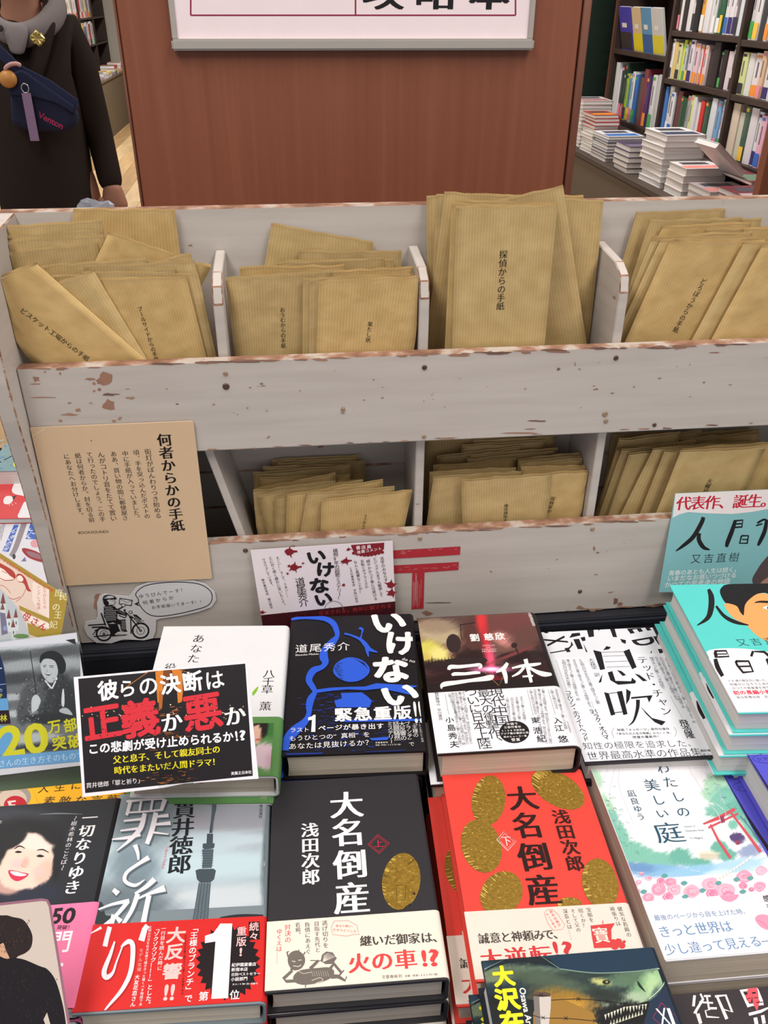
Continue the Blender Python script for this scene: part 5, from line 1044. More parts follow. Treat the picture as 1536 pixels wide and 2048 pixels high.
p.poly([(1325, 550), (1375, 545), (1378, 568), (1328, 572)], (44, 30, 36)); p.poly([(1225, 560), (1265, 550), (1270, 578), (1238, 588)], (44, 30, 36)); p.line([(1255, 640), (1310, 625)], 10, (60, 30, 36)); p.line([(1350, 625), (1410, 620)], 10, (60, 30, 36)); p.line([(1380, 685), (1470, 680)], 12, (60, 30, 36))
p.line([(1285, 840), (1440, 800), (1560, 745)], [40, 40, 20], WW); p.line([(1370, 880), (1390, 990)], 50, WW); p.line([(1465, 850), (1485, 960)], 46, WW)
b.done(lab='the black book with rough white lettering')
b = Book('dark book with cream pages at the lower right corner, behind the black book', (0.3560, 0.1500, -0.655, -1.0, 0.0, 0.0), .118, .182, .030, C(222, 212, 210), M_PAGE, group=None)
b.done(lab='the pale book at the lower right corner')
b = Book('small blue book at the lower edge between the charcoal and scarlet stacks', (-0.0250, 0.1240, -0.655, -1.2, 0.0, 0.0), .108, .176, .032, C(48, 84, 160), M_PAGE, group=None)
b.pr.rect_uv(.100, .106, 0, .176, (214, 180, 70)); b.done(lab='the small blue book')

# ---- left: black pocket book with a smiling woman and pink band
b = Book('black pocket book with a smiling woman, white upright title and pink band', (-0.2815, 0.3400, -0.590, -0.9, 0.0, 0.0), .1115, .1775, .016, C(30, 30, 34, r=.3), M_PAGEW, (0.0, (600, 1040), C(236, 122, 164, r=.35)), zoom=(0, 1560, 4.196), group='black pocket books in one stack', r=.0055, th=.0008, soft=True)
p = b.pr; SK = (236, 202, 186)
paint(p, 'cover_picture', b.cover, .001, .106, .07, .177, (34, 36, 42), [
 (150, 300, 300, 60, 0, (52, 54, 62), .5), (200, 480, 280, 160, 0, (20, 20, 24), .35), (60, 760, 260, 120, 0, (26, 24, 28), .4), (260, 950, 300, 90, 0, (36, 40, 56), .4),
 (60, 900, 110, 60, 0, (190, 150, 140), .3), (225, 680, 225, 235, 14, SK, .05), (120, 800, 150, 120, 20, SK, .1), (280, 520, 170, 70, 10, (242, 214, 202), .2), (370, 770, 60, 110, 30, (226, 184, 166), .4), (10, 560, 60, 150, 20, (22, 22, 26), .2), (490, 640, 40, 200, 8, (24, 24, 28), .2), (130, 500, 120, 50, -38, (24, 24, 28), .2), (420, 480, 90, 46, 40, (26, 26, 30), .25),
 (150, 705, 60, 40, 0, (238, 190, 184), .6), (330, 770, 50, 40, 0, (238, 186, 178), .6), (215, 690, 26, 40, 10, (222, 172, 156), .6)], 100, 90, wob=.05)
p.line([(120, 580), (165, 555), (210, 575)], [6, 12, 6], (60, 46, 46), True); p.line([(310, 590), (360, 585), (410, 610)], [6, 12, 6], (60, 46, 46), True)
p.blob([(125, 608), (150, 594), (185, 604), (160, 614)], (40, 32, 34)); p.blob([(305, 640), (335, 626), (372, 640), (340, 650)], (40, 32, 34)); p.line([(190, 700), (180, 722), (215, 732)], 5, (200, 140, 124), True)
p.blob([(70, 762), (120, 760), (180, 775), (240, 790), (200, 830), (140, 850), (90, 820)], (206, 50, 80)); p.blob([(85, 770), (130, 768), (180, 782), (225, 795), (185, 808), (120, 800)], (246, 240, 232))
p.t('一切なりゆき', 755, 318, 606, 902, (232, 230, 232), 'M', 1.0, v=True); p.t('〜樹木希林のことば〜', 632, 322, 525, 738, (222, 220, 222), 'm', .95, v=True); p.ch('り', 4, 355, 30, 30, Wp, 'm')
p.line([(330, 290), (500, 282), (690, 288)], [3, 12, 3], (120, 124, 132), True)
p = b.pb; p.ch('5', 478, 1142, 84, 130, INK, 'h'); p.ch('0', 580, 1138, 105, 130, INK, 'h'); p.t('突破！', 500, 1238, 588, 1236, INK, 'b', 1.0, v=False); p.ch('門', 510, 1360, 190, 190, (244, 236, 240), 'b'); p.ell(520, 1550, 12, 16, (244, 236, 240))
b.done(lab='the black pocket book')
# mottled spine label of the pocket book
# ---- yellow books behind it
b = Book('bright yellow book with black slanted words and a portrait under a round red seal', (-0.2980, 0.4350, -0.6030, 1.5, 0.0, 0.0), .130, .110, .026, C(242, 176, 24), M_PAGE, zoom=(0, 1560, 4.196), group=None)
p = b.pr
p.ell(110, 140, 150, 110, (150, 140, 130)); p.ell(105, 165, 120, 90, (196, 176, 160)); p.ell(130, 215, 98, 82, (176, 30, 42)); p.poly([(62, 178), (130, 170), (135, 185), (95, 190), (95, 205), (130, 205), (128, 222), (78, 226)], (226, 190, 186)); p.poly([(110, 230), (160, 215), (175, 250), (115, 260)], (226, 190, 186))
p.line([(278, 90), (340, 235)], 4, (200, 150, 60)); p.t('人生に', 368, 76, 640, 48, INK, 'g', .72); p.t('素敵な言葉', 412, 178, 940, 165, INK, 'g', .78); p.t('だから、', 880, 250, 1020, 240, INK, 'g', .8)
b.done(lab='the bright yellow book')
b = Book('green leafy paperback lying behind the yellow book under the photo card', (-0.3000, 0.5500, -0.6100, 2.0, 0.0, 0.0), .128, .14, .024, C(52, 72, 46), M_PAGEG, group=None)
b.done(lab='the green leafy paperback')

# ================================================================== STANDING SHOP CARDS AT THE LEFT
def plane_card(name, label, cat, ctr, yaw, tilt, quad, matc, zoom, th=.0012, part='card_sheet', back=None):
    R_ = rot_z(yaw)@FRONT@rot_x(-tilt)
    t = thing(name, label, cat, ctr, R_); pr = Print(t, th/2, zoom)
    q = [pr.uv(*p) for p in quad]; n = len(q)
    v = [(p[0], p[1], -th/2) for p in q]+[(p[0], p[1], th/2) for p in q]
    c = mesh(part, v, [tuple(range(n)), tuple(range(2*n-1, n-1, -1))]+[(i, n+i, n+(i+1) % n, (i+1) % n) for i in range(n)], matc, t)
    return t, pr, c
def clip(name, label, px, py, dist_pt, h):
    pass
# black card with red and white words
z = (140, 1320, 3.938)
t, pr, c = plane_card('promo_card', 'black shop card with a white border, huge red and white words and yellow lines', 'card', (-0.1212, 0.512, H-.498), 0, 40,
    [(28, 135), (1392, 12), (1485, 935), (900, 972), (740, 1006), (100, 1080)], C(236, 228, 234), z)
pr.lift = 1e-4
pr.poly([(65, 148), (1380, 28), (1440, 912), (120, 1048)], (28, 24, 28))
u = [pr.uv(*q) for q in ((70, 152), (1375, 33), (1435, 908), (125, 1044))]
OR = (206, 122, 40)
for q, col_ in (([(672, 88), (735, 82), (728, 330), (690, 335)], OR), ([(735, 82), (800, 76), (770, 200), (735, 260)], (120, 66, 28)), ([(800, 78), (880, 70), (890, 250), (880, 330), (850, 340), (840, 200)], OR), ([(700, 250), (735, 240), (725, 380), (700, 400)], (170, 96, 36))): pr.poly(q, col_)
pr.line([(395, 245), (620, 92)], 7, (170, 104, 40)); pr.line([(520, 160), (620, 95), (690, 88)], 5, (140, 86, 36)); pr.line([(860, 75), (960, 110), (1010, 170)], 6, (150, 90, 36))
pr.H()
for i in range(120):
    x, y = random.gauss(760, 110), random.choice([random.uniform(560, 620), random.uniform(900, 980), random.uniform(700, 980), random.uniform(370, 440)])
    if 130 < x < 1400: pr.line([(x, y), (x+random.uniform(8, 60), y-random.uniform(0, 6))], random.uniform(2, 5), random.choice([(150, 84, 36), (190, 110, 46), (110, 60, 30), (90, 30, 30)]))
for i in range(60):
    x, y = random.uniform(90, 1380), random.gauss(410, 40); pr.ell(x, y, random.uniform(2, 6), random.uniform(2, 6), random.choice([(230, 190, 110), (240, 224, 200)]), 0, 7)
pr.U(); W2 = (240, 236, 238); R2 = (208, 46, 58)
for c_, x, y, s_, st in (('彼', 300, 240, 165, 'h'), ('ら', 450, 225, 150, 'b'), ('の', 618, 205, 165, 'b'), ('決', 790, 190, 165, 'h'), ('断', 965, 172, 165, 'h'), ('は', 1138, 158, 160, 'b')): pr.ch(c_, x, y, s_, s_, W2, st, 5)
for c_, x, y, sx, sy in (('正', 256, 490, 315, 300), ('義', 552, 462, 315, 310), ('悪', 1046, 412, 315, 312)): pr.ch(c_, x, y, sx, sy, R2, 'h', 5)
for c_, x, y in (('か', 802, 490), ('か', 1300, 440)): pr.ch(c_, x, y, 175, 165, W2, 'M', 5)
for i in range(60):
    x, y = random.choice([(random.uniform(120, 400), random.uniform(370, 630)), (random.uniform(410, 690), random.uniform(340, 600)), (random.uniform(900, 1190), random.uniform(280, 550))]); pr.ell(x, y, random.uniform(2, 8), random.uniform(2, 6), (50, 26, 28), 0, 7)
pr.t('この悲劇が受け止められるか', 186, 700, 1245, 605, W2, 'h', 1.0); pr.ch('!', 1312, 598, 18, 80, W2, 'h', 5); pr.ch('?', 1360, 592, 50, 82, W2, 'h', 5)
pr.t('父と息子、そして親友同士の', 372, 785, 1152, 705, (226, 212, 40), 'M', 1.0); pr.t('時代をまたいだ人間ドラマ！', 380, 870, 1150, 800, (226, 212, 40), 'M', 1.0)
pr.t('貫井徳郎「罪と祈り」', 150, 988, 556, 948, W2, 'm', 1.02); pr.t('実業之日本社', 1282, 893, 1418, 882, W2, 'b', 1.0)
pr.build('printing', c)
pc = Print(t, .0016, z); q = [pc.uv(*p) for p in ((715, 830), (760, 800), (830, 790), (890, 820), (922, 945), (1022, 985), (1020, 1085), (740, 1100), (700, 1000))]; n = len(q)
o = mesh('clear_clip', [(p[0], p[1], .0016) for p in q]+[(p[0], p[1], .0026) for p in q], [tuple(range(n))[::-1], tuple(range(n, 2*n))]+[(i, (i+1) % n, n+(i+1) % n, n+i) for i in range(n)], M_CLEAR, t); o['label'] = 'clear plastic clip holding the card'

# photo card in a clear holder
z = (0, 1240, 5.12)
t, pr, c = plane_card('photo_card', 'black and white photo card of a woman with an umbrella in a clear holder', 'card', (-0.193, 0.585, H-.560), 0, 38,
    [(-420, 282), (782, 128), (990, 1470), (-240, 1620)], C(224, 218, 226), z)
pr.lift = 1e-4
uvs = [pr.uv(*q) for q in ((-400, 340), (775, 190), (960, 1330), (-200, 1480))]
S_ = lambda v: (v, v, v+4)
u0, u1 = pr.uv(-380, 300)[0], pr.uv(835, 560)[0]-.001; v1, v0 = pr.uv(400, 250)[1], pr.uv(700, 1340)[1]
paint(pr, 'picture', c, u0, u1, v0, v1, S_(120), [
 (350, 230, 700, 60, -6, S_(206), .4), (600, 330, 300, 60, -6, S_(92), .5), (120, 380, 200, 60, 0, S_(90), .5), (200, 470, 260, 60, -6, S_(170), .5), (720, 450, 160, 70, 0, S_(170), .5), (160, 600, 250, 60, -6, S_(76), .5), (760, 620, 120, 120, 0, S_(104), .5), (120, 790, 260, 34, -4, S_(186), .3), (140, 870, 260, 26, -4, S_(112), .3), (140, 960, 260, 36, -4, S_(196), .3), (200, 1060, 260, 30, -4, S_(120), .3), (300, 1210, 300, 50, -6, S_(190), .3), (500, 1300, 420, 40, -4, S_(66), .4),
 (560, 760, 210, 260, 0, S_(62), .15), (340, 780, 130, 170, 30, S_(90), .2), (240, 950, 70, 130, 8, S_(84), .2), (700, 850, 140, 200, 0, S_(56), .3), (500, 1010, 240, 60, 0, S_(52), .3)], 90, 90, wob=.12, grain=6)
G_ = lambda v: (v, v, v+3)
pr.blob([(405, 420), (420, 360), (480, 322), (560, 318), (630, 360), (672, 440), (668, 520), (620, 550), (590, 500), (560, 420), (500, 395), (450, 400), (415, 440)], G_(40))
pr.blob([(418, 450), (450, 402), (510, 398), (565, 425), (592, 500), (585, 570), (540, 640), (490, 630), (440, 570), (420, 510)], G_(196)); pr.line([(440, 470), (475, 462)], 7, G_(70)); pr.line([(505, 468), (550, 470)], 7, G_(70)); pr.line([(445, 482), (472, 480)], 6, G_(50)); pr.line([(510, 485), (548, 484)], 6, G_(50)); pr.blob([(462, 545), (500, 552), (530, 545), (505, 570), (478, 566)], G_(90)); pr.line([(470, 551), (522, 552)], 5, G_(240)); pr.line([(485, 500), (478, 528), (495, 530)], 4, G_(140), True)
pr.poly([(465, 610), (530, 690), (582, 580), (590, 600), (540, 705), (515, 700), (455, 625)], G_(226))
pr.H()
for i in range(90):
    x, y = random.gauss(330, 70), random.uniform(600, 1040); pr.ell(x-(y-800)*.25, y, random.uniform(4, 11), random.uniform(4, 9), random.choice([G_(130), G_(110), G_(60), G_(150)]), 0, 7)
for i in range(70): pr.ell(random.uniform(400, 760), random.uniform(580, 940), random.uniform(3, 9), random.uniform(3, 8), random.choice([G_(96), G_(44), G_(110)]), 0, 7)
pr.U(); pr.blob([(325, 820), (345, 775), (385, 768), (418, 820), (405, 870), (380, 920), (330, 942), (322, 880)], G_(206)); pr.line([(310, 320), (345, 560), (372, 760)], 7, G_(50)); pr.blob([(610, 920), (650, 900), (700, 910), (745, 970), (690, 965), (620, 945)], G_(190)); pr.blob([(640, 720), (655, 715), (662, 840), (650, 890), (630, 850)], G_(220))
pr.poly([(672, 205), (768, 192), (778, 252)], G_(44))
pr.poly([(-300, 380), (0, 350), (40, 480), (70, 720), (78, 1060), (-240, 1080)], (28, 44, 84)); pr.poly([(-300, 820), (80, 800), (92, 930), (-290, 950)], (110, 166, 214)); pr.poly([(-290, 940), (92, 922), (110, 1060), (-280, 1080)], (48, 26, 34)); pr.line([(-100, 672), (60, 655)], 8, (140, 170, 210)); pr.ch('の', 5, 720, 44, 44, (210, 216, 230), 'g'); pr.ch('子', 8, 775, 44, 44, (226, 214, 60), 'b'); pr.ch('林', 38, 1005, 76, 80, (226, 214, 60), 'b'); pr.line([(-40, 502), (22, 492)], 12, (200, 206, 220))
pr.poly([(-260, 1130), (0, 1080), (160, 1090), (165, 1380), (-240, 1400)], (110, 166, 214))
YW = (222, 210, 48)
pr.ch('2', 118, 1240, 250, 335, YW, 'h', 6); pr.ch('0', 372, 1212, 250, 320, YW, 'h', 6)
pr.ch('万', 560, 1092, 140, 145, YW, 'h', 6); pr.ch('部', 720, 1078, 140, 145, YW, 'h', 6); pr.ch('突', 608, 1262, 150, 150, YW, 'h', 6); pr.ch('破', 770, 1240, 150, 150, YW, 'h', 6)
pr.poly([(-260, 1418), (880, 1318), (905, 1440), (-240, 1545)], (118, 168, 214)); pr.t('さんの生き方そのものでした', 20, 1470, 980, 1370, (210, 226, 240), 'm', 1.0)
pr.build('printing', c)
pc = Print(t, .003, z); q = [pc.uv(*p) for p in ((-440, 262), (770, 100), (800, 118), (1010, 1490), (-250, 1640))]; n = len(q)
o = mesh('clear_holder', [(p[0], p[1], .0015) for p in q]+[(p[0], p[1], .003) for p in q], [tuple(range(n))[::-1], tuple(range(n, 2*n))]+[(i, (i+1) % n, n+(i+1) % n, n+i) for i in range(n)], M_CLEAR, t); o['label'] = 'clear acrylic sleeve over the photo'

# gold-edged comic flyer
z = (0, 940, 5.689)
t, pr, c = plane_card('flyer', 'gold-edged comic flyer with two drawn girls leaning beside the rack', 'flyer', (-0.285, 0.66, H-.50), 8, 35,
    [(-300, 780), (0, 945), (770, 1440), (700, 1850), (620, 2100), (-300, 2200)], C(214, 190, 176), z)
pr.lift = 1e-4; GD = (158, 134, 52)
pr.poly([(-300, 780), (0, 945), (770, 1440), (748, 1500), (0, 1000), (-300, 830)], GD); pr.poly([(560, 1360), (770, 1440), (700, 1850), (620, 2100), (500, 2000), (560, 1700)], GD); pr.poly([(215, 1540), (560, 1690), (560, 1740), (500, 1715), (225, 1590)], GD); pr.poly([(310, 1740), (560, 1830), (640, 1850), (600, 1960), (330, 1870)], GD)
pr.t('とある庶民の娘がお后になるまでの物語', 20, 1010, 590, 1370, (186, 60, 50), 'b', .95)
pr.poly([(370, 1265), (560, 1360), (560, 1690), (440, 1620), (365, 1480)], (226, 206, 194)); pr.t('もうひとりの', 505, 1340, 510, 1560, (176, 50, 50), 'g', .95, v=True); pr.t('シンデレラ物語', 440, 1330, 440, 1570, (176, 50, 50), 'g', .95, v=True)
for c_, x, y in (('庶', 668, 1400), ('民', 720, 1440), ('の', 640, 1560), ('王', 660, 1650), ('妃', 610, 1760)): pr.ch(c_, x, y, 95, 95, (228, 222, 180), 'm', -12)
pr.poly([(250, 1620), (560, 1750), (560, 1810), (280, 1700)], (230, 214, 204)); pr.t('母さん', 300, 1670, 490, 1780, (176, 40, 44), 'b', .9)
HR = (164, 60, 50)
pr.blob([(-60, 1040), (60, 1090), (150, 1150), (180, 1220), (130, 1250), (30, 1180), (-60, 1150)], HR); pr.blob([(-40, 1110), (40, 1130), (110, 1200), (160, 1240), (80, 1260), (-30, 1240)], (232, 212, 200)); pr.line([(20, 1150), (80, 1175)], 6, HR); pr.line([(0, 1230), (60, 1255), (150, 1250)], 8, HR, True)
pr.blob([(185, 1200), (230, 1180), (290, 1230), (330, 1340), (355, 1380), (310, 1370), (270, 1290), (210, 1270)], HR); pr.blob([(195, 1215), (235, 1200), (265, 1240), (250, 1270), (205, 1260)], (232, 212, 200)); pr.line([(60, 1420), (150, 1470), (230, 1440)], 5, HR, True); pr.line([(0, 1310), (60, 1330), (120, 1400)], 4, HR, True); pr.line([(300, 1340), (250, 1440), (180, 1500)], 4, HR, True)
pr.poly([(-300, 1300), (0, 1345), (150, 1500), (250, 1640), (340, 1890), (300, 2100), (-300, 2100)], (176, 182, 186))
for x, y, w_, h_, col_ in ((35, 1390, 60, 130, (120, 66, 60)), (100, 1580, 50, 110, (120, 60, 56)), (180, 1570, 50, 110, (126, 70, 60)), (150, 1700, 50, 90, (116, 60, 56)), (30, 1500, 50, 90, (110, 80, 80))):
    pr.poly([(x, y), (x-w_/2, y+h_), (x+w_/2, y+h_)], col_); pr.poly([(x-w_/2, y+h_), (x+w_/2, y+h_), (x+w_/2+10, y+h_+150), (x-w_/2+10, y+h_+150)], (196, 200, 200)); pr.ell(x+4, y+h_+60, 8, 20, (90, 96, 130))
pr.poly([(0, 1620), (60, 1630), (90, 1860), (20, 1880)], (110, 106, 130)); pr.ell(240, 1890, 90, 26, (96, 130, 80)); pr.ell(60, 1800, 26, 30, (130, 140, 176))
pr.build('printing', c)

# portrait card, lower left corner
z = (0, 1560, 4.196)
t, pr, c = plane_card('portrait_card', 'beige card in a mauve-edged holder showing a man seen from behind', 'card', (-0.215, 0.335, H-.548), 0, 40,
    [(-500, 1090), (388, 1005), (412, 1040), (590, 2150), (-500, 2300)], C(206, 190, 178), z)
pr.lift = 1e-4
pr.line([(-400, 1078), (0, 1042), (350, 1003), (396, 1010), (420, 1060), (590, 2120)], 22, (150, 104, 120))
HB = (44, 34, 34)
pr.blob([(-40, 1170), (40, 1135), (110, 1150), (190, 1170), (240, 1230), (272, 1310), (262, 1400), (215, 1450), (150, 1480), (110, 1520), (40, 1500), (-20, 1420)], HB); pr.blob([(0, 1380), (30, 1370), (50, 1430), (80, 1510), (0, 1540), (-60, 1500), (-60, 1400)], (206, 160, 130))
pr.blob([(-60, 1545), (60, 1500), (180, 1500), (330, 1560), (400, 1590), (470, 1690), (530, 1900), (560, 2100), (580, 2300), (-60, 2300)], (30, 26, 30)); pr.poly([(395, 1950), (365, 2010), (400, 2100), (440, 2110)], (206, 190, 178))
pr.H()
for i in range(80): x, y = random.uniform(0, 480), random.uniform(1580, 2040); pr.line([(x, y), (x+random.uniform(-12, 12), y+random.uniform(6, 24))], random.uniform(2, 5), (58, 50, 54))
for i in range(60): x, y = random.uniform(0, 250), random.uniform(1160, 1430); pr.line([(x, y), (x+random.uniform(-10, 16), y+random.uniform(6, 22))], 3, random.choice([(92, 72, 62), (66, 50, 46), (24, 20, 20)]), True)
pr.build('printing', c)

# ================================================================== MAGAZINES ON THE SIDE TABLE
def slab(name, label, cat, quad, z, th, cmat, group=None, zoom=(0, 0, 1)):
    """flat magazine: quad in view units lies at height z"""
    o0 = on_z(zoom[0]+quad[3][0]/zoom[2], zoom[1]+quad[3][1]/zoom[2], z); t = thing(name, label, cat, (o0[0], o0[1], z-th), rot_z(0), group)
    pr = Print(t, th, zoom); q = [pr.uv(*p) for p in quad]; n = len(q); cc = np.mean(q, 0)
    v = [(*p, 0) for p in q]+[(*p, .0006) for p in q]+[(*p, th-.0006) for p in q]+[(*p, th) for p in q]
    def ring(a, b): return [(a+i, a+(i+1) % n, b+(i+1) % n, b+i) for i in range(n)]
    co = mesh('cover', v, [tuple(range(n))[::-1], tuple(range(3*n, 4*n))]+ring(0, n)+ring(2*n, 3*n), cmat, t)
    q2 = [cc+(p-cc)*.985 for p in q]; mesh('page_block', [(*p, .0006) for p in q2]+[(*p, th-.0006) for p in q2], [(i, (i+1) % n, n+(i+1) % n, n+i) for i in range(n)], M_PAGEW, t)
    return t, pr, co
z = (0, 740, 7.88)
t, pr, c = slab('magazine', 'teal patterned magazine with a round yellow sticker, rearmost beside the rack', 'magazine', [(182, 1060), (700, 1085), (800, 1580), (-300, 1600), (-300, 1580)][:4]+[(-260, 1600)], .862, .03, C(120, 156, 164), None, z)
for i in range(50): x, y = rnd.uniform(-100, 320), rnd.uniform(1080, 1560); pr.line([(x, y), (x+rnd.uniform(10, 60), y-rnd.uniform(-20, 40))], rnd.uniform(8, 22), rnd.choice([(150, 176, 178), (176, 156, 130), (104, 140, 170), (136, 166, 150)])) if x > (1580-y)*.28-140 else None
pr.ell(262, 1490, 50, 44, (228, 226, 60)); pr.t('今回', 240, 1485, 290, 1480, (60, 80, 60), 'b', .8); pr.build('printing', c)
bevel_boxes('stacked_pages', [(.0, .12, .006, .1, -.0715, -.0005)], M_PAGEG, t, 0.001)
z = (0, 940, 5.689)
t, pr, c = slab('magazine', 'red magazine with white cartoon blots beside the rack', 'magazine', [(-250, 78), (420, 60), (520, 545), (-330, 560)], .842, .0077, C(216, 60, 66), None, z)
pr.blob([(135, 230), (160, 160), (210, 110), (270, 100), (330, 200), (320, 300), (240, 290), (160, 270)], (238, 234, 236)); pr.blob([(40, 340), (70, 300), (130, 300), (150, 340), (110, 385), (50, 385)], (238, 234, 236)); pr.poly([(140, 300), (190, 290), (150, 350)], (60, 50, 54)); pr.poly([(200, 520), (270, 370), (420, 300), (460, 545), (210, 545)], (236, 234, 238))
for i in range(9): pr.line([(-20+i*22, 90), (-60+i*18, 300)], 3, (230, 120, 118))
for a in ((100, 380, 110, 410), (130, 380, 150, 405), (170, 372, 188, 388)): pr.line([a[:2], a[2:]], 4, (238, 234, 236))
pr.build('printing', c)
t, pr, c = slab('magazine', 'white magazine with bold blue lettering strips beside the rack', 'magazine', [(-330, 545), (520, 530), (640, 1270), (-300, 1340)], .834, .0057, C(226, 226, 234), None, z)
BB = (58, 104, 196)
pr.poly([(-60, 560), (200, 540), (180, 560), (0, 582), (-60, 600)], (236, 170, 60)); pr.poly([(190, 560), (240, 548), (100, 930), (20, 935)], BB); pr.poly([(370, 540), (520, 530), (420, 790), (290, 785)], BB)
for c_, x, y in (('ほ', 205, 600), ('ん', 160, 690), ('き', 130, 770), ('の', 95, 840), ('出', 60, 905)): pr.ch(c_, x, y, 62, 70, (236, 238, 244), 'b', -18)
for c_, x, y in (('た', 400, 580), ('こ', 375, 660), ('に', 345, 745)): pr.ch(c_, x, y, 84, 84, (236, 238, 244), 'b', -18)
pr.line([(340, 400), (290, 560), (180, 880), (120, 980)], [60, 62, 56, 40], (150, 140, 148), True)
for i in range(7): pr.line([(60-i*16, 600+i*10), (10-i*20, 800+i*10)], 5, (120, 120, 126))
pr.blob([(350, 820), (400, 790), (460, 800), (470, 840), (420, 880), (360, 870)], (226, 160, 170)); pr.blob([(250, 900), (290, 890), (420, 930), (520, 1000), (540, 1050), (450, 1045), (330, 1000), (265, 940)], (160, 26, 44)); pr.blob([(300, 925), (420, 950), (500, 1005), (480, 1020), (350, 985)], (150, 110, 120)); pr.poly([(240, 1040), (285, 990), (300, 1040)], (120, 120, 160)); pr.ell(160, 985, 18, 30, (50, 50, 60))
pr.build('printing', c)
t, pr, c = slab('magazine', 'white magazine with a blue caption line, nearest beside the rack', 'magazine', [(-200, 1000), (560, 1070), (700, 1500), (-200, 1500)], .828, .1075, C(228, 230, 238), None, z)
pr.poly([(280, 1092), (545, 1080), (560, 1128), (340, 1136)], (74, 104, 156)); pr.t('べて大特集号', 330, 1118, 520, 1108, (210, 220, 236), 'b', .9); pr.ch('し', 530, 1205, 80, 80, (46, 46, 70), 'b', -10); pr.build('printing', c)

# ================================================================== WOOD PILLAR WITH FRAMED SIGN
pl = thing('pillar', 'wide reddish-brown wood veneer pillar standing behind the letter rack', 'pillar', (0.087, 1.22, 0))
o = bevel_boxes('veneer_body', [(-.262, .262, -.115, .30, 0, 2.74)], M_PILLAR, pl, .002)
for x, w_ in ((-.2635, .0012), (.268, .0045)): bevel_boxes('edge_trim', [(x-w_, x+w_, -.1165, .30, 0, 2.74)], wood('veneer_edge', [(0.3, (104, 60, 46)), (0.7, (150, 104, 84))], (20, 20, 2)), pl, .001)
YP = 1.1035
z = (320, 0, 1.969)
f0 = on_y(343, 77, YP-.002); f1 = on_y(1066, 77, YP-.002); fb = on_y(700, 100, YP-.002)[2]; ft = on_y(700, 77, YP-.002)[2]
cx = (f0[0]+f1[0])/2; hw = (f1[0]-f0[0])/2
sg = thing('hanging_sign', 'white sign sheet with red ruled boxes in a silver holder on the pillar', 'sign', (cx, YP-.002, fb), FRONT)
sh = bevel_boxes('sign_sheet', [(-hw+.006, hw-.006, .004, .30, -.0005, .0010)], C(238, 220, 222), sg, 0)
M_ALU = flat((176, 168, 160), 0.42, 0.5, 0.35)
bevel_boxes('bottom_rail', [(-hw, hw, 0, ft-fb, -.0014, .0085)], M_ALU, sg, .002, 2); bevel_boxes('top_rail', [(-hw, hw, .292, .305, -.0014, .0085)], M_ALU, sg, .002, 2)
for x in (-hw+.004, hw-.004): bevel_boxes('side_rail', [(x-.003, x+.003, ft-fb, .292, -.0010, .0035)], M_ALU, sg, .0006)
pr = Print(sg, .0010, z); RR = (140, 34, 66)
pr.lift = 1.5e-4
for q in ([(121, -300), (121, 60), (1400, 60), (1400, -300)], [(770, -300), (770, 60)]):
    for i in range(len(q)-1): pr.line([q[i], q[i+1]], 6, RR)
for c_, x in (('攻', 880), ('略', 1085), ('本', 1298)): pr.ch(c_, x, -28, 165, 150, (28, 24, 28), 'M')
pr.build('printing', sh)

# ================================================================== BOOKCASES
def spine_book(name, label, group, x, y, z, w, t, h, col1, col2=None, face=-1, lean=0, parent=None, lab_col=None):
    """upright book, spine towards -x (face=-1) or +x (face=1); t along y, w deep along x"""
    r = thing(name, label, 'book', (x, y, z), (rot_x(lean) if lean else None), group)
    V, F = [], []
    prof = [(w, 0), (.003, 0), (0, t*.25), (0, t*.75), (.003, t), (w, t), (w, t-.0015), (.004, t-.0015), (.004, .0015), (w, .0015)]
    n = len(prof)
    for zz in (0, h): V += [(-face*px_ if face > 0 else px_, py_, zz) for px_, py_ in prof]
    F = [(i, (i+1) % n, n+(i+1) % n, n+i) for i in range(n)]
    F += [(0, 1, 8, 9), (1, 2, 3, 4), (1, 4, 7, 8), (4, 5, 6, 7), (n, n+9, n+8, n+1), (n+1, n+8, n+7, n+4), (n+1, n+4, n+3, n+2), (n+4, n+7, n+6, n+5)]
    mi = [0]*len(F); m = [C(*col1)]
    c = mesh('cover', V, F, m, r)
    s_ = -face if face > 0 else 1
    pb = [(s_*.005, .0017, .003), (s_*(w-.003), .0017, .003), (s_*(w-.003), t-.0017, .003), (s_*.005, t-.0017, .003)]
    mesh('page_block', pb+[(a, b_, h-.003) for a, b_, _ in pb], [(0, 1, 2, 3), (4, 5, 6, 7), (0, 1, 5, 4), (1, 2, 6, 5), (2, 3, 7, 6), (3, 0, 4, 7)], M_PAGEW, r)
    q = []; e = -s_*.0004
    def rect(y0, y1, z0, z1, k): q.append(([(e*k, y0, z0), (e*k, y1, z0), (e*k, y1, z1), (e*k, y0, z1)]))
    if col2 is not None:
        rect(t*.08, t*.92, h*.02, h*.28, 1); rect(t*.22, t*.78, h*.90, h*.96, 1)
        mm = [C(*col2), C(104, 100, 108)]; rect(t*.40, t*.60, h*.45, h*.80, 1)
        V = []; F = []
        for a in q: F.append(tuple(range(len(V), len(V)+4))); V += a
        mesh('spine_print', V, F, mm, r, [0, 0, 1])
    return r
def cname(c):
    r, g, b = c; m, n = max(c), min(c)
    if m-n < 26: return 'white' if m > 185 else 'grey' if m > 100 else 'black'
    if r == m: return ('yellow' if g > 150 else 'orange' if g > 100 else 'red') if b < g or b < 120 else 'pink'
    if g == m: return 'green'
    return 'blue' if g > r*.8 else 'purple'
XB = 1.70
bc = thing('bookcase', 'dark brown bookcase full of upright books along the right wall', 'bookcase', (XB, 3.9, 0))
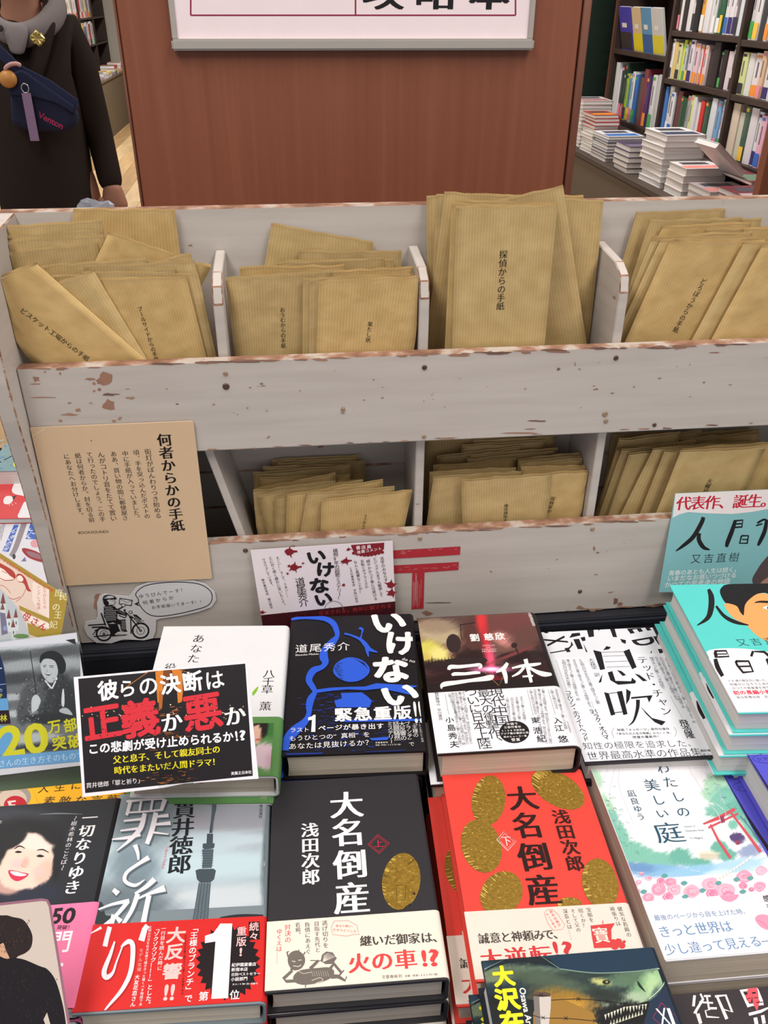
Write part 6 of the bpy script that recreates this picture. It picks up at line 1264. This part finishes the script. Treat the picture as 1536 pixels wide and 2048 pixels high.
def bb(name, x0, x1, y0, y1, z0, z1, par=bc, oy=3.9, ox=XB, mat=M_DARKWOOD): return bevel_boxes(name, [(x0-ox, x1-ox, y0-oy, y1-oy, z0, z1)], mat, par, .002)
ys = [4.80, 4.10, 3.445, 2.79]
bb('back_panel', XB+.25, XB+.26, 2.78, 4.82, 0, 2.3)
for y in ys: bb('upright', XB, XB+.25, y-.012, y+.012, 0.0, 2.3)
SHELV = {0: (.855, 1.163, 1.56, 1.9), 1: (.855, 1.082, 1.267, 1.60, 1.95), 2: (.855, 1.077, 1.258, 1.60, 1.95)}
for b_, zs in SHELV.items():
    for z_ in zs: bb('shelf', XB+.002, XB+.25, ys[b_+1]+.012, ys[b_]-.012, z_-.022, z_)
bb('plinth', XB+.002, XB+.25, 2.78, 4.8, .55, .833); bb('upright', XB-.004, XB+.25, 4.812, 4.83, 0, 2.3, mat=wood('reddish_side_wood', [(0.3, (90, 52, 40)), (0.7, (112, 68, 52))], (8, 8, 3)))
WT, GY2 = (222, 218, 220), (150, 148, 152)
ROWS = {
 (0, .855, 'lowest shelf of the far bay', .24): [(70, 84, 80), (200, 204, 204), (214, 208, 216), (44, 66, 56), (40, 60, 52), (42, 62, 54), (150, 180, 60), (90, 150, 190), (210, 214, 214), (60, 110, 180), (60, 56, 60), (96, 80, 76), (130, 60, 70), (84, 56, 104), (86, 58, 100), (210, 208, 206), (190, 190, 186), (180, 186, 190)],
 (1, .855, 'lowest shelf of the middle bay', .188): [(70, 120, 190), (222, 214, 200), (218, 216, 218), (50, 44, 48), (110, 60, 60), (60, 96, 70), (46, 84, 60), (160, 160, 160), (214, 216, 150), (220, 220, 222), (222, 216, 216), (206, 60, 60), (56, 90, 66), (214, 214, 220), (216, 218, 222), (120, 170, 214), (214, 206, 216), (180, 180, 184)],
 (1, 1.082, 'middle shelf of the middle bay', .150): [WT, (216, 190, 120), (206, 206, 160), (200, 220, 60), (190, 194, 200), (120, 130, 140), (214, 206, 214), (220, 190, 200), (224, 212, 214), (208, 60, 70), (222, 200, 200), (60, 50, 52), (54, 46, 48), (50, 44, 46), (60, 52, 52), (52, 44, 44), (216, 200, 206), (214, 216, 222), (120, 170, 214)],
 (1, 1.267, 'upper shelf of the middle bay', .22): [(60, 56, 52), (216, 214, 210), (50, 46, 48), (220, 218, 218), (214, 210, 206), (40, 40, 44), (222, 160, 60), (220, 218, 220), (214, 212, 214), (196, 200, 200), (48, 92, 66), (50, 96, 68), (216, 212, 216), (220, 214, 218), (214, 210, 212), (120, 110, 114), (206, 214, 222), (214, 210, 210)],
 (2, .855, 'lowest shelf of the near bay', .185): [(212, 196, 176), (200, 198, 180), (70, 96, 76), (216, 210, 214), (214, 222, 220), (226, 170, 190), (206, 220, 216), (60, 60, 70), (214, 212, 216), (220, 208, 150), (60, 110, 180), (214, 212, 214), (200, 190, 186), (206, 60, 70)],
 (2, 1.077, 'middle shelf of the near bay', .146): [(206, 214, 150), (216, 216, 214), (222, 216, 216), (214, 180, 150), (216, 212, 210), (210, 212, 216), (220, 216, 216), (206, 206, 210), (214, 216, 220), (200, 190, 190)],
 (2, 1.258, 'upper shelf of the near bay', .22): [(200, 198, 200), (216, 214, 214), (60, 60, 66), (214, 212, 214), (180, 60, 60), (214, 212, 214)]}
BANDS = [(220, 90, 80), (60, 110, 190), (240, 196, 70), (60, 50, 110), (230, 140, 160), (80, 170, 90), (60, 58, 66), (236, 236, 236), (240, 150, 60)]
for (b_, z_, pn, hh), cols in ROWS.items():
    y = ys[b_]-.016; L = ys[b_]-ys[b_+1]-.034; n = len(cols); used = 0; r2 = random.Random(int(z_*1000)+b_)
    ws = [r2.uniform(.6, 1.4) for _ in cols]; sw = sum(ws); k = min(L/sw, .046)
    for i, c_ in enumerate(cols):
        t_ = ws[i]*k-.001; y -= ws[i]*k
        if y < ys[b_+1]+.014: break
        c2 = r2.choice(BANDS) if r2.random() < .55 else None
        h_ = hh*r2.uniform(.84, 1.06);
        spine_book('shelf_book', '%s book%s, %s from the far end, %s' % (cname(c_), (' with %s band' % cname(c2)) if c2 else '', ORD[i], pn), 'books on the %s of the right bookcase' % pn, XB+.012+r2.uniform(0, .012), y, z_+.0005, .14+r2.uniform(0, .02), t_, h_, c_, c2)
# face-out books on the far bay shelf
for i, (c1, c2, y_, nm) in enumerate((((74, 66, 170), (60, 54, 56), 4.66, 'violet-topped'), ((214, 190, 150), (226, 208, 40), 4.50, 'cream and yellow'), ((96, 150, 190), (60, 100, 160), 4.38, 'light blue'), ((206, 206, 204), (220, 208, 60), 4.25, 'pale grey and yellow'))):
    r = thing('display_book', '%s paperback shown cover-out on the far bay shelf' % nm, 'book', (XB+.04, y_, 1.1665), rot_z(90)@FRONT@rot_x(-14), 'cover-out books on the far bay shelf')
    w_ = .13 if i else .16; Vb, Fb = u_shell(w_, .19, .014, .001, .003, 0, .19)
    r.matrix_world = r.matrix_world @ Matrix.Rotation(math.pi, 4, 'Y') @ Matrix.Translation((-w_/2, 0.0, 0))
    co = mesh('cover', Vb, Fb, C(*c1), r)
    co.data.materials.append(C(*c2)); mesh('page_block', *[(lambda q: (q, [(0, 1, 2, 3), (4, 5, 6, 7), (0, 1, 5, 4), (1, 2, 6, 5), (2, 3, 7, 6), (3, 0, 4, 7)]))([(.001, .001, .0012), (w_-.004, .001, .0012), (w_-.004, .189, .0012), (.001, .189, .0012), (.001, .001, .0128), (w_-.004, .001, .0128), (w_-.004, .189, .0128), (.001, .189, .0128)])][0], M_PAGEW, r)
    mesh('cover_print', [(0, .004, .0144), (w_-.004, .004, .0144), (w_-.004, .08, .0144), (0, .08, .0144), (.03, .1, .0144), (w_*.6, .1, .0144), (w_*.6, .12, .0144), (.03, .12, .0144)], [(0, 1, 2, 3), (4, 5, 6, 7)], [C(*c2), C(230, 226, 220)], co, [0, 1])

# ledge with stacks in front of the bookcase
ldg = thing('book_ledge', 'low taupe ledge in front of the right bookcase carrying book stacks', 'ledge', (1.57, 3.6, 0))
bevel_boxes('ledge_top', [(-.16, .125, -1.09, 1.4, .725, .75)], flat((74, 62, 54), .6), ldg, .003)
bevel_boxes('ledge_front', [(-.15, .12, -1.08, 1.4, 0, .722)], flat((96, 82, 66), .7), ldg, .002)
def flat_book(label, group, x, y, z, w, l, t, col, top=None, yaw=0, page=M_PAGEW):
    r = thing('stacked_book', label, 'book', (x, y, z), rot_z(yaw), group)
    V, F = u_shell(w, l, t, .0015, min(.004, t*.3), 0, l, seg=3); co = mesh('cover', V, F, C(*col), r)
    q = [(.002, .002, .0017), (w-.004, .002, .0017), (w-.004, l-.002, .0017), (.002, l-.002, .0017)]; q += [(a, b_, t-.0017) for a, b_, _ in q]
    mesh('page_block', q, [(0, 1, 2, 3), (4, 5, 6, 7), (0, 1, 5, 4), (1, 2, 6, 5), (2, 3, 7, 6), (3, 0, 4, 7)], page, r)
    if top:
        zz = t+.0003; mesh('cover_print', [(.004, l*.08, zz), (w*.9, l*.08, zz), (w*.9, l*.42, zz), (.004, l*.42, zz), (w*.15, l*.55, zz), (w*.8, l*.55, zz), (w*.8, l*.85, zz), (w*.15, l*.85, zz)], [(0, 1, 2, 3), (4, 5, 6, 7)], [C(*top), C(70, 66, 76)], co, [0, 1])
    return r
ZL = .7505
def pile(desc, x, y, n, w, l, t, cols, top=None, page=M_PAGEW, yaw=0):
    r2 = random.Random(int(y*1000)+n); z_ = ZL
    for i in range(n):
        c_ = cols[i % len(cols)] if i < n-1 else cols[-1]
        flat_book('%s, %s up from the ledge' % (desc, ORD[i]), desc+' pile on the ledge', x+r2.uniform(-.004, .004), y+r2.uniform(-.004, .004), z_, w, l, t, c_, top if i == n-1 else None, yaw+r2.uniform(-2, 2), page); z_ += t+.0004
pile('pale thick paperback in the farthest pile', 1.452, 4.42, 12, .15, .19, .017, [(214, 206, 206), (206, 200, 198), (222, 216, 218)], (190, 120, 120))
pile('red and white comic book', 1.445, 4.20, 11, .12, .17, .015, [(222, 216, 206), (226, 220, 210), (222, 218, 210), (216, 210, 204), (220, 214, 206), (224, 216, 208), (216, 210, 202), (176, 44, 40), (168, 40, 40), (180, 50, 40), (184, 60, 40)], (230, 150, 50))
pile('white magazine with blue words', 1.44, 3.98, 8, .17, .2, .013, [(196, 186, 186), (110, 100, 104), (60, 56, 84), (90, 100, 120), (206, 200, 206), (60, 60, 76), (70, 90, 130), (226, 226, 232)], (60, 116, 190))
pile('purple and brown book', 1.43, 3.68, 5, .15, .17, .021, [(80, 60, 56), (96, 72, 66), (90, 84, 96), (84, 66, 104)], (120, 110, 130))
pile('white hardback with dark cover corner', 1.45, 3.37, 9, .16, .22, .021, [(226, 220, 222), (222, 218, 220), (228, 224, 226)], (60, 70, 96))
pile('thick white book with red trim', 1.455, 3.17, 4, .16, .16, .026, [(222, 214, 212), (228, 206, 204), (222, 216, 216)], (230, 140, 130))
pile('grey shrink-wrapped book', 1.45, 2.94, 3, .17, .18, .022, [(168, 156, 156), (176, 160, 158), (170, 158, 160)], (206, 130, 126))
pile('grey and dark red book', 1.455, 2.67, 5, .17, .22, .019, [(150, 144, 146), (140, 134, 136), (60, 48, 52), (56, 50, 54), (120, 44, 54)], (190, 180, 184))
pile('black book with a white label', 1.46, 2.54, 2, .13, .115, .024, [(46, 42, 46), (40, 38, 44)], (226, 220, 228), page=M_PAGE)
mg = flat_book('flat red and green magazine lying before the upright books', None, 1.600, 2.95, .8345, .095, .34, .012, (120, 40, 46), (110, 140, 110))
bevel_boxes('book_step', [(1.645-1.57, 1.695-1.57, 2.62-3.6, 4.9-3.6, .7505, .834)], flat((58, 48, 44), .6), ldg, .002)
r = thing('display_book', 'white-edged book tilted back in a clear holder before the middle bay', 'book', (1.60, 3.02, .850), rot_z(95)@FRONT@rot_x(-52))
V, F = u_shell(.15, .16, .02, .0015, .004, 0, .16); mesh('cover', V, F, C(226, 226, 232), r); mesh('page_block', [(.002, .002, .002), (.145, .002, .002), (.145, .158, .002), (.002, .158, .002), (.002, .002, .018), (.145, .002, .018), (.145, .158, .018), (.002, .158, .018)], [(0, 1, 2, 3), (4, 5, 6, 7), (0, 1, 5, 4), (1, 2, 6, 5), (2, 3, 7, 6), (3, 0, 4, 7)], M_PAGEW, r)
ep = thing('end_panel', 'reddish-brown wood panel at the near end of the book ledge', 'panel', (1.50, 2.48, 0))
bevel_boxes('panel_board', [(-.135, .55, -.02, .02, 0, 1.38)], M_PILLAR, ep, .003); bevel_boxes('panel_cap', [(-.14, .555, -.024, .024, 1.38, 1.395)], M_PILLAR, ep, .002)

# dark green quilted coat hanging between pillar and bookcase
gc = thing('padded_coat', 'dark green quilted padding seen between the pillar and the bookcase', 'coat', (1.62, 5.35, 0.35))
bm = bmesh.new(); NR, NS = 22, 20; rows = []
for i in range(NR*2+1):
    z_ = 1.55*i/(NR*2); k = 1+(-.05 if i % 2 == 0 else .05); w_ = .30*(1-.25*max(0, (z_-1.2)/.35))*k; d_ = .17*k
    rows.append([bm.verts.new((w_*math.cos(2*math.pi*j/NS), d_*math.sin(2*math.pi*j/NS), z_)) for j in range(NS)])
for a, b_ in zip(rows, rows[1:]):
    for j in range(NS): bm.faces.new([a[j], a[(j+1) % NS], b_[(j+1) % NS], b_[j]])
bm.faces.new(rows[-1]); bm.faces.new(rows[0][::-1])
bm_obj('coat_body', bm, C(34, 50, 42, r=.7), gc, True)
def sleeve(s):
    bm = bmesh.new(); rows = []
    for i in range(31):
        z_ = 1.42-.62*i/30; k = 1+(.07 if i % 2 else -.05); rr = .085*(1-.2*i/30)*k
        rows.append([bm.verts.new((s*(.26+.10*i/30)+rr*math.cos(2*math.pi*j/12), rr*math.sin(2*math.pi*j/12)-.03, z_)) for j in range(12)])
    for a, b_ in zip(rows, rows[1:]):
        for j in range(12): bm.faces.new([a[j], b_[j], b_[(j+1) % 12], a[(j+1) % 12]])
    bm.faces.new(rows[0]); bm.faces.new(rows[-1][::-1]); bm_obj('sleeve', bm, C(34, 50, 42, r=.7), gc, True)
sleeve(-1); sleeve(1)
sd_ = thing('coat_stand', 'dark stand carrying the green quilted coat', 'stand', (1.62, 5.35, 0))
bevel_boxes('foot', [(-.16, .16, -.16, .16, 0, .02)], C(40, 36, 36), sd_, .004); bevel_boxes('post', [(-.015, .015, -.015, .015, .02, .345)], C(40, 36, 36), sd_, .002)

# ---- left aisle: bookcase and table of books
XLF = -1.90
lc = thing('bookcase', 'tall dark bookcase with colourful books behind the customer on the far left', 'bookcase', (-2.35, 10.8, 0))
def lb(name, y0, y1, z0, z1, x0=-.13, x1=.13, mat=M_DARKWOOD): return bevel_boxes(name, [(x0, x1, y0-10.8, y1-10.8, z0, z1)], mat, lc, .003)
lb('back_panel', 8.2, 13.4, 0, 2.2, -.14, -.125)
for y in (8.2, 9.0, 9.8, 10.6, 11.4, 12.2, 13.0): lb('upright', y-.014, y+.014, 0, 2.2)
for z_ in (.60, .86, 1.14, 1.42, 1.72): lb('shelf', 8.2, 13.0, z_-.02, z_)
r2 = random.Random(12); PAL = [(216, 206, 190), (200, 160, 110), (214, 212, 214), (150, 130, 140), (190, 60, 80), (206, 200, 206), (120, 150, 130), (176, 170, 176), (220, 214, 200), (96, 110, 150), (226, 206, 120)]
for zi, z_ in enumerate((.86, 1.14, 1.42)):
    y = 12.15; i = 0
    while y > 9.1 and i < 24:
        c_ = r2.choice(PAL); t_ = r2.uniform(.05, .16)
        if all(abs((y-t_)-q) > .02 and not ((y-t_) < q+.014 < y) for q in (9.0, 9.8, 10.6, 11.4, 12.2)):
            spine_book('shelf_book', '%s book far off, %s from the far end on shelf %s of the left bookcase' % (cname(c_), ORD[i], ('one', 'two', 'three')[zi]), 'far books in the left bookcase', -2.225, y-t_, z_+.001, .16, t_-.002, r2.uniform(.19, .24), c_, r2.choice(BANDS), face=1); i += 1
        y -= t_+.004
lt = thing('book_table', 'long low grey-brown table of books along the left aisle', 'table', (-2.05, 10.4, 0))
bevel_boxes('tabletop', [(-.05, .14, -2.6, 2.2, .555, .575)], flat((110, 96, 78), .6), lt, .003); bevel_boxes('skirt', [(-.05, .13, -2.6, 2.2, 0, .555)], flat((112, 98, 78), .75), lt, .002)
i = 0
for y in np.arange(8.3, 12.4, .24):
    n = r2.randint(1, 3); z_ = .5755
    for k_ in range(n):
        c_ = r2.choice(PAL); flat_book('%s book lying on the left aisle table, %s pile, %s up' % (cname(c_), ORD[i], ORD[k_]), 'books on the left aisle table', -2.085, y, z_, .165, .2, .03, c_, r2.choice(BANDS), r2.uniform(-3, 3)); z_ += .0305
    i += 1

# ================================================================== CUSTOMER
def skin_obj(name, V, E, Rd, mat, parent, sub=2, smooth=True, root=0):
    me = bpy.data.meshes.new(name); me.from_pydata([tuple(v) for v in V], E, []); o = bpy.data.objects.new(name, me); COL.objects.link(o)
    md = o.modifiers.new('Skin', 'SKIN'); md.use_smooth_shade = True
    for i, r_ in enumerate(Rd):
        sv = me.skin_vertices[0].data[i]; sv.radius = (r_, r_) if np.isscalar(r_) else r_; sv.use_root = (i == root)
    ss = o.modifiers.new('Sub', 'SUBSURF'); ss.levels = sub; ss.render_levels = sub
    bpy.context.view_layer.update()
    m2 = bpy.data.meshes.new_from_object(o.evaluated_get(bpy.context.evaluated_depsgraph_get())); m2.name = name
    bpy.data.objects.remove(o); bpy.data.meshes.remove(me)
    m2.materials.clear(); m2.materials.append(mat)
    if smooth: m2.polygons.foreach_set('use_smooth', [True]*len(m2.polygons))
    return add(bpy.data.objects.new(name, m2), parent)
PX, PY = -.745, 3.0
pe = thing('person', 'person in a long black coat and grey hood with a navy shoulder bag, standing', 'person', (PX, PY, 0), rot_z(3))
SKN = C(172, 122, 100, r=.6); COAT = C(44, 35, 31, r=.85, s=.15); HOOD = C(132, 124, 124, r=.9, s=.1); TROU = C(30, 27, 28, r=.8)
# local: +x to the viewer's right, -y towards the viewer
V = [(0, 0, .92), (0, 0, 1.10), (0, 0, 1.26), (0, 0, 1.37), (0, -.015, 1.45), (0, -.03, 1.525), (0, -.02, 1.59),
     (.08, 0, .86), (.085, 0, .48), (.085, .01, .09), (.09, -.10, .035), (-.08, 0, .86), (-.085, 0, .48), (-.085, .01, .09), (-.09, -.10, .035),
     (.120, 0, 1.29), (.158, .012, 1.05), (.180, -.02, .85), (-.15, 0, 1.29), (-.215, .012, 1.05), (-.245, -.02, .85)]
E = [(0, 1), (1, 2), (2, 3), (3, 4), (4, 5), (5, 6), (0, 7), (7, 8), (8, 9), (9, 10), (0, 11), (11, 12), (12, 13), (13, 14), (2, 15), (15, 16), (16, 17), (2, 18), (18, 19), (19, 20)]
Rd = [(.09, .08), (.08, .07), (.08, .07), .050, (.066, .080), (.074, .088), (.060, .070), .07, .050, .036, .034, .07, .050, .036, .034, .030, .022, .022, .030, .022, .022]
skin_obj('body', V, E, Rd, SKN, pe)
skin_obj('coat', [(-.035, 0, .60), (-.025, 0, .93), (-.008, 0, 1.10), (0, 0, 1.235), (.120, 0, 1.295), (.143, .008, 1.17), (.160, .012, 1.03), (.180, -.02, .842), (-.150, 0, 1.295), (-.19, .008, 1.17), (-.22, .012, 1.03), (-.245, -.02, .842), (0, .01, 1.30)],
         [(0, 1), (1, 2), (2, 3), (3, 4), (4, 5), (5, 6), (6, 7), (3, 8), (8, 9), (9, 10), (10, 11), (3, 12)],
         [(.225, .17), (.205, .16), (.180, .15), (.150, .12), (.055, .065), .052, .045, .041, (.055, .065), .052, .045, .041, (.075, .075)], COAT, pe, root=0)
for s_ in (-1, 1):      # turned collar and lapel
    skin_obj('lapel', [(s_*.085, -.02, 1.375), (s_*.078, -.095, 1.315), (s_*.045, -.135, 1.23), (s_*.015, -.150, 1.14)], [(0, 1), (1, 2), (2, 3)], [(.010, .030), (.028, .008), (.028, .007), (.010, .005)], COAT, pe, 2)
skin_obj('trousers', [(0, 0, .80), (.085, 0, .72), (.085, 0, .46), (.085, .01, .10), (-.085, 0, .72), (-.085, 0, .46), (-.085, .01, .10)], [(0, 1), (1, 2), (2, 3), (0, 4), (4, 5), (5, 6)], [(.12, .10), .088, .072, .060, .088, .072, .060], TROU, pe)
for s_ in (-1, 1):
    skin_obj('shoe', [(s_*.085, .05, .045), (s_*.09, -.04, .042), (s_*.098, -.14, .036), (s_*.10, -.19, .034)], [(0, 1), (1, 2), (2, 3)], [.040, .044, .044, .030], C(34, 30, 32, r=.4), pe)
    skin_obj('shoe_sole', [(s_*.088, .06, .014), (s_*.094, -.06, .014), (s_*.10, -.20, .014)], [(0, 1), (1, 2)], [(.045, .012), (.048, .012), (.036, .012)], C(170, 166, 168), pe, 1)
# grey hood lying open round the neck
pts = []
for i in range(14):
    a = math.pi*2*i/14; f_ = (1+math.cos(a))/2        # a=0 is the front
    pts.append((.112*math.sin(a)*(1-.15*f_), .055-.165*f_, 1.405-.115*f_**1.3))
skin_obj('hood', pts, [(i, (i+1) % 14) for i in range(14)], [(.030, .036)]*14, HOOD, pe, 2)
skin_obj('hood_bib', [(0, -.118, 1.325), (-.004, -.140, 1.285), (-.008, -.146, 1.245)], [(0, 1), (1, 2)], [(.046, .012), (.034, .009), (.020, .007)], HOOD, pe, 2)
for x_, z_, y_ in ((-.066, 1.345, -.125), (-.040, 1.312, -.150)):
    bm = bmesh.new(); bmesh.ops.create_cone(bm, cap_ends=True, segments=12, radius1=.009, radius2=.007, depth=.006); bmesh.ops.rotate(bm, matrix=Matrix.Rotation(math.pi/2, 3, 'X'), verts=bm.verts[:]); bmesh.ops.translate(bm, vec=(x_, y_, z_), verts=bm.verts[:]); bm_obj('hood_button', bm, C(60, 54, 56), pe)
skin_obj('hair', [(0, .03, 1.60), (0, .06, 1.54), (0, .05, 1.46), (-.055, .01, 1.57), (.055, .01, 1.57), (0, -.045, 1.645)], [(0, 1), (1, 2), (0, 3), (0, 4), (0, 5)], [(.085, .075), .075, .06, .045, .045, .045], C(30, 26, 26, r=.6), pe)
for s_ in (-1, 1):
    for nm, rr, cc, yy in (('eye', .011, (236, 232, 228), -.102), ('iris', .0058, (40, 28, 24), -.110)):
        bm = bmesh.new(); bmesh.ops.create_uvsphere(bm, u_segments=12, v_segments=8, radius=rr); bmesh.ops.translate(bm, vec=(s_*.031, yy, 1.535), verts=bm.verts[:]); bm_obj(nm, bm, C(*cc), pe, True)
    skin_obj('ear', [(s_*.078, -.02, 1.505), (s_*.082, -.015, 1.535), (s_*.080, -.01, 1.555)], [(0, 1), (1, 2)], [.009, .013, .009], SKN, pe, 1)
skin_obj('nose', [(0, -.112, 1.54), (0, -.124, 1.515), (0, -.122, 1.502)], [(0, 1), (1, 2)], [.008, .011, .012], SKN, pe, 1)
skin_obj('mouth', [(-.022, -.104, 1.470), (0, -.112, 1.468), (.022, -.104, 1.470)], [(0, 1), (1, 2)], [(.004, .005)]*3, C(160, 90, 84), pe, 1)
# hands: palm, four fingers and a thumb each, curled
def hand(s):
    b0 = np.array([.182 if s > 0 else -.247, -.03, .800])
    skin_obj('hand', [b0+(0, 0, .075), b0+(0, -.002, .04), b0+(0, -.006, .012), b0+(0, -.010, -.012)], [(0, 1), (1, 2), (2, 3)], [(.030, .028), (.036, .028), (.046, .026), (.046, .022)], SKN, pe, 2)
    for k_, (dx, ln) in enumerate(((-.034, .066), (-.011, .076), (.012, .072), (.033, .058))):
        a = b0+(dx, -.016, -.012); skin_obj('finger', [a, a+(0, -.012, -ln*.45), a+(0, -.034, -ln*.62), a+(0, -.040, -ln*.30)], [(0, 1), (1, 2), (2, 3)], [.0125, .0120, .0112, .010], SKN, pe, 1)
    a = b0+(-s*.030, -.010, .030); skin_obj('thumb', [a, a+(-s*.022, -.018, -.026), a+(-s*.014, -.038, -.046)], [(0, 1), (1, 2)], [.016, .014, .011], SKN, pe, 1)
hand(1); hand(-1)
PR_ = np.array(pe.matrix_world)[:3, :3]; PO = np.array([PX, PY, 0])
def P3(x, y, z_): return PO+PR_@np.array([x, y, z_])
# navy shoulder bag
YBG = PY-.235; bgo = on_y(90, 200, YBG)
bg = thing('shoulder_bag', 'navy shoulder bag with pink lettering hanging in front of the black coat', 'bag', bgo, rot_z(0))
NAVY = C(32, 36, 62, r=.8)
def bagpiece(name, pts, y0, y1, mat, bev):
    q = [on_y(px_, py_, YBG)-bgo for px_, py_ in pts]; o = prism(name, [(v[0], v[2]) for v in q], 1, y0, y1, mat, bg, 0)
    m_ = o.modifiers.new('Bevel', 'BEVEL'); m_.width = bev; m_.segments = 3; return o
bagpiece('pouch', [(16, 168), (40, 152), (78, 160), (118, 190), (154, 226), (152, 256), (120, 266), (60, 264), (20, 252)], 0, .055, NAVY, .018)
bagpiece('flap', [(16, 150), (44, 138), (60, 148), (100, 176), (152, 212), (150, 228), (112, 206), (60, 192), (18, 190)], -.010, .02, C(36, 42, 72, r=.8), .006)
bagpiece('strap', [(-60, 60), (-36, 56), (44, 132), (100, 160), (156, 200), (158, 216), (98, 178), (36, 152)], -.004, .004, C(38, 44, 76, r=.8), .0015)
bf = thing('tmp', None, None, bgo, FRONT)
pr = Print(bf, .0, (0, 0, 4.7625)); pr.t('Venton', 365, 1085, 600, 1205, (190, 56, 96), 'b')
o = pr.build('pink_lettering', bg); n = len(o.data.vertices); co = np.empty(n*3); o.data.vertices.foreach_get('co', co); co = co.reshape(-1, 3)@FRONT.T; o.data.vertices.foreach_set('co', co.ravel()); bpy.data.objects.remove(bf)
def tagbox(name, label, cat, px0, px1, w, th, mat, Y):
    a = on_y(*px0, Y); b_ = on_y(*px1, Y); d = b_-a; L = np.linalg.norm(d); e = d/L; nrm = np.array([0, -1, 0]); sx_ = np.cross(e, nrm)
    Rm = np.column_stack([sx_, e, np.cross(sx_, e)]); t = thing(name, label, cat, a, Rm)
    return t, L
t, L = tagbox('ribbon_tag', 'lavender strap tag hanging from the navy bag', 'tag', (52, 186), (70, 282), .02, .002, None, PY-.262)
bevel_boxes('tag_strip', [(-.0125, .0125, 0, L, -.001, .001)], C(150, 124, 160, r=.7), t, .0005); bm = bmesh.new()
tt = [(.010*math.cos(a), -.012+.012*math.sin(a), 0) for a in np.linspace(0, 2*math.pi, 13)[:-1]]
skin_obj('split_ring', tt, [(i, (i+1) % 12) for i in range(12)], [.0018]*12, flat((190, 190, 194), .3, .5, .8), t, 1)
t = thing('bell_charm', 'orange and white round bell charm on a red and white looped cord', 'charm', on_y(16, 158, PY-.258), rot_z(0))
bm = bmesh.new(); bmesh.ops.create_uvsphere(bm, u_segments=20, v_segments=12, radius=.024); bmesh.ops.scale(bm, vec=(1, .9, .95), verts=bm.verts[:]); bm_obj('bell', bm, [C(206, 146, 80), C(220, 206, 200)], t, True)
lp = [on_y(*q, PY-.262)-on_y(16, 158, PY-.258) for q in ((9, 142), (12, 134), (22, 128), (34, 127), (43, 132))]
skin_obj('cord', lp, [(i, i+1) for i in range(4)], [.006]*5, C(206, 160, 156, r=.7), t, 1)
t = thing('badge', 'crumpled gold badge pinned on the black coat', 'badge', on_y(75, 77, PY-.150), rot_z(0)@FRONT); q = []
for i in range(16): a = 2*math.pi*i/16; k_ = .021*(1, .86, .94, .78, 1.02, .9, .8, .97)[i % 8]; q.append((k_*math.cos(a), k_*math.sin(a)))
mesh('badge_face', [(*p, 0) for p in q]+[(p[0]*.8, p[1]*.8, .005+.002*(i % 2)) for i, p in enumerate(q)]+[(0, 0, .004)], [(i, (i+1) % 16, 16+(i+1) % 16, 16+i) for i in range(16)]+[(16+i, 16+(i+1) % 16, 32) for i in range(16)], flat((196, 176, 104), .35, .5, .6), t)
t = thing('plastic_bag', 'crumpled pale plastic bag held low in the hand of the person', 'bag', on_y(188, 408, PY-.115), rot_z(3))
bm = bmesh.new(); bmesh.ops.create_icosphere(bm, subdivisions=3, radius=1)
for v in bm.verts:
    d = v.co.normalized(); k_ = 1+.22*vnoise(d.x*3.1, d.z*3.3+d.y*2)
    v.co = Vector((d.x*.080*k_, d.y*.035*k_, d.z*.055*k_-.040))
bm_obj('bag_film', bm, C(186, 190, 204, r=.35), t)
bpy.data.objects.remove(_fo)
for o in list(SC.objects):
    if o.type == 'EMPTY' and o.name.startswith('tmp'): bpy.data.objects.remove(o)
